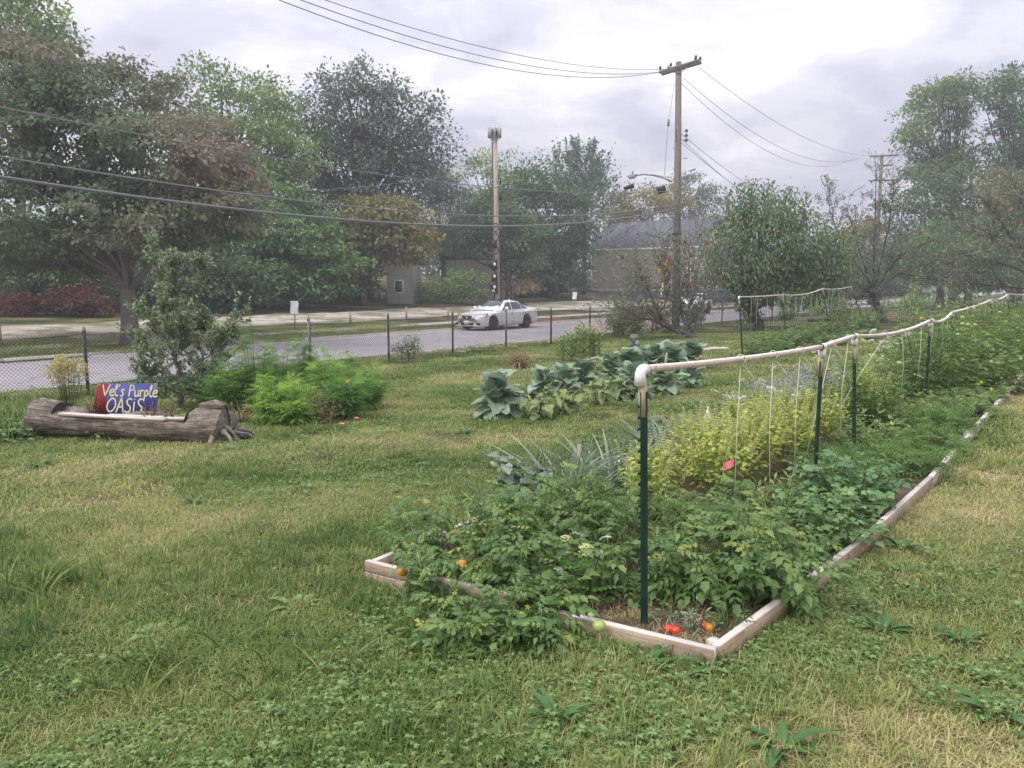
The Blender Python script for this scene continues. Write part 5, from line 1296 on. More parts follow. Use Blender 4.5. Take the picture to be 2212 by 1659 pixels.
Zm = gz(X_, Y_) + .045 + .012 * np.sin(X_ * 9) * np.sin(Y_ * 8)
idx = np.arange(60 * 9).reshape(60, 9); struct('bed_soil', mk_mesh('bed_soil', np.stack([X_, Y_, Zm], -1).reshape(-1, 3), np.stack([idx[:-1, :-1], idx[1:, :-1], idx[1:, 1:], idx[:-1, 1:]], -1).reshape(-1, 4)[:, ::-1], M['soil']))

# ------------------------------------------------------------------ bean trellises
def tpost_mesh(h):
    g = Geo(); V = []
    sec = [(-.016, 0), (.016, 0), (.016, .005), (.0035, .006), (.0035, .034), (-.0035, .034), (-.0035, .006), (-.016, .005)]
    for z in (-.15, h): V += [[x, y, z] for x, y in sec]
    F = np.array([[j, 8 + j, 8 + (j + 1) % 8, (j + 1) % 8] for j in range(8)]); g.add(V, F)
    for z in np.arange(.12, h - .05, .054): g.box([0, -.006, z], [.012, .014, .016])
    return g.mesh('t_post', M['tpost'])
def trellis(label, posts, sag, twines, rails_r=.016, face=None, extra_tail=True, seed=0):
    """posts: (foot xyz, top xyz, wood length, kind)"""
    gq = np.random.default_rng(seed)
    base = posts[0][0]; t = thing('bean_trellis', label, 'trellis', base)
    tops = []
    for i, (f, tp, wl, kind) in enumerate(posts):
        d = tp - f; H = np.linalg.norm(d); Rz = Vector(d).to_track_quat('Z', 'Y').to_matrix().to_4x4()
        po = ob('t_post', tpost_mesh(H - wl), t); po.matrix_local = Matrix.Translation(Vector(f - base)) @ Rz @ Matrix.Rotation(-.2 if i == 0 else .9, 4, 'Z')
        ob('post_extension', Geo().box([0, .01, H - wl * .5 - .07], [.03, .03, wl + .10]).mesh('post_extension', M['post_wood']), t).matrix_local = Matrix.Translation(Vector(f - base)) @ Rz @ Matrix.Rotation(.3, 4, 'Z')
        tops.append(tp)
    for i in range(len(tops)):
        tp = tops[i]; a = tops[min(i + 1, len(tops) - 1)] - tops[max(i - 1, 0)] if 0 < i < len(tops) - 1 else (tops[1] - tops[0] if i == 0 else tops[-1] - tops[-2])
        a = a / np.linalg.norm(a); c = tp - base
        g = Geo()
        if i in (0, len(tops) - 1):
            s = a if i == 0 else -a; k = .03
            P = [c + [0, 0, -.055], c + [0, 0, -.01]] + [c + [0, 0, -.01] + k * (s * (1 - math.cos(q)) + np.array([0, 0, 1]) * math.sin(q)) for q in np.linspace(.2, math.pi / 2, 6)] + [c + [0, 0, k - .01] + s * .05]
            g.tube(P, [.0275, .0265] + [.026] * 6 + [.0275], 14, caps=True)
        else:
            P = [c + a * x + [0, 0, .02] for x in (-.04, -.04, .04, .04)]
            g.tube([P[0], P[2]], .028, 12, caps=False); g.tube([c + a * -.04 + [0, 0, .02], c + a * .04 + [0, 0, .02]], .0245, 12, caps=False)
            g.tube([c + [0, 0, .0], c + [0, 0, -.06]], .027, 12)
        ob('pipe_fitting', g.mesh('pipe_fitting', M['pvc'], True), t)
    zo = np.array([0, 0, .022])
    ray_paths = []
    for i in range(len(tops) - 1):
        a, b = tops[i] - base + zo, tops[i + 1] - base + zo; d = unit(b - a)
        a2, b2 = a + d * (.03 if i else .06), b - d * .03; q = np.linspace(0, 1, 9)[:, None]
        P = a2 * (1 - q) + b2 * q; P[:, 2] -= sag[i] * 4 * (q * (1 - q))[:, 0]
        g = Geo(); g.tube(P, rails_r * 1.41, 4)
        me = g.mesh('rail', M['rail_wood']); o = ob('rail', me, t); ray_paths.append(P)
    for (i, f, ln, dx, dy) in twines:
        P = ray_paths[i]; k = f * 8; p = P[int(k)] + (P[min(8, int(k) + 1)] - P[int(k)]) * (k % 1)
        e = p + np.array([dx, dy, -ln]); m = (p + e) / 2 + gq.normal(size=3) * .008
        g = Geo().tube([p + [0, 0, -.02], m, e], .0028, 5)
        g.tube([p + np.array([.03 * math.cos(q), .03 * math.sin(q) * .2, .03 * math.sin(q)]) * 1.0 for q in np.linspace(0, 6.28, 8)], .003, 4)
        if extra_tail and gq.random() < .5: g.tube(bez(p + [0, 0, -.03], p + [.05, 0, -.05], p + [.09, -.02, -.14], 6), .003, 4)
        ob('twine', g.mesh('twine', M['twine']), t)
    return t
def tp_near(px_top, py_top, t_, wl, kind, foot_px=None, w_=1.65):
    f = gp(w_, t_); f[2] += .04
    tp = pd(px_top, py_top, f[1] + .0); return (f, tp - np.array([0, 0, .0]), wl, kind)
near_posts = [tp_near(1383, 808, 3.27, .085, 0), tp_near(1776, 755, 6.25, .09, 1), tp_near(1846, 731, 7.55, .11, 1), tp_near(2010, 696, 11.4, .07, 1), tp_near(2057, 678, 13.9, .05, 1), tp_near(2143, 650, 20.0, .07, 1), tp_near(2178, 637, 24.4, .06, 1), tp_near(2224, 637, 34.0, .06, 1)]
trellis('near vegetable trellis of green posts, sagging wooden rails and white pipe corners', near_posts, [.015, .0, .06, .07, .02, .05, .02],
    [(0, .42, .95, 0, .02), (0, .62, 1.0, .02, 0), (0, .82, .95, .01, .02), (1, .25, .9, -.2, -.1), (1, .8, .9, -.05, -.05), (2, .32, .75, -.55, -.25), (2, .55, .8, .03, 0), (2, .85, .8, -.02, 0), (3, .12, .6, 0, 0), (3, .5, .7, .05, 0), (3, .8, .6, 0, .05), (4, .3, .7, 0, 0), (4, .6, .6, .05, 0), (4, .8, .7, 0, 0), (5, .3, .6, 0, 0), (5, .6, .6, .0, 0), (5, .85, .7, 0, 0), (6, .3, .6, 0, 0), (6, .6, .6, .0, 0)], seed=4)
fp = []
for (px, py, w_, t_, wl) in ((1596, 643, 7.3, 20.0, .14), (1690, 638, 7.62, 24.8, .14), (1777, 625, 7.75, 30.6, .16), (1838, 620, 7.8, 36.5, .18)):
    f = gp(w_, t_); fp.append((f, pd(px, py, f[1]), wl, 0))
trellis('farther trellis with white pipe corners in front of the cherry tree', fp, [.02, .10, .06], [(0, .25, 1.2, 0, 0), (0, .38, 1.1, 0, 0), (0, .6, 1.0, .1, 0), (0, .8, 1.2, 0, 0), (1, .15, 1.2, 0, 0), (1, .3, 1.1, .05, 0), (1, .48, 1.1, -.2, 0), (1, .7, 1.0, 0, 0), (1, .85, 1.1, 0, 0), (2, .2, 1.1, 0, 0), (2, .35, 1.0, -.1, 0), (2, .55, 1.1, 0, 0), (2, .75, 1.0, 0, 0), (2, .9, 1.1, 0, 0)], seed=6)
# barcode sticker on the nearest elbow
tp0 = near_posts[0][1]

# ------------------------------------------------------------------ pink survey flags, stakes, small garden things
def flag(label, px, py, hgt=.34, turn=0.0, s=1.0):
    # py = middle of the flag; find the foot below it
    lo = py
    for yy in np.arange(py, py + 320, 1.0):
        p = at(px, yy); 
        if pd(px, py, p[1])[2] - p[2] <= hgt: break
    b = p; h = pd(px, py, b[1])[2] - b[2]
    t = thing('marker_flag', label, 'flag', b, 'pink marker flags')
    ob('wire_stem', Geo().tube([[0, 0, -.05], [.01, 0, h * .6], [0, 0, h + .05]], .0022, 4).mesh('wire_stem', M['galv']), t)
    V = []
    for i in range(5):
        for j in range(2): V.append([(i / 4) * .09 * s * math.cos(turn), (i / 4) * .09 * s * math.sin(turn) + .008 * math.sin(i * 1.6), h + .035 * s - j * .065 * s - .012 * i * s])
    F = np.array([[2 * i, 2 * i + 1, 2 * i + 3, 2 * i + 2] for i in range(4)])
    ob('flag_sheet', Geo().add(V, F).mesh('flag_sheet', M['pink'], True), t)
for (px, py, h, tn, lab) in ((519, 875, .34, .3, 'pink marker flag at the rooty end of the log'), (1175, 751, .32, .2, 'leftmost pink flag near the milkweed'), (1202, 746, .32, .4, 'pink flag just left of the milkweed against the fence'), (1207, 764, .30, .6, 'pink flag in front of the milkweed, left side'),
        (1291, 751, .28, 0, 'pink flag touching the right side of the milkweed'), (1319, 757, .28, .5, 'pink flag right of the milkweed, nearest the collards'), (1333, 746, .33, .2, 'rightmost pink flag of those around the milkweed'),
        (1596, 762, .30, .3, 'pink flag at the foot of the far trellis first post'), (1691, 736, .3, .6, 'pink flag beside the far trellis second post'), (1504, 786, .25, .2, 'pink flag at the right end of the collard row')):
    flag(lab, px, py, h, tn)
def flag_at(label, w, t, h, turn, s):
    b = gp(w, t, .04); th_ = thing('marker_flag', label, 'flag', b, 'pink marker flags')
    ob('wire_stem', Geo().tube([[0, 0, -.05], [0, 0, h + .05]], .0022, 4).mesh('wire_stem', M['galv']), th_)
    V = []
    for i in range(5):
        for j in range(2): V.append([(i / 4) * .09 * s * math.cos(turn), (i / 4) * .09 * s * math.sin(turn) + .008 * math.sin(i * 1.6), h + .035 * s - j * .07 * s + .012 * i * s])
    ob('flag_sheet', Geo().add(V, np.array([[2 * i, 2 * i + 1, 2 * i + 3, 2 * i + 2] for i in range(4)])).mesh('flag_sheet', M['pink'], True), th_)
flag_at('pink marker flag among the tomato plants in the near bed', 2.02, 5.25, .37, .1, .85)
flag_at('pink marker flag near the far boards of the near bed', 1.35, 14.5, .34, .3, .9)
def small(name, label, cat, me, loc, rz=0, group=None):
    o = ob(name, me, None, loc, rz); tag(o, label, cat, group); return o
b = at(1171, 1030); b[2] += 0
small('garden_stake', 'short grey wooden stake standing among the leeks', 'stake', Geo().box([0, 0, .17], [.035, .018, .42]).mesh('garden_stake', M['stake']), gp(3.42, 5.55, .02), .4)
b = at(1437, 822); small('garden_stake', 'pale wooden stake sticking out of the collard row', 'stake', Geo().box([0, 0, .25], [.045, .02, .6], np.array([[.99, 0, .1], [0, 1, 0], [-.1, 0, .99]])).mesh('garden_stake', M['stake']), at(1436, 822), .3)
b = at(1372, 765)
t = thing('garden_pinwheel', 'small blue and lime butterfly ornament on a stick right of the milkweed', 'ornament', b)
ob('stick', Geo().tube([[0, 0, -.05], [0, 0, .28]], .005, 5).mesh('stick', M['black']), t)
for i, (c, a) in enumerate((((.03, .08, .36), 2.4), ((.02, .06, .3), 3.5), ((.38, .48, .12), .9), ((.02, .08, .3), -.4))):
    d = np.array([math.cos(a), 0, math.sin(a)]); ob('wing', Geo().add([[0, -.01, .28], np.array([0, -.03, .28]) + d * .10 + [-.05 * d[2], 0, .05 * d[0]], np.array([0, -.01, .28]) + d * .16, np.array([0, -.03, .28]) + d * .10 - [-.05 * d[2], 0, .05 * d[0]]], np.array([[0, 1, 2, 3]])).mesh('wing', plain('wing_paint%d' % i, c, .4)), t)
def stone(label, px, py, s, mat, seed, name='stone'):
    g = np.random.default_rng(seed); me = fruit_mesh(1.0, mat); co = np.array([v.co[:] for v in me.vertices]); co *= 1 + .22 * np.sin(co * 3 + seed)
    me.vertices.foreach_set('co', (co * np.array([s, s * .6, s * .38])).astype(np.float32).ravel()); me.update()
    b = at(px, py); small(name, label, 'stone', me, b + [0, 0, s * .2], g.uniform(0, 3))
M['pale_stone'] = plain('pale_stone', (.50, .44, .36), .9, .2, 0, .2, 6)
M['grey_stone'] = plain('grey_stone', (.26, .25, .22), .9, .2, 0, .2, 6)
stone('grey concrete block at the foot of the fence right of the milkweed', 1372, 734, .42, 'grey_stone', 1, 'block')
stone('left one of the pale stones right of the collards', 1528, 759, .22, 'pale_stone', 2); stone('middle one of the pale stones right of the collards', 1545, 757, .24, 'pale_stone', 3); stone('right one of the pale stones right of the collards', 1561, 756, .18, 'pale_stone', 4)
for i, (w, t) in enumerate(((.93, 9.4), (.87, 13.2))):
    me = fruit_mesh(1.0, 'pale_stone'); co = np.array([v.co[:] for v in me.vertices]) * np.array([.10, .05, .06]); me.vertices.foreach_set('co', co.astype(np.float32).ravel()); me.update()
    small('stone', ['first', 'second', 'third', 'fourth', 'fifth'][i] + ' white stone along the far right edge of the near bed', 'stone', me, gp(w, t, .08), 1.0 + i * .4, 'white stones edging the bed')
# fallen tomatoes and picnic furniture
for i, (px, py, m, lab) in enumerate(((1444, 1386, 'tomato_red', 'split red tomato lying left of the small sage plant'), (1459, 1389, 'tomato_red', 'second red tomato left of the sage, toward the corner'), (1520, 1379, 'tomato_red', 'larger red tomato right of the small sage plant'), (1531, 1383, 'tomato_orange', 'orange red tomato at the right of the sage'))):
    b = at(px, py); small('fallen_tomato', lab, 'tomato', fruit_mesh(.026, m), b + [0, 0, .06], i, 'tomatoes fallen on the bed soil')
def picnic(label, px, py, col, tilt, Y):
    b = pd(px, py, Y); b[2] = float(gz(b[0], b[1]))
    t = thing('picnic_table', label, 'table', b, 'tables under the right hand trees', tilt)
    for i in range(4): ob('top_board', Geo().box([0, -.33 + i * .2, .75], [1.8, .18, .04]).mesh('top_board', col), t)
    for s in (-1, 1): ob('bench_board', Geo().box([0, s * .72, .45], [1.8, .26, .04]).mesh('bench_board', col), t)
    for x in (-.6, .6):
        for s in (-1, 1): ob('leg', Geo().tube([[x, s * .25, .73], [x, s * .68, 0]], .05, 4).mesh('leg', col), t)
picnic('purple picnic table at the right edge beyond the trellis', 2150, 655, M['purple'], .2, 58)
picnic('dark picnic table under the trees left of the purple one', 2010, 655, M['pole_wood'], -.3, 60)
picnic('white table under the trees right of the bare apple tree', 1945, 652, M['white'], .1, 62)
# ------------------------------------------------------------------ plants
ov = lambda a=.32, p=.42: (lambda y: a * (math.sin(math.pi * min(1, max(0, y)) ** (.75)) ** .9) + .004)
LF_TOM = strip_leaf(ov(.27), 5, .15, .35, .22, .03, 1)
LF_TOM2 = strip_leaf(ov(.22), 5, .3, .7, .22, .05, 2)
TOM_A = pinnate(3, LF_TOM, .36, .72, 1.05, .30, .5, 1.15)
TOM_B = pinnate(4, LF_TOM2, .36, .70, 1.15, .55, .4, 1.1)
TOM_C = pinnate(2, LF_TOM, .50, .60, 1.0, .2, .3, 1.1)
TOM_FAR = pinnate(2, LEAF4, .46, .65, 1.0, .35, .4, 1.1)
FEATHER = pinnate(5, (LEAFN[0] * np.array([1.5, 1, 1]), LEAFN[1]), .36, .85, .9, .25, .7, .8)
_fl = pinnate(4, LEAFN, .40, .8, .85, .1, .6, .8)
_wide = (LEAFN[0] * np.array([1.7, 1, 1]), LEAFN[1])
_fl = pinnate(2, _wide, .50, .8, .85, .1, .5, .9)
FEATHER2 = pinnate(3, _fl, .52, .8, 1.0, .3, .5, .9)
CEL = pinnate(1, strip_leaf(ov(.42), 3, .1, .25, .28, .03, 5), .50, .42, .95, .12, .3, 1.1)
BASIL = strip_leaf(ov(.30), 3, .3, .4, 0, .02, 6)
STRAP = strip_leaf(lambda y: .022 * (1 - y * y * .9) + .002, 7, 1.2, .55)
STRAP_ST = strip_leaf(lambda y: .02 * (1 - y * y * .9) + .002, 5, 1.0, .12)
COLL = [strip_leaf(lambda y: .34 * math.sin(math.pi * min(1, y * .84 + .12) ** .95) ** .7 + .02, 9, f, c, .09, .045, s, .26) for (f, c, s) in ((.30, .35, 1), (.45, .55, 2), (.2, .8, 3))]
EGG = [strip_leaf(lambda y: .27 * math.sin(math.pi * min(1, y * .9 + .1) ** .7) + .01, 7, f, c, .22, .02, s, .15) for (f, c, s) in ((.15, .5, 4), (.3, .8, 5))]
DOCK = [strip_leaf(lambda y: .17 * math.sin(math.pi * min(1, y * .93 + .07) ** .8) + .008, 7, f, c, .05, .012, s, .1) for (f, c, s) in ((.4, .35, 7), (.3, .6, 8))]
PLANT = [strip_leaf(lambda y: .12 * math.sin(math.pi * min(1, y * .95 + .05) ** .7) + .008, 6, .5, .45, .0, .008, 9, .12)]
MILK = (LEAF4[0] * np.array([.8, 1, 1]), LEAF4[1])
RHUB = [strip_leaf(lambda y: .40 * math.sin(math.pi * min(1, y * .85 + .15) ** .8) + .02, 8, .1, .5, .08, .03, 11, .1)]

def plant(name, label, cat, base, h, spread, ns, lps, tmpl, ls, mat, seed, stem='stem_green', group=None, up=.35, droop=.15, lo=.12, sep=None, taper=.35, sr=.004,
          lean=.9, flowers=(), fruits=(), minh=.55, var=.2, bushy=1.0, vbias=0.0):
    g = np.random.default_rng(seed); base = np.asarray(base, float)
    t = thing(name, label, cat, base, group)
    gs = Geo(); P, D, S, tips = [], [], [], []
    for i in range(ns):
        a = g.uniform(0, 2 * math.pi); rad = spread * math.sqrt(g.random()) * lean; hh = h * g.uniform(minh, 1.0)
        hh *= 1 - .35 * (rad / max(spread, 1e-3)) ** 2
        b0 = np.array([math.cos(a), math.sin(a), 0]) * rad * .25; e = np.array([math.cos(a) * rad, math.sin(a) * rad, hh]) + g.normal(size=3) * .03 * h
        m = (b0 + e) / 2 + np.array([math.cos(a), math.sin(a), 0]) * rad * .15 + np.array([0, 0, hh * .12])
        Q = bez(b0, m, e, 7); gs.tube(Q, np.linspace(sr, sr * .4, 7), 4, caps=False); tips.append((e, unit(Q[-1] - Q[-2])))
        k = max(2, int(lps * g.uniform(.7, 1.3)))
        for f in np.linspace(lo, 1, k):
            q = f * 6; p = Q[int(q)] + (Q[min(6, int(q) + 1)] - Q[int(q)]) * (q % 1)
            la = a + g.normal() * 1.5; d = np.array([math.cos(la), math.sin(la), up + (f - .5) * .5 + g.normal() * .25 - droop])
            P.append(p); D.append(d); S.append(ls * (1 - taper * f) * g.uniform(.7, 1.25))
    ob('stem', gs.mesh('stem', M[stem]), t)
    P, D, S = np.array(P), np.array(D), np.array(S); n = len(P)
    N_ = g.normal(size=(n, 3)) * .3 + np.array([0, 0, 1.0]); FR = frames(D, N_)
    if sep:
        for i in range(n): frame_obj('leaf', sep[g.integers(len(sep))], t, P[i], FR[i], S[i])
    else:
        v = np.clip(.45 + vbias + var * g.normal(size=n), 0, 1)
        V, F = place(tmpl[0], tmpl[1], P, FR, S)
        ob('foliage', mk_mesh('foliage', V, F, M[mat], np.repeat(v, len(tmpl[1]))), t)
    for (nm, m_, tm, s, cnt, where) in flowers:
        k = 0; FP, FD = [], []
        for i in range(cnt):
            p, d = tips[g.integers(len(tips))] if where == 'tip' else (P[g.integers(n)], np.array([0, 0, 1.]))
            FP.append(p + g.normal(size=3) * .02 + np.array([0, 0, .02])); FD.append(unit(d + g.normal(size=3) * .4))
        for p, d in zip(FP, FD):
            o = bpy.data.objects.new(nm, tm); link(o, t); x = unit(np.cross(d, [0.3, .9, .1])); y = np.cross(d, x)
            Mx = Matrix.Identity(4)
            for r in range(3): Mx[r][0], Mx[r][1], Mx[r][2], Mx[r][3] = x[r] * s, y[r] * s, d[r] * s, p[r]
            o.matrix_local = Mx
    for (nm, me, cnt, zlo, zhi) in fruits:
        for i in range(cnt):
            a = g.uniform(0, 6.28); r = spread * g.uniform(.5, .95)
            frame_obj(nm, me, t, np.array([r * math.cos(a), r * math.sin(a), h * g.uniform(zlo, zhi)]), np.eye(3), g.uniform(.7, 1.2))
    return t
def petal_mesh(name, n, mat, l=1.0, w=.35, cup=.25):
    g = Geo()
    for i in range(n):
        a = i * 2 * math.pi / n; c, s = math.cos(a), math.sin(a)
        g.add([[0, 0, 0], [c * .6 * l - s * w, s * .6 * l + c * w, cup * .5], [c * l, s * l, cup], [c * .6 * l + s * w, s * .6 * l - c * w, cup * .5]], np.array([[0, 1, 2, 3]]), (i % 2) * .6 + .2)
    return g.mesh(name, M[mat])
def umbel_mesh(name, mat, seed=0):
    g = np.random.default_rng(seed); G_ = Geo()
    for i in range(70):
        a = g.uniform(0, 6.28); r = math.sqrt(g.random()); z = .35 * (1 - r * r) + g.normal() * .03
        c = np.array([r * math.cos(a), r * math.sin(a), z]); s = .13
        x = unit(g.normal(size=3) * .3 + [1, 0, 0]); y = unit(np.cross([0, 0, 1.0], x) + g.normal(size=3) * .2)
        G_.add([c - x * s, c - y * s, c + x * s, c + y * s], np.array([[0, 1, 2, 3]]), g.random())
        if i % 6 == 0: G_.add([[0, 0, -.9], c, c + [.03, 0, 0]], np.array([[0, 1, 2]]), 0)
    return G_.mesh(name, M[mat])
F_ORANGE = petal_mesh('flower', 7, 'orange_petal'); F_YEL = petal_mesh('flower', 6, 'yellow_petal'); F_TOMY = petal_mesh('blossom', 5, 'yellow_petal', 1, .16, -.3)
F_WHITE = umbel_mesh('umbel', 'white_petal', 1); F_LIME = umbel_mesh('umbel', 'lime_petal', 2)
T_GREEN = fruit_mesh(.03, 'tomato_green'); T_ORANGE = fruit_mesh(.03, 'tomato_orange'); T_RED = fruit_mesh(.03, 'tomato_red')
def leafmeshes(tm, mat): return [mk_mesh('leaf', v, f, M[mat], None, True) for v, f in tm]
L_TOM = leafmeshes([TOM_A, TOM_B, TOM_C], 'f_tomato_obj'); L_COLL = leafmeshes(COLL, 'f_collard'); L_EGG = leafmeshes(EGG, 'f_egg'); L_DOCK = leafmeshes(DOCK, 'f_dock'); M['f_plantain'] = leafmat('plantain_leaf', G((.028, .070, .020), (.055, .110, .030)), .15, .4, .35, True); L_PLANT = leafmeshes(PLANT, 'f_plantain')
M['f_rhub'] = leafmat('rhubarb_leaf', G((.045, .085, .035), (.07, .115, .045)), .15, .5, .3, True); L_RHUB = leafmeshes(RHUB, 'f_rhub')

LG = 'leeks along the left side of the bed'
def leek(label, w, t, n, h, seed, spread=.28, group=LG):
    g = np.random.default_rng(seed); b = gp(w, t, .02); th_ = thing('leek_clump', label, 'leek', b, group); P, D, S = [], [], []
    for i in range(n):
        a = g.uniform(0, 6.28); P.append([g.normal() * spread * .5, g.normal() * spread * .5, 0]); D.append([math.cos(a) * .55, math.sin(a) * .55, 1.0]); S.append(h * g.uniform(.6, 1.15))
    V, F = place(*STRAP, np.array(P), frames(np.array(D), np.array(D) * [-1, -1, 0] + [0, 0, .8] + g.normal(size=(n, 3)) * .2), np.array(S) * 1.1)
    V2, F2 = place(*STRAP_ST, np.array(P), frames(np.array(D) * [.4, .4, 1], g.normal(size=(n, 3))), np.array(S) * .8)
    ob('strap_leaves', mk_mesh('strap_leaves', np.concatenate([V, V2]), np.concatenate([F, F2 + len(V)]), M['f_leek'], np.concatenate([np.repeat(g.random(n), len(STRAP[1])), np.repeat(g.random(n), len(STRAP_ST[1]))]), True), th_)
# ---- near bed: sprawling tomatoes at the front
GTOM = 'tomato plants at the front of the near bed'
front = [  # w, t, h, spread, stems, leaves/stem, sep, label
 (3.28, 3.40, .34, .30, 9, 6, 1, 'small tomato plant at the left corner board of the bed'),
 (2.92, 3.22, .26, .32, 8, 6, 1, 'low tomato plant spilling over the stacked left boards'),
 (2.55, 3.42, .36, .36, 10, 6, 1, 'yellow flowered tomato plant in the middle of the front edge'),
 (2.22, 3.30, .30, .36, 10, 6, 1, 'tomato plant hanging over the front boards beside the white umbels'),
 (2.35, 2.86, .16, .40, 10, 5, 1, 'flat tomato vine sprawling on the grass before the bed'),
 (2.02, 3.02, .18, .26, 7, 5, 1, 'tomato vine with green fruits lying against the front board'),
 (1.92, 3.72, .36, .34, 9, 6, 1, 'tomato plant just left of the first green post'),
 (1.48, 3.80, .34, .30, 9, 6, 1, 'bright tomato plant just right of the first green post'),
 (1.22, 3.95, .38, .30, 10, 6, 1, 'large leaved tomato plant leaning over the right hand board'),
 (1.55, 4.30, .42, .38, 11, 6, 1, 'tomato plant behind the bright one near the first twine'),
 (2.70, 3.85, .42, .40, 11, 6, 0, 'tomato plant in the second row behind the yellow flowers'),
 (2.25, 4.15, .46, .42, 12, 6, 0, 'dense tomato plant left of the first green post, second row'),
 (3.05, 4.10, .40, .36, 10, 6, 0, 'tomato plant beside the broad rhubarb leaves'),
 (1.95, 4.85, .46, .40, 11, 6, 0, 'tomato plant in front of the flowering basil'),
 (1.40, 4.85, .40, .34, 10, 6, 0, 'tomato plant between pink flag and right hand board'),
 (2.65, 4.75, .46, .40, 11, 6, 0, 'tomato plant left of the basil, third row'),
 (1.75, 5.55, .42, .36, 10, 6, 0, 'tomato plant at the foot of the second green post')]
for i, (w, t, h, s, ns, lp, sp, lab) in enumerate(front):
    yb = .06 if w < 2.1 and 3.6 < t < 4.4 else -.03
    plant('tomato_plant', lab, 'tomato plant', gp(w, t, .03), h * (1.25 if t < 4.5 else .60), s * (1.15 if t < 4.5 else .95), ns + (5 if sp else 10), lp + 3, (TOM_A, TOM_B)[i % 2], .19 if w < 2 else .165, 'f_tomato', 100 + i, group=GTOM, sep=L_TOM if sp else None, sr=.0045, vbias=yb, up=.3,
          flowers=(('blossom', None, F_TOMY, .016, 7, 'leaf'),) if w > 2 else (), fruits=(('tomato', T_GREEN, 3, .1, .4),) if i in (3, 5, 8) else ((('tomato', T_ORANGE, 2, .2, .6),) if i in (1, 2) else ()))
# white and lime umbels standing at the front edge
def umbels(label, w, t, hs, seed, group=None):
    g = np.random.default_rng(seed); b = gp(w, t, .03); th_ = thing('flowering_carrot', label, 'flower', b, group)
    gs = Geo()
    for (dx, dy, h, s, kind) in hs:
        e = np.array([dx, dy, h]); gs.tube(bez([dx * .2, dy * .2, 0], [dx * .4, dy * .4, h * .7], e, 6), .0035, 4, caps=False)
        o = ob('umbel', F_WHITE if kind else F_LIME, th_, e); o.scale = (s, s, s); o.rotation_euler = (g.normal() * .4, g.normal() * .4, g.uniform(0, 6))
    ob('stem', gs.mesh('stem', M['stem_green']), th_)
    n = 14; P = np.stack([g.uniform(-.1, .1, n), g.uniform(-.1, .1, n), g.uniform(.03, min(.4, hs[0][2] * .6), n)], -1)
    V, F = place(*FEATHER, P, frames(np.stack([g.normal(size=n), g.normal(size=n), np.full(n, .6)], -1), np.tile([0, 0, 1.], (n, 1))), .16)
    ob('foliage', mk_mesh('foliage', V, F, M['f_feather'], np.repeat(g.random(n) * .5, len(FEATHER[1]))), th_)
umbels('white and lime carrot umbels at the front edge of the bed', 2.02, 3.38, [(-.12, .0, .36, .035, 0), (-.05, .03, .37, .036, 1), (-.02, -.06, .32, .042, 0), (.09, .0, .36, .035, 1), (-.16, -.10, .22, .03, 1), (-.10, -.22, .12, .045, 0), (.06, -.05, .30, .018, 1)], 7)
UG = 'flowering carrots along the near bed'
for i, (w, t, lab) in enumerate(((2.75, 10.6, 'cluster of white umbels at the left of the second green post'), (2.55, 12.0, 'cluster of white umbels left of the third green post'), (2.35, 13.2, 'cluster of white umbels right of the third green post'), (2.7, 14.6, 'farthest cluster of white umbels against the trellis rail'), (3.2, 9.4, 'pale lime umbels rising beside the borage'))):
    g = np.random.default_rng(300 + i); umbels(lab, w, t, [(g.normal() * .3, g.normal() * .3, g.uniform(.50, .92) * (1 if i < 4 else .62), g.uniform(.045, .075), int(g.random() < .72)) for _ in range(17)], 40 + i, UG)
# rhubarb, celery, parsley, feathery carrots
def rosette(name, label, cat, base, n, size, meshes, seed, el=(.2, .9), group=None, rad=.03):  # leaves spring from one crown
    g = np.random.default_rng(seed); t = thing(name, label, cat, base, group)
    for i in range(n):
        a = i * 2.4 + g.normal() * .25; e = g.uniform(*el); d = np.array([math.cos(a) * math.cos(e), math.sin(a) * math.cos(e), math.sin(e)])
        fr = frames(d[None], np.array([[-math.cos(a) * .4, -math.sin(a) * .4, 1.0]]) + g.normal(size=(1, 3)) * .15)[0]
        frame_obj('leaf', meshes[g.integers(len(meshes))], t, np.array([math.cos(a), math.sin(a), 0]) * rad, fr, size * g.uniform(.65, 1.2))
    return t
rosette('rhubarb_plant', 'broad dark rhubarb leaves at the left edge of the bed', 'rhubarb', gp(3.25, 4.45, .03), 8, .42, L_RHUB, 5, (.3, .9))
plant('celery_plant', 'glossy dark celery mound bulging over the right hand board', 'celery', gp(1.28, 5.95, .02), .44, .46, 56, 5, CEL, .15, 'f_celery', 131, lo=.45, up=.25, sr=.005, minh=.6)
plant('celery_plant', 'lighter celery plant between the tomatoes and right hand board', 'celery', gp(1.22, 5.15, .02), .36, .34, 36, 5, CEL, .13, 'f_celery', 132, lo=.4, sr=.004, vbias=.25)
plant('parsley_plant', 'small curly parsley tuft at the right hand board', 'parsley', gp(1.14, 4.55, .02), .15, .15, 22, 4, FEATHER, .07, 'f_parsley', 133, lo=.4)
CG = 'feathery carrot clumps along the right hand boards'
for i, (w, t, lab) in enumerate(((1.22, 7.5, 'nearest feathery carrot clump behind the celery mound'), (1.18, 8.5, 'second feathery carrot clump behind the celery mound'), (1.2, 9.8, 'third feathery carrot clump along the boards'), (1.16, 11.4, 'fourth feathery carrot clump along the boards'), (1.6, 6.9, 'feathery carrot clump at the foot of the third green post'))):
    plant('carrot_plant', lab, 'carrot', gp(w, t, .02), .34, .46, 38, 5, FEATHER2, .19, 'f_parsley' if i != 3 else 'f_weed', 140 + i, group=CG, lo=.4, up=.3)
GW = 'weedy patches in the near bed'
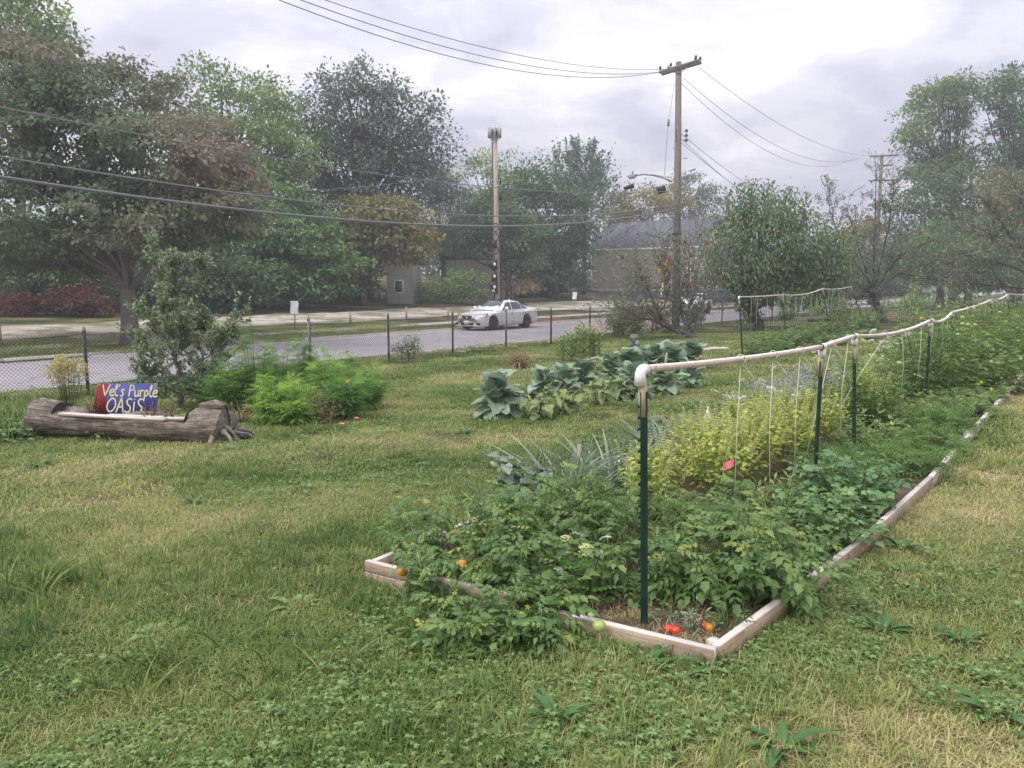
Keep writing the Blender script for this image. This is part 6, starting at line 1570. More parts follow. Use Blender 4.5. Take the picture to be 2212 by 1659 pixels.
for i, (w, t, h, lab) in enumerate(((1.7, 8.4, .38, 'weedy green patch around the third green post'), (1.8, 9.8, .4, 'weedy patch with orange marigolds behind the third post'), (1.5, 10.8, .35, 'weedy patch before the fourth green post'), (1.3, 12.8, .35, 'weedy patch under the far twines'))):
    plant('marigold_plant', lab, 'marigold', gp(w, t, .02), h, .6, 44, 11, TOM_FAR, .12, 'f_weed', 150 + i, group=GW, flowers=(('flower', None, F_YEL if i != 1 else F_ORANGE, .025, 6, 'tip'),))
for i, (w, t, h, lab) in enumerate(((2.95, 4.75, .55, 'feathery dill left of the basil row'), (2.45, 4.55, .58, 'feathery dill behind the front tomatoes'), (3.1, 3.7, .38, 'thin stemmed weed among the left corner tomatoes'), (2.0, 4.2, .5, 'thin feathery weed left of the pink flag'), (1.6, 5.2, .5, 'thin weed behind the pink flag'), (2.75, 3.05, .3, 'grassy weed growing through the front boards'))):
    plant('dill_plant', lab, 'herb', gp(w, t, .02), h, .3, 12, 11, FEATHER if i % 2 else LEAFN, .11 if i % 2 else .10, 'f_weed', 160 + i, group='thin weeds among the tomatoes', up=.8, lo=.25, var=.3)
for i, (w, t, lab) in enumerate(((2.6, 3.0, 'grass growing against the outside of the front boards'), (1.5, 3.3, 'grass blades in the bare front corner of the bed'), (3.0, 3.02, 'grass at the foot of the stacked left boards'))):
    leek(lab, w, t, 16, .16 if i != 1 else .10, 190 + i, .2, 'grass along the bed boards')
# basil in flower
BG = 'flowering basil row'
def basil(label, w, t, h, s, ns, seed):
    g = np.random.default_rng(seed); b = gp(w, t, .02); th_ = thing('basil_plant', label, 'basil', b, BG)
    gs = Geo(); P, D, S, FP, FD, FS = [], [], [], [], [], []
    for i in range(ns):
        a = g.uniform(0, 6.28); r = s * math.sqrt(g.random()); hh = h * g.uniform(.72, 1.0) * (1 - .25 * (r / s) ** 2)
        e = np.array([math.cos(a) * r, math.sin(a) * r, hh]); Q = bez(e * [.25, .25, 0], e * [.6, .6, .55], e, 9); gs.tube(Q, np.linspace(.004, .0015, 9), 4, caps=False)
        for f in g.uniform(.35, .86, 20):
            q = f * 8; p = Q[int(q)] + (Q[min(8, int(q) + 1)] - Q[int(q)]) * (q % 1); la = g.uniform(0, 6.28)
            P.append(p + g.normal(size=3) * .02); D.append([math.cos(la), math.sin(la), g.uniform(-.3, .5)]); S.append(.055 * g.uniform(.6, 1.2))
        for f in np.linspace(.76, 1.03, 9):
            p = Q[-1] + (Q[-1] - Q[-3]) * ((f - 1) * 4)
            for k in range(4):
                la = k * 1.57 + f * 20; FP.append(p); FD.append([math.cos(la), math.sin(la), .35]); FS.append(.02 * (1.35 - .6 * (f - .76) / .27))
    ob('stem', gs.mesh('stem', M['stem_pale']), th_)
    n = len(P); V, F = place(*BASIL, np.array(P), frames(np.array(D), g.normal(size=(n, 3)) * .35 + [0, 0, 1.]), np.array(S))
    ob('foliage', mk_mesh('foliage', V, F, M['f_basil'], np.repeat(np.clip(.35 + .25 * g.normal(size=n), 0, 1), len(BASIL[1]))), th_)
    n = len(FP); V, F = place(*LEAF2, np.array(FP), frames(np.array(FD), np.tile([0, 0, 1.], (n, 1))), np.array(FS))
    ob('flower_spikes', mk_mesh('flower_spikes', V, F, M['f_basil'], np.repeat(np.clip(.8 + .2 * g.normal(size=n), 0, 1), 2)), th_)
    k = np.random.default_rng(seed + 1).choice(n, n // 9, replace=False)
    V, F = place(*LEAF2, np.array(FP)[k] + [0, 0, .004], frames(np.array(FD)[k], np.tile([0, 0, 1.], (len(k), 1))), np.array(FS)[k] * .75)
    ob('white_florets', mk_mesh('white_florets', V, F, M['white_petal'], np.repeat(g.random(len(k)), 2)), th_, kind='stuff')
for i, (w, t, h, s, n, lab) in enumerate(((2.45, 4.95, .62, .30, 36, 'small basil at the left front of the flowering row'), (2.25, 5.75, .64, .32, 40, 'basil at the front of the flowering row'), (2.65, 6.15, .62, .32, 40, 'second basil of the row on its left side'), (2.2, 6.45, .68, .32, 42, 'third basil of the row beside the twines'), (2.6, 6.95, .68, .32, 42, 'fourth basil of the row, left side'),
        (2.15, 7.15, .70, .32, 42, 'fifth basil of the row behind the second post'), (2.5, 7.75, .70, .32, 40, 'sixth basil of the row, farther left'), (2.1, 8.0, .70, .30, 38, 'last basil of the near row by the third post'), (2.2, 10.5, .66, .32, 40, 'separate basil clump before the fourth green post'), (2.35, 11.3, .62, .3, 34, 'separate basil clump behind the other near the fourth post'))):
    basil(lab, w, t, h * 1.14, s * 1.05, n, 170 + i)
# leeks and kale along the left side of the bed
for i, (w, t, n, h, lab) in enumerate(((3.28, 5.0, 44, .56, 'leek clump right beside the grey wooden stake'), (3.15, 5.6, 44, .56, 'leek clump just behind the wooden stake'), (3.2, 6.7, 40, .52, 'leek clump left of the basil row'), (3.15, 8.0, 30, .44, 'leek clump farther along left of the basil'), (2.95, 9.2, 34, .46, 'arching leeks behind the basil row'), (2.85, 10.0, 34, .46, 'arching leeks before the borage'))):
    leek(lab, w, t, n, h, 200 + i)
plant('kale_plant', 'grey curly kale at the left end of the leeks', 'kale', gp(3.5, 4.75, .02), .42, .22, 12, 6, COLL[2], .17, 'f_leek', 207, lo=.3, up=.8)
plant('kale_plant', 'blue green broccoli plant left of the basil by the glass float', 'kale', gp(3.45, 7.5, .02), .42, .35, 12, 6, COLL[1], .15, 'f_leek', 208, lo=.3, up=.6, vbias=-.2)
for i, (w, t, lab) in enumerate(((3.3, 10.6, 'grey blue borage haze left of the white umbels'), (3.15, 11.8, 'grey blue borage behind the first borage'), (3.35, 12.9, 'farthest grey blue borage by the lawn'))):
    plant('borage_plant', lab, 'borage', gp(w, t, .02), .44, .5, 34, 9, LEAF4, .075, 'f_sage', 210 + i, group='borage in bloom', var=.3)
    g = np.random.default_rng(i); o = bpy.data.objects[-1] if False else None
def florets(w, t, label, seed):
    g = np.random.default_rng(seed); n = 420; b = gp(w, t, .02); P = np.stack([g.normal(size=n) * .30, g.normal(size=n) * .30, .26 + .2 * g.random(n)], -1)
    V, F = place(*LEAF2, P, frames(g.normal(size=(n, 3)), g.normal(size=(n, 3)) + [0, -.4, .8]), .035 * (.6 + .7 * g.random(n)))
    for o in [q for q in bpy.data.objects if q.get('label') == label]: ob('florets', mk_mesh('florets', V, F, M['blue_petal'], np.repeat(g.random(n), 2)), o, kind='stuff')
for i, (w, t, lab) in enumerate(((3.3, 10.6, 'grey blue borage haze left of the white umbels'), (3.15, 11.8, 'grey blue borage behind the first borage'), (3.35, 12.9, 'farthest grey blue borage by the lawn'))): florets(w, t, lab, i)
# squash / bean foliage and tall trellis tomatoes
for i, (w, t, h, lab) in enumerate(((2.6, 16.2, .55, 'broad leaved bean plant behind the white umbels'), (2.9, 18.6, .55, 'broad leaved bean plant beyond the first one'), (3.2, 15.4, .4, 'low bean plant beside the lawn behind the borage'))):
    plant('bean_plant', lab, 'bean plant', gp(w, t, .02), h, .7, 34, 6, (LEAF4[0] * [1.4, 1, 1], LEAF4[1]), .16, 'f_tomato', 220 + i, group='beans in the near bed', var=.3)
TG = 'tall tomatoes tied to the near trellis'
tall = [(2.15, 9.9, .72, 'leafy tomato between the third and fourth green posts'), (1.75, 12.0, 1.0, 'tall tomato before the fourth green post'), (1.55, 13.0, 1.05, 'tall tomato just right of the fourth green post'), (1.9, 13.6, 1.1, 'tall tomato with orange fruit behind the fourth post'), (1.45, 14.8, 1.0, 'tall tomato at the fifth green post'), (1.8, 15.8, 1.1, 'tall tomato just past the fifth green post'), (1.5, 17.0, 1.1, 'tall tomato midway between fifth and sixth posts'), (1.95, 18.2, 1.15, 'tall tomato on the lawn side before the sixth post'), (1.5, 19.6, 1.15, 'tall tomato at the sixth green post'), (1.9, 21.2, 1.15, 'tall tomato past the sixth green post'), (1.4, 22.8, 1.1, 'tall tomato before the seventh green post'), (1.9, 24.6, 1.15, 'tall tomato past the seventh green post'), (1.2, 26.8, 1.1, 'farthest tall tomato at the right picture edge'), (1.1, 14.0, .6, 'half height tomato over the right hand boards'), (1.05, 16.5, .7, 'half height tomato farther along the right hand boards'), (1.0, 20.0, .8, 'half height tomato near the right picture edge')]
for i, (w, t, h, lab) in enumerate(tall):
    plant('tomato_plant', lab, 'tomato plant', gp(w, t, .02), h * 1.34, .66, 32, 17, TOM_FAR, .17, 'f_tomato', 230 + i, group=TG, sr=.006, minh=.62, vbias=.1, var=.24, fruits=(('tomato', T_GREEN, 5, .3, .9),) + ((('tomato', (T_ORANGE, T_RED)[i % 2], 1, .35, .9),) if i % 2 == 0 else ()))
WG = 'tall pale weeds above the trellis'
for i, (px, py, lab) in enumerate(((1985, 640, 'tall pale weed left of the fifth trellis post'), (2040, 655, 'tall pale weed rising at the fifth trellis post'), (2095, 640, 'tall pale weed between fifth and sixth posts'))):
    t_ = (17.5, 19.5, 22.5)[i]; b = gp((2.9, 2.6, 2.2)[i], t_, .02); h = pd(px, (575, 575, 590)[i], b[1])[2] - b[2]
    plant('tall_weed', lab, 'weed', b, h, .42, 9, 22, MILK, .11, 'f_weed', 250 + i, group=WG, sr=.008, up=.6, lo=.35, minh=.75, vbias=.25)
# glass float / white bulb on a stake, sage plant
t = thing('plant_label', 'white teardrop bulb on a cane among the leeks', 'ornament', gp(2.95, 7.2, .02))
ob('cane', Geo().tube([[0, 0, 0], [0, 0, .42]], .004, 5).mesh('cane', M['stake']), t)
ob('bulb', Geo().tube([[0, 0, .38], [0, 0, .395], [0, 0, .42], [0, 0, .45], [0, 0, .50], [0, 0, .53]], [.012, .03, .036, .028, .01, .003], 12).mesh('bulb', M['white'], True), t)
plant('sage_plant', 'small silvery sage plant in the bare front corner of the bed', 'sage', at(1500, 1383) + [0, 0, .04], .17, .055, 7, 16, LEAFN, .045, 'f_sage', 260, lo=.1, up=.5)
plant('tomato_plant', 'young tomato seedling by the right hand front corner', 'tomato plant', gp(1.27, 3.45, .03), .17, .12, 6, 4, TOM_A, .10, 'f_tomato', 261)

# ---- collards, eggplants
CO = 'collard row across the lawn'
def collard(label, px, py, h, n, seed):
    g = np.random.default_rng(seed); b = at(px, py); t = thing('collard_plant', label, 'collard', b, CO)
    ob('stem', Geo().tube([[0, 0, -.05], [.01, 0, h * .55]], [.02, .014], 6).mesh('stem', M['f_leek']), t)
    n = int(n * 1.75)
    for i in range(n):
        f = i / n; a = i * 2.4 + g.normal() * .3; e = -.15 + 1.6 * f ** .7 + g.normal() * .15; d = np.array([math.cos(a) * math.cos(e), math.sin(a) * math.cos(e), math.sin(e)])
        fr = frames(d[None], np.array([[-math.cos(a) * .5, -math.sin(a) * .5, 1.0]]) + g.normal(size=(1, 3)) * .25)[0]
        frame_obj('leaf', L_COLL[g.integers(3)], t, np.array([g.normal() * .04, g.normal() * .04, h * (.10 + .52 * f)]), fr, h * g.uniform(.42, .70))
cl = [(1072, 902, .62, 24, 'big collard at the near left end of the row'), (1112, 896, .34, 12, 'small collard leaning beside the end one'), (1170, 862, .50, 18, 'collard behind the first eggplant'), (1215, 852, .52, 18, 'collard left of centre in the back of the row'), (1262, 842, .55, 20, 'collard in the middle of the back of the row'), (1318, 830, .56, 20, 'collard behind the second eggplant'), (1362, 816, .60, 20, 'collard near the wooden stake, left of it'), (1408, 812, .62, 22, 'collard just right of the wooden stake'), (1452, 804, .60, 22, 'collard right of the stake, second one'), (1496, 797, .60, 22, 'farthest collard beside the bare soil'), (1372, 862, .55, 20, 'front collard just left of the first white elbow'), (1436, 852, .50, 20, 'front collard under the wooden rail'), (1492, 838, .45, 18, 'front collard at the right below the rail')]
for i, (px, py, h, n, lab) in enumerate(cl): collard(lab, px, py, h, n, 400 + i)
EGL = 'eggplants in front of the collards'
for i, (px, py, h, s, lab) in enumerate(((1160, 902, .42, .34, 'left eggplant next to the end collard'), (1222, 893, .46, .36, 'second eggplant with a yellow leaf'), (1285, 876, .56, .40, 'tall eggplant in the middle of the row'), (1330, 868, .46, .34, 'right eggplant touching the front collards'))):
    plant('eggplant', lab, 'eggplant', at(px, py), h, s, 9, 6, EGG[0], .24, 'f_egg', 420 + i, group=EGL, sep=L_EGG, lo=.3, droop=.45, sr=.008, stem='stem_brown')

# ---- flower patch right of the log
CS = 'orange cosmos in the flower patch'
for i, (px, py, h, s, vb, lab) in enumerate(((492, 893, .72, .38, -.15, 'dark cosmos beside the root end of the log'), (556, 885, 1.12, .42, 0, 'tallest cosmos in the patch'), (605, 878, .85, .34, -.1, 'cosmos just right of the tallest one'), (655, 858, .80, .28, -.25, 'dark cosmos against the fence post'), (598, 912, .62, .34, .35, 'yellow green cosmos at the front of the patch'), (640, 916, .50, .28, .3, 'low light green cosmos at the patch front'), (700, 880, .78, .34, .25, 'bright cosmos in the middle right of the patch'), (742, 905, .55, .34, -.2, 'dark cosmos at the right front of the patch'), (785, 885, .66, .34, .1, 'rightmost cosmos of the patch'), (752, 870, .66, .32, .05, 'cosmos behind the rightmost ones'), (455, 868, .62, .34, .15, 'thin pale cosmos behind the log end'))):
    plant('cosmos_plant', lab, 'cosmos', at(px, py), h * (1.45 if i < 4 else 1.25), s, 28, 14, FEATHER2, .21, 'f_feather', 440 + i, group=CS, sr=.006, up=.7, vbias=vb, minh=.4, var=.3, flowers=(('flower', None, F_ORANGE, .035, 2, 'tip'),))
for i, (px, py, h, lab) in enumerate(((670, 905, .55, 'dry brown seeding plants in the middle of the flower patch'), (700, 915, .50, 'dry seeding plants at the patch front'), (520, 912, .35, 'dry stalks at the front left of the flower patch'))):
    plant('dry_plant', lab, 'dry plant', at(px, py), h, .36, 34, 10, LEAFN, .06, 'f_dry', 460 + i, stem='stem_brown', group='dried plants in the flower patch', up=.8)
gb = lbase + np.array([-.55, .35, 0])
def goldenrod():
    b = at(150, 892); g = np.random.default_rng(9); t = thing('goldenrod', 'yellow goldenrod behind the left end of the log', 'goldenrod', b)
    gs = Geo(); P, D, FP, FD = [], [], [], []
    for i in range(26):
        a = g.uniform(0, 6.28); r = .30 * math.sqrt(g.random()); h = g.uniform(.66, .92); e = np.array([math.cos(a) * r, math.sin(a) * r, h]); Q = bez(e * [.4, .4, 0], e * [.7, .7, .6], e, 8); gs.tube(Q, np.linspace(.004, .002, 8), 4, caps=False)
        for f in g.uniform(.2, .75, 16): P.append(Q[int(f * 7)]); la = g.uniform(0, 6.28); D.append([math.cos(la), math.sin(la), .2])
        for k in range(46):
            f = g.random(); la = g.uniform(0, 6.28); p = e + np.array([math.cos(la) * .08 * f, math.sin(la) * .08 * f, .04 - f * .22]); FP.append(p + g.normal(size=3) * .012); FD.append([math.cos(la), math.sin(la), .6])
    ob('stem', gs.mesh('stem', M['stem_brown']), t)
    n = len(P); V, F = place(*LEAFN, np.array(P), frames(np.array(D), np.tile([0, 0, 1.], (n, 1))), .10); ob('foliage', mk_mesh('foliage', V, F, M['f_goldenrod'], np.repeat(g.random(n), 2)), t)
    n = len(FP); V, F = place(*LEAF2, np.array(FP), frames(np.array(FD), g.normal(size=(n, 3))), .042); ob('bloom', mk_mesh('bloom', V, F, M['f_goldbloom'], np.repeat(g.random(n), 2)), t)
goldenrod()
R2 = rotz(lang)
for i, (x, h, lab) in enumerate(((-.55, .32, 'dry reddish stalks growing in the left of the log planter'), (.33, .26, 'dry brown flower stalks before the painted sign'), (.85, .55, 'brown seed stalks behind the right end of the log'), (.62, .3, 'dry stalks right of the painted sign'))):
    plant('dry_plant', lab, 'dry plant', lbase + R2 @ np.array([x, .0 if i != 2 else .35, .27 if i != 2 else 0]), h, .16, 16, 9, LEAFN, .045, 'f_dry', 480 + i, stem='stem_brown', group='dried plants in the log planter', up=.6)
# milkweed, dead clump, tall grass behind the log
MG = 'milkweed clump near the fence'
def milkweed(label, px, py, n, h, s, seed):
    g = np.random.default_rng(seed); b = at(px, py); t = thing('milkweed', label, 'milkweed', b, MG); gs = Geo(); P, D = [], []
    for i in range(n):
        a = g.uniform(0, 6.28); r = s * math.sqrt(g.random()); hh = h * g.uniform(.7, 1); e = np.array([math.cos(a) * r, math.sin(a) * r, hh]); gs.tube([e * [.8, .8, 0], e], [.008, .004], 5, caps=False)
        for k, f in enumerate(np.linspace(.15, 1, 11)):
            for q in (0, math.pi):
                la = k * 1.57 + q + i; P.append(e * [.8 + .2 * f, .8 + .2 * f, f]); D.append([math.cos(la), math.sin(la), .55 + .5 * f])
    ob('stem', gs.mesh('stem', M['stem_green']), t); n = len(P)
    V, F = place(*MILK, np.array(P), frames(np.array(D), np.tile([0, 0, 1.], (n, 1)) + g.normal(size=(n, 3)) * .2), .17 * g.uniform(.7, 1.1, n)); ob('foliage', mk_mesh('foliage', V, F, M['f_weed'], np.repeat(np.clip(g.normal(.65, .2, n), 0, 1), len(MILK[1]))), t)
milkweed('milkweed stems at the left of the clump near the fence', 1225, 782, 7, .75, .28, 1); milkweed('tallest milkweed stems in the middle of the clump', 1262, 782, 7, 1.0, .25, 2); milkweed('milkweed stems at the right of the clump', 1287, 780, 5, .8, .22, 3)
plant('dry_plant', 'purplish dry stub left of the milkweed', 'dry plant', at(1212, 790), .34, .14, 18, 10, LEAFN, .05, 'f_dry', 470, stem='stem_brown')
plant('dead_clump', 'brown withered daylily clump left of the milkweed', 'dry plant', at(1126, 796), .46, .42, 90, 3, STRAP, .42, 'f_dry', 471, stem='stem_brown', up=.4, lo=.2)
plant('dead_clump', 'green shoots rising from the withered daylily clump', 'dry plant', at(1136, 790), .52, .2, 14, 6, LEAFN, .12, 'f_weed', 472)
# ---- bushes
def bush(name, label, px, py, Y, rx, ry, ncl, per, rc, ls, mat, seed, group=None, tm=LEAF2, n2=(), vb=0.0):
    e = [ell(px, py, Y, rx, ry, rx * Y / FPX * .7)] + [ell(a, b, Y, c, d, c * Y / FPX * .7) for (a, b, c, d) in n2]
    b = pd(px, py, Y); b[2] = float(gz(b[0], b[1]))
    return tree(name, label, b, .025, e, ncl, per, rc, ls, M[mat], tm, seed, 'bark', (lambda p: vb + 0 * p[:, 0]) if vb else None, 12, .3, .8, .3, group=group, cat='bush')
BH = 'bushes at the edges of the lot'
bush('bush', 'red brown dying bush at the far left edge of the lot', 25, 668, 39, 60, 26, 36, 70, .45, .16, 'f_red', 81, BH)
bush('bush', 'larger red brown bush left of the maple trunk', 185, 655, 40, 75, 34, 50, 75, .5, .16, 'f_red', 82, BH, n2=((130, 662, 50, 24),))
bush('bush', 'weedy green thicket under the white house left of the antenna pole', 950, 632, 60, 100, 20, 60, 70, .7, .2, 'f_weed', 83, BH, n2=((1010, 612, 50, 26), (880, 642, 50, 14)))
bush('bush', 'brown weedy thicket right of the antenna pole', 1120, 622, 64, 50, 18, 26, 70, .6, .2, 'f_dry', 84, BH, vb=-.2)
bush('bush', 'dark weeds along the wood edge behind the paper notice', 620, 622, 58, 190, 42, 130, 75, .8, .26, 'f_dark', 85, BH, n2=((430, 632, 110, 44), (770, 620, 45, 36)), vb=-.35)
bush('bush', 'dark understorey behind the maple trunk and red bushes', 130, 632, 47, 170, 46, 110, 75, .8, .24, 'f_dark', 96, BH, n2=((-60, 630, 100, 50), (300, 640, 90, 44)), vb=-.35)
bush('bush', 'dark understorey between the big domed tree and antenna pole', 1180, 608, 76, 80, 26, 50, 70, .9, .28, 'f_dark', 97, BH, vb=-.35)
bush('bush', 'dark green shrub beside the porch of the beige house', 1250, 622, 74, 26, 14, 14, 60, .6, .2, 'f_dark', 86, BH)
BF = 'vines and shrubs on the fence'
bush('fence_vine', 'dark vine mound on the fence just right of the brick apron', 1335, 690, 31.2, 24, 36, 34, 60, .26, .085, 'f_weed', 87, BF, vb=-.1)
bush('fence_vine', 'twiggy brown vine mound on the fence behind the apple tree', 1418, 688, 34.6, 34, 32, 36, 46, .30, .075, 'f_dry', 88, BF, vb=-.1)
bush('fence_vine', 'second dark vine tuft on the fence right of the first', 1372, 700, 32.4, 18, 26, 20, 70, .24, .085, 'f_weed', 89, BF, vb=-.3)
bush('fence_shrub', 'glossy dark green shrub at the fence right of the leaning apple', 1503, 684, 36.9, 17, 16, 14, 60, .22, .09, 'f_dark', 90, BF)
bush('fence_shrub', 'small pale rose bush on the fence between two posts', 884, 748, 20.9, 34, 18, 26, 34, .16, .055, 'f_apple', 91, BF, LEAF4, n2=((868, 765, 16, 26),), vb=.25)
bush('fence_shrub', 'green shrub behind the far trellis second post', 1698, 668, 46.5, 22, 26, 18, 70, .36, .12, 'f_mid', 92, BF)
bush('fence_shrub', 'green shrub on the fence behind the far trellis third post', 1762, 664, 52, 22, 24, 16, 70, .4, .13, 'f_mid', 93, BF)
bush('weed_clump', 'yellow green weedy mound behind the far trellis end', 1800, 672, 40, 46, 24, 40, 70, .32, .1, 'f_weed', 94, BF, vb=.2)
bush('weed_clump', 'low weedy mound at the foot of the bare apple tree', 1960, 660, 52, 60, 14, 26, 70, .4, .14, 'f_weed', 95, BF)
FG = 'plants under the far trellis'
for i, (w, t, h, lab) in enumerate(((6.9, 20.6, .55, 'tomato plant right of the far trellis first post'), (7.0, 22.0, .7, 'tomato plant with green fruit in the far trellis first bay'), (7.2, 23.6, .7, 'tomato plant before the far trellis second post'), (7.3, 25.6, .7, 'tomato plant behind the far trellis second post'), (7.4, 28.0, .8, 'tomato plant in the far trellis middle bay'), (7.5, 30.6, .9, 'tomato plant at the far trellis third post'), (7.5, 33.4, 1.0, 'tomato plant in the far trellis last bay'), (7.5, 36.0, 1.1, 'tomato plant at the far trellis end post'), (6.2, 24.5, .45, 'low leafy plant in front of the far trellis'), (6.0, 28.0, .5, 'low leafy plant farther along before the far trellis'))):
    plant('tomato_plant', lab, 'tomato plant', gp(w, t), h, .7, 28, 14, TOM_FAR, .19, 'f_tomato', 500 + i, group=FG, sr=.006, var=.25, fruits=(('tomato', T_GREEN, 4, .5, .9),) if i == 1 else ())
small('log_edging', 'dark log edging beyond the far trellis end', 'log', Geo().tube([[-1.6, -.3, .1], [0, 0, .14], [1.5, .4, .12]], [.12, .15, .11], 8).mesh('log_edging', M['bark'], True), at(1800, 694), .1)
# ---- lawn weeds that stand out
DK = 'broad leaved weeds in the lawn'
rosette('dock_weed', 'broad pale dock rosette low in the left lawn', 'weed', at(345, 1372), 24, .125, L_DOCK, 1, (.0, .45), DK, .04)
rosette('dock_weed', 'dock rosette in the lawn left of the bed corner', 'weed', at(642, 1312), 22, .12, L_DOCK, 2, (.0, .45), DK, .04)
for i, (px, py, n, s, lab) in enumerate(((1545, 1456, 10, .14, 'plantain rosette at the front corner of the bed'), (1690, 1625, 14, .15, 'large plantain rosette at the lower right edge'), (1905, 1368, 9, .11, 'plantain rosette in the dry path right of the bed'), (1730, 1182, 10, .13, 'grassy plantain rosette beside the right hand board'), (2140, 1545, 10, .12, 'plantain rosette near the lower right corner'), (1950, 1190, 9, .12, 'plantain rosette beside the celery mound on the path'), (1400, 1440, 8, .10, 'plantain rosette in front of the front board'), (2080, 1390, 8, .10, 'small plantain rosette at the right of the path'), (1200, 1560, 9, .11, 'plantain rosette in the clover at lower middle'), (420, 1090, 8, .11, 'plantain rosette in the middle of the left lawn'), (85, 1010, 10, .13, 'dark plantain patch at the left of the lawn'), (1005, 940, 9, .12, 'plantain rosette before the end collard'))):
    rosette('plantain_weed', lab, 'weed', at(px, py), n + 3, s * 1.2, L_PLANT, 20 + i, (.25, .95), DK, .015)
for i, (px, py, n, h, lab) in enumerate(((95, 1275, 70, .20, 'tall lush grass tuft at the left edge of the lawn'), (305, 1478, 60, .17, 'blue green grass tuft in the left foreground'), (205, 1150, 40, .14, 'grass tuft right of the lush one, farther back'), (960, 1600, 50, .16, 'grass tuft at the bottom middle'), (640, 1480, 40, .16, 'thin grass tuft between the dock weeds and bottom edge'), (690, 935, 60, .20, 'long grass at the foot of the flower patch'), (600, 950, 50, .16, 'long grass right of the log roots'), (300, 962, 40, .13, 'long grass against the front of the log'))):
    leek(lab, *wt_of(*at(px, py)[:2]), n, h, 600 + i, .30, 'long grass tufts in the lawn')
    o = [q for q in ROOT.objects if q.get('label') == lab][0]; o.name = 'grass_tuft'; o['category'] = 'grass tuft'; o.location.z -= .02
    for c in o.children: c.name = 'blades'; c['kind'] = 'stuff'; c.data.materials.clear(); c.data.materials.append(M['grass_lush'])

# ------------------------------------------------------------------ grass and ground cover over the lawn
def protos():
    col = bpy.data.collections.new('tuft_shapes'); out = []
    def blade_clump(nm, n, rad, h, w, seed, mat, lay=.7, flat=0.0):
        g = np.random.default_rng(seed); BV = np.array([[-.5, 0, 0], [.5, 0, 0], [-.36, .5, .0], [.36, .5, .0], [0, 1, -.0]]); V, F, vr = [], [], []
        for i in range(n):
            a = g.uniform(0, 6.28); r = rad * math.sqrt(g.random()); L = h * g.uniform(.5, 1.25); ln = g.uniform(.1, lay); ba = g.uniform(0, 6.28)
            d = np.array([math.cos(ba) * ln, math.sin(ba) * ln, 1 - flat * g.random()]); d /= np.linalg.norm(d); s = np.array([-math.sin(ba), math.cos(ba), 0])
            p = np.array([r * math.cos(a), r * math.sin(a), -.005]); m = p + d * L * .55; e = m + (d + np.array([math.cos(ba), math.sin(ba), -.7]) * ln * .9) * L * .42
            wd = w * g.uniform(.7, 1.3); b = len(V); V += [p - s * wd / 2, p + s * wd / 2, m + s * wd * .4, m - s * wd * .4, e]; F += [[b, b + 1, b + 2], [b, b + 2, b + 3], [b + 3, b + 2, b + 4]]; vr += [g.random()] * 3
            vr[-3:] = [np.clip(g.normal(.45, .22), 0, 1)] * 3
        o = bpy.data.objects.new(nm, mk_mesh(nm, V, np.array(F), mat, vr)); col.objects.link(o); out.append(o)
    def leaf_clump(nm, n, rad, ls, seed, mat, tm, zs=.03, el=.35):
        g = np.random.default_rng(seed); P = np.stack([g.normal(size=n) * rad * .6, g.normal(size=n) * rad * .6, g.uniform(.01, zs, n)], -1); a = g.uniform(0, 6.28, n)
        V, F = place(tm[0], tm[1], P, frames(np.stack([np.cos(a), np.sin(a), g.uniform(0, el, n)], -1), g.normal(size=(n, 3)) * .25 + [0, 0, 1.]), ls * g.uniform(.6, 1.2, n))
        o = bpy.data.objects.new(nm, mk_mesh(nm, V, F, mat, np.repeat(g.random(n), len(tm[1])))); col.objects.link(o); out.append(o)
    for i in range(4): blade_clump('t0%d' % i, 52, .085, .060, .0046, i, M['grass'], 1.9)          # 0-3 near short
    for i in range(2): blade_clump('t1%d' % i, 24, .06, .120, .0055, 10 + i, M['grass_lush'], 1.4)        # 4-5 near long
    for i in range(3): blade_clump('t2%d' % i, 60, .17, .06, .0080, 20 + i, M['grass'], 1.7)         # 6-8 mid
    for i in range(2): blade_clump('t3%d' % i, 70, .38, .07, .016, 30 + i, M['grass'], .95)          # 9-10 far
    blade_clump('t40', 30, .11, .08, .0035, 40, M['f_dry'], 2.5, .9)                                    # 11 straw
    lob = strip_leaf(ov(.42), 3, .15, .2, .25, .03, 3)
    leaf_clump('t50', 16, .09, .042, 50, M['f_clover'], (MAPLE[0] * [1.1, .9, 1], MAPLE[1]), .05); leaf_clump('t51', 14, .09, .052, 51, M['f_clover'], (MAPLE[0], MAPLE[1]), .06)   # 12-13 lobed cover
    leaf_clump('t52', 12, .08, .05, 52, M['f_clover'], PLANT[0], .02, .6)                              # 14 narrow leaves
    return col
COLT = protos()
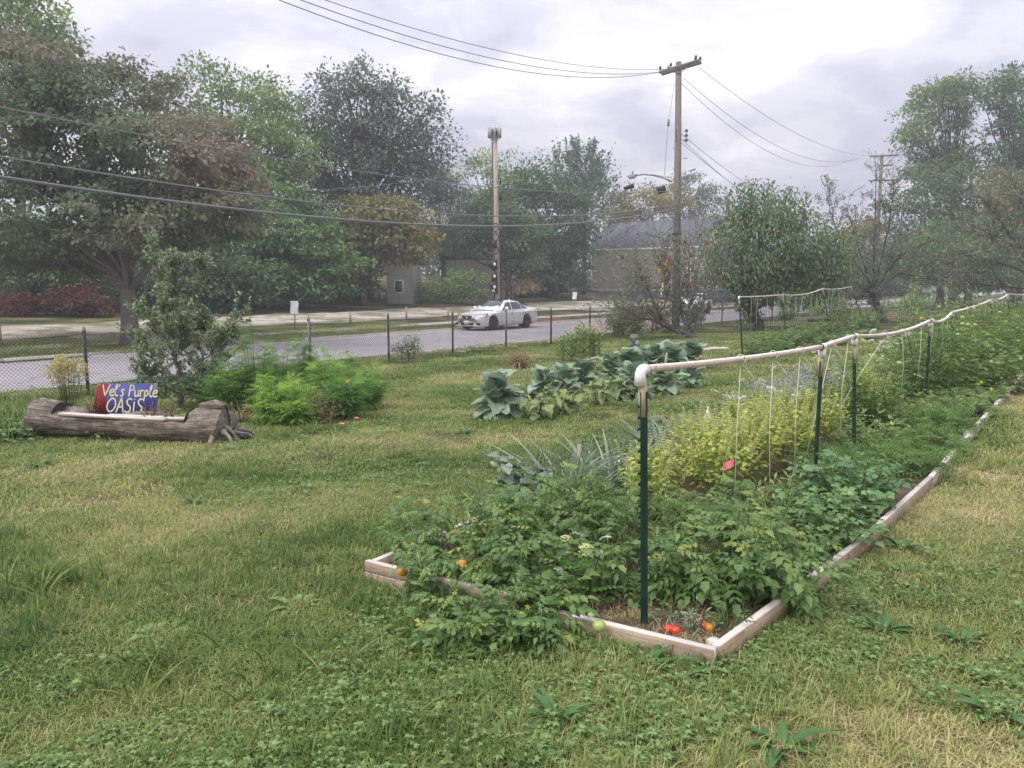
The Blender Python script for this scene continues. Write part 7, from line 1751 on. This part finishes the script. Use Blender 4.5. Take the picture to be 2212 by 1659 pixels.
def gn_scatter(name, P, rot, scl, pick, label, cat):
    me = bpy.data.meshes.new(name); me.vertices.add(len(P)); me.vertices.foreach_set('co', np.asarray(P, np.float32).ravel())
    for nm, ty, arr, k in (('rz', 'FLOAT', rot, 'value'), ('sc', 'FLOAT', scl, 'value'), ('pick', 'INT', pick, 'value')):
        a = me.attributes.new(nm, ty, 'POINT'); a.data.foreach_set(k, np.asarray(arr, np.int32 if ty == 'INT' else np.float32))
    o = ob(name, me, None, kind='stuff'); tag(o, label, cat)
    ng = bpy.data.node_groups.new(name, 'GeometryNodeTree'); ng.interface.new_socket('Geometry', in_out='INPUT', socket_type='NodeSocketGeometry'); ng.interface.new_socket('Geometry', in_out='OUTPUT', socket_type='NodeSocketGeometry')
    N_, L_ = ng.nodes, ng.links; gi = N_.new('NodeGroupInput'); go = N_.new('NodeGroupOutput'); ip = N_.new('GeometryNodeInstanceOnPoints'); ci = N_.new('GeometryNodeCollectionInfo')
    ci.inputs['Collection'].default_value = COLT; ci.inputs['Separate Children'].default_value = True; ci.inputs['Reset Children'].default_value = True
    def na(nm, ty):
        n = N_.new('GeometryNodeInputNamedAttribute'); n.data_type = ty; n.inputs['Name'].default_value = nm; return next(s for s in n.outputs if s.name == 'Attribute' and s.enabled)
    cx = N_.new('ShaderNodeCombineXYZ'); L_.new(na('rz', 'FLOAT'), cx.inputs[2])
    er = N_.new('FunctionNodeEulerToRotation'); L_.new(cx.outputs[0], er.inputs[0])
    L_.new(gi.outputs[0], ip.inputs['Points']); L_.new(ci.outputs[0], ip.inputs['Instance']); ip.inputs['Pick Instance'].default_value = True
    L_.new(na('pick', 'INT'), ip.inputs['Instance Index']); L_.new(er.outputs[0], ip.inputs['Rotation']); L_.new(na('sc', 'FLOAT'), ip.inputs['Scale'])
    L_.new(ip.outputs[0], go.inputs[0])
    md = o.modifiers.new('scatter', 'NODES'); md.node_group = ng
    return o
def snoise(x, y, s, seed):
    g = np.random.default_rng(seed); v = np.zeros_like(x)
    for i in range(7):
        a = g.uniform(0, 6.28); f = s * g.uniform(.6, 1.9); v += np.sin(x * math.cos(a) * f + y * math.sin(a) * f + g.uniform(0, 6.28))
    return v / 7
def polar(n, d0, d1, g, half=.80):
    r = np.sqrt(g.uniform(d0 ** 2, d1 ** 2, n)); a = g.uniform(-half, half, n); return r * np.sin(a), r * np.cos(a)
def lawn_ok(X, Y):
    w, t = wt_of(X, Y); e0 = np.interp(t, [3.1, 5, 7.1, 10.7, 30], [1.17, 1.0, .91, .88, .82]); inbed = (t > 3.14) & (w > e0) & (w < 3.42 + .03) & (t < 31)
    log_ = False
    return ~inbed & (w < 17.7)
def grow():
    g = np.random.default_rng(77); PX, PY, PK, SC = [], [], [], []
    def put(n, d0, d1, picks, s0, s1, mask=None):
        X, Y = polar(n, d0, d1, g); k = lawn_ok(X, Y)
        if mask is not None: k &= mask(X, Y)
        X, Y = X[k], Y[k]; PX.append(X); PY.append(Y); PK.append(g.choice(picks, len(X))); SC.append(g.uniform(s0, s1, len(X)) * (1 + .25 * snoise(X, Y, 1.3, 5)))
    put(12000, 1.7, 7.2, [0, 1, 2, 3], .5, 1.3)
    put(6000, 1.7, 8.5, [4, 5], .5, 1.2, lambda x, y: snoise(x, y, 1.4, 8) + .15 * (wt_of(x, y)[0] > 1.3) > .1)
    put(2600, 1.7, 9, [11], .6, 1.4, lambda x, y: snoise(x, y, 1.7, 9) > .12)
    put(11500, 7, 16.5, [6, 7, 8], .6, 1.25)
    put(9000, 16, 34, [9, 10], .6, 1.1)
    X, Y, K, S = map(np.concatenate, (PX, PY, PK, SC)); Z = gz(X, Y)
    gn_scatter('grass', np.stack([X, Y, Z], -1), g.uniform(0, 6.28, len(X)), S, K, 'short worn lawn grass around the beds', 'grass')
    PX.clear(); PY.clear(); PK.clear(); SC.clear()
    def lush(x, y):
        w, t = wt_of(x, y); return (snoise(x, y, 1.5, 12) + np.interp(w, [-1, .6, 1.6, 2.6, 3.6, 5], [-.45, -.3, .12, .22, -.05, -.25]) * (y < 4.2) - .12 * (y > 4.2)) > .12
    put(3000, 1.7, 4.6, [12, 13, 12, 14], .55, 1.0, lush)
    put(5200, 3.2, 11, [12, 13, 14, 14], .5, 1.2, lambda x, y: (snoise(x, y, 1.5, 13) > .16 + .2 * (wt_of(x, y)[0] < 1.1)))
    put(1500, 10, 22, [12, 13], 1.4, 2.4, lambda x, y: snoise(x, y, .8, 14) > .2)
    X, Y, K, S = map(np.concatenate, (PX, PY, PK, SC)); Z = gz(X, Y)
    gn_scatter('ground_cover', np.stack([X, Y, Z + .008], -1), g.uniform(0, 6.28, len(X)), S, K, 'creeping lobed weeds spreading through the lawn', 'ground cover')
grow()
def verge_growth():
    """taller rough growth along the fence foot, lot verge and behind the log"""
    g = np.random.default_rng(88); X, Y, S, K = [], [], [], []
    t = g.uniform(-8, 40, 1500); w = 15.4 + g.normal(size=1500) * .3; x, y = xy(w, t); X.append(x); Y.append(y); S.append(g.uniform(.9, 2.2, 1500)); K.append(g.choice([4, 5, 6, 12], 1500))
    t = g.uniform(-6, 30, 2600); w = g.uniform(25.6, 31.5, 2600); x, y = xy(w, t); X.append(x); Y.append(y); S.append(g.uniform(.7, 1.3, 2600)); K.append(g.choice([9, 10], 2600))
    t = g.uniform(2.8, 5.4, 900); w = g.uniform(11.0, 15.2, 900); x, y = xy(w, t); X.append(x); Y.append(y); S.append(g.uniform(1.8, 3.6, 900)); K.append(g.choice([4, 5, 12, 13, 14], 900))
    X, Y, S, K = map(np.concatenate, (X, Y, S, K))
    gn_scatter('rough_grass', np.stack([X, Y, gz(X, Y)], -1), g.uniform(0, 6.28, len(X)), S, K, 'rough unmown growth along the fence foot and verge', 'grass')
verge_growth()
def bed_litter():
    """straw, crumbs and seedlings on the bed soil"""
    g = np.random.default_rng(99); n = 900; t = 3.2 + g.random(n) ** 1.6 * 9; w = g.uniform(1.2, 3.3, n); x, y = xy(w, t)
    gn_scatter('bed_litter', np.stack([x, y, gz(x, y) + .05], -1), g.uniform(0, 6.28, n), g.uniform(.4, 1.0, n), g.choice([11, 11, 11, 0, 12], n), 'dry straw and small seedlings covering the bed soil', 'litter')
bed_litter()
def petals_on_lawn():
    for (px, py, lab) in ((770, 913, 'salmon petal lying on the grass right of the cosmos'), (738, 926, 'second salmon petal on the grass, nearer the camera')):
        small('fallen_petal', lab, 'petal', Geo().add([[-.05, 0, .02], [0, -.03, .03], [.05, 0, .025], [0, .03, .04]], np.array([[0, 1, 2, 3]])).mesh('fallen_petal', M['pink']), at(px, py) + [0, 0, .04])
petals_on_lawn()
def pebbles_lot():
    """scattered fallen yellow leaves on the lot grass"""
    g = np.random.default_rng(91); n = 170; t = g.uniform(8, 45, n); w = g.uniform(26, 44, n); x, y = xy(w, t)
    V, F = place(*LEAF2, np.stack([x, y, gz(x, y) + .05], -1), frames(g.normal(size=(n, 3)) * [1, 1, .2], np.tile([0, 0, 1.], (n, 1))), .16 * g.uniform(.6, 1.2, n))
    o = ob('fallen_leaves', mk_mesh('fallen_leaves', V, F, M['f_yellow'], np.repeat(np.clip(g.normal(.6, .2, n), 0, 1), 2)), None, kind='stuff'); tag(o, 'scattered yellow fallen leaves on the vacant lot', 'leaves')
pebbles_lot()

# ------------------------------------------------------------------ haze
HAZE = .0018
if HAZE:
    hm = bpy.data.materials.new('haze_air'); hm.use_nodes = True; nt = hm.node_tree; nt.nodes.clear()
    ou = nt.nodes.new('ShaderNodeOutputMaterial'); pv = nt.nodes.new('ShaderNodeVolumePrincipled'); pv.inputs['Color'].default_value = (.93, .94, 1.0, 1); pv.inputs['Density'].default_value = HAZE; pv.inputs['Anisotropy'].default_value = .2
    nt.links.new(pv.outputs[0], ou.inputs['Volume'])
    hz = ob('haze', Geo().box([40, 100, 10.5], [1300, 1300, 38.0]).mesh('haze', hm), None, kind='stuff'); tag(hz, 'thin pale haze filling the air over the lot', 'haze')
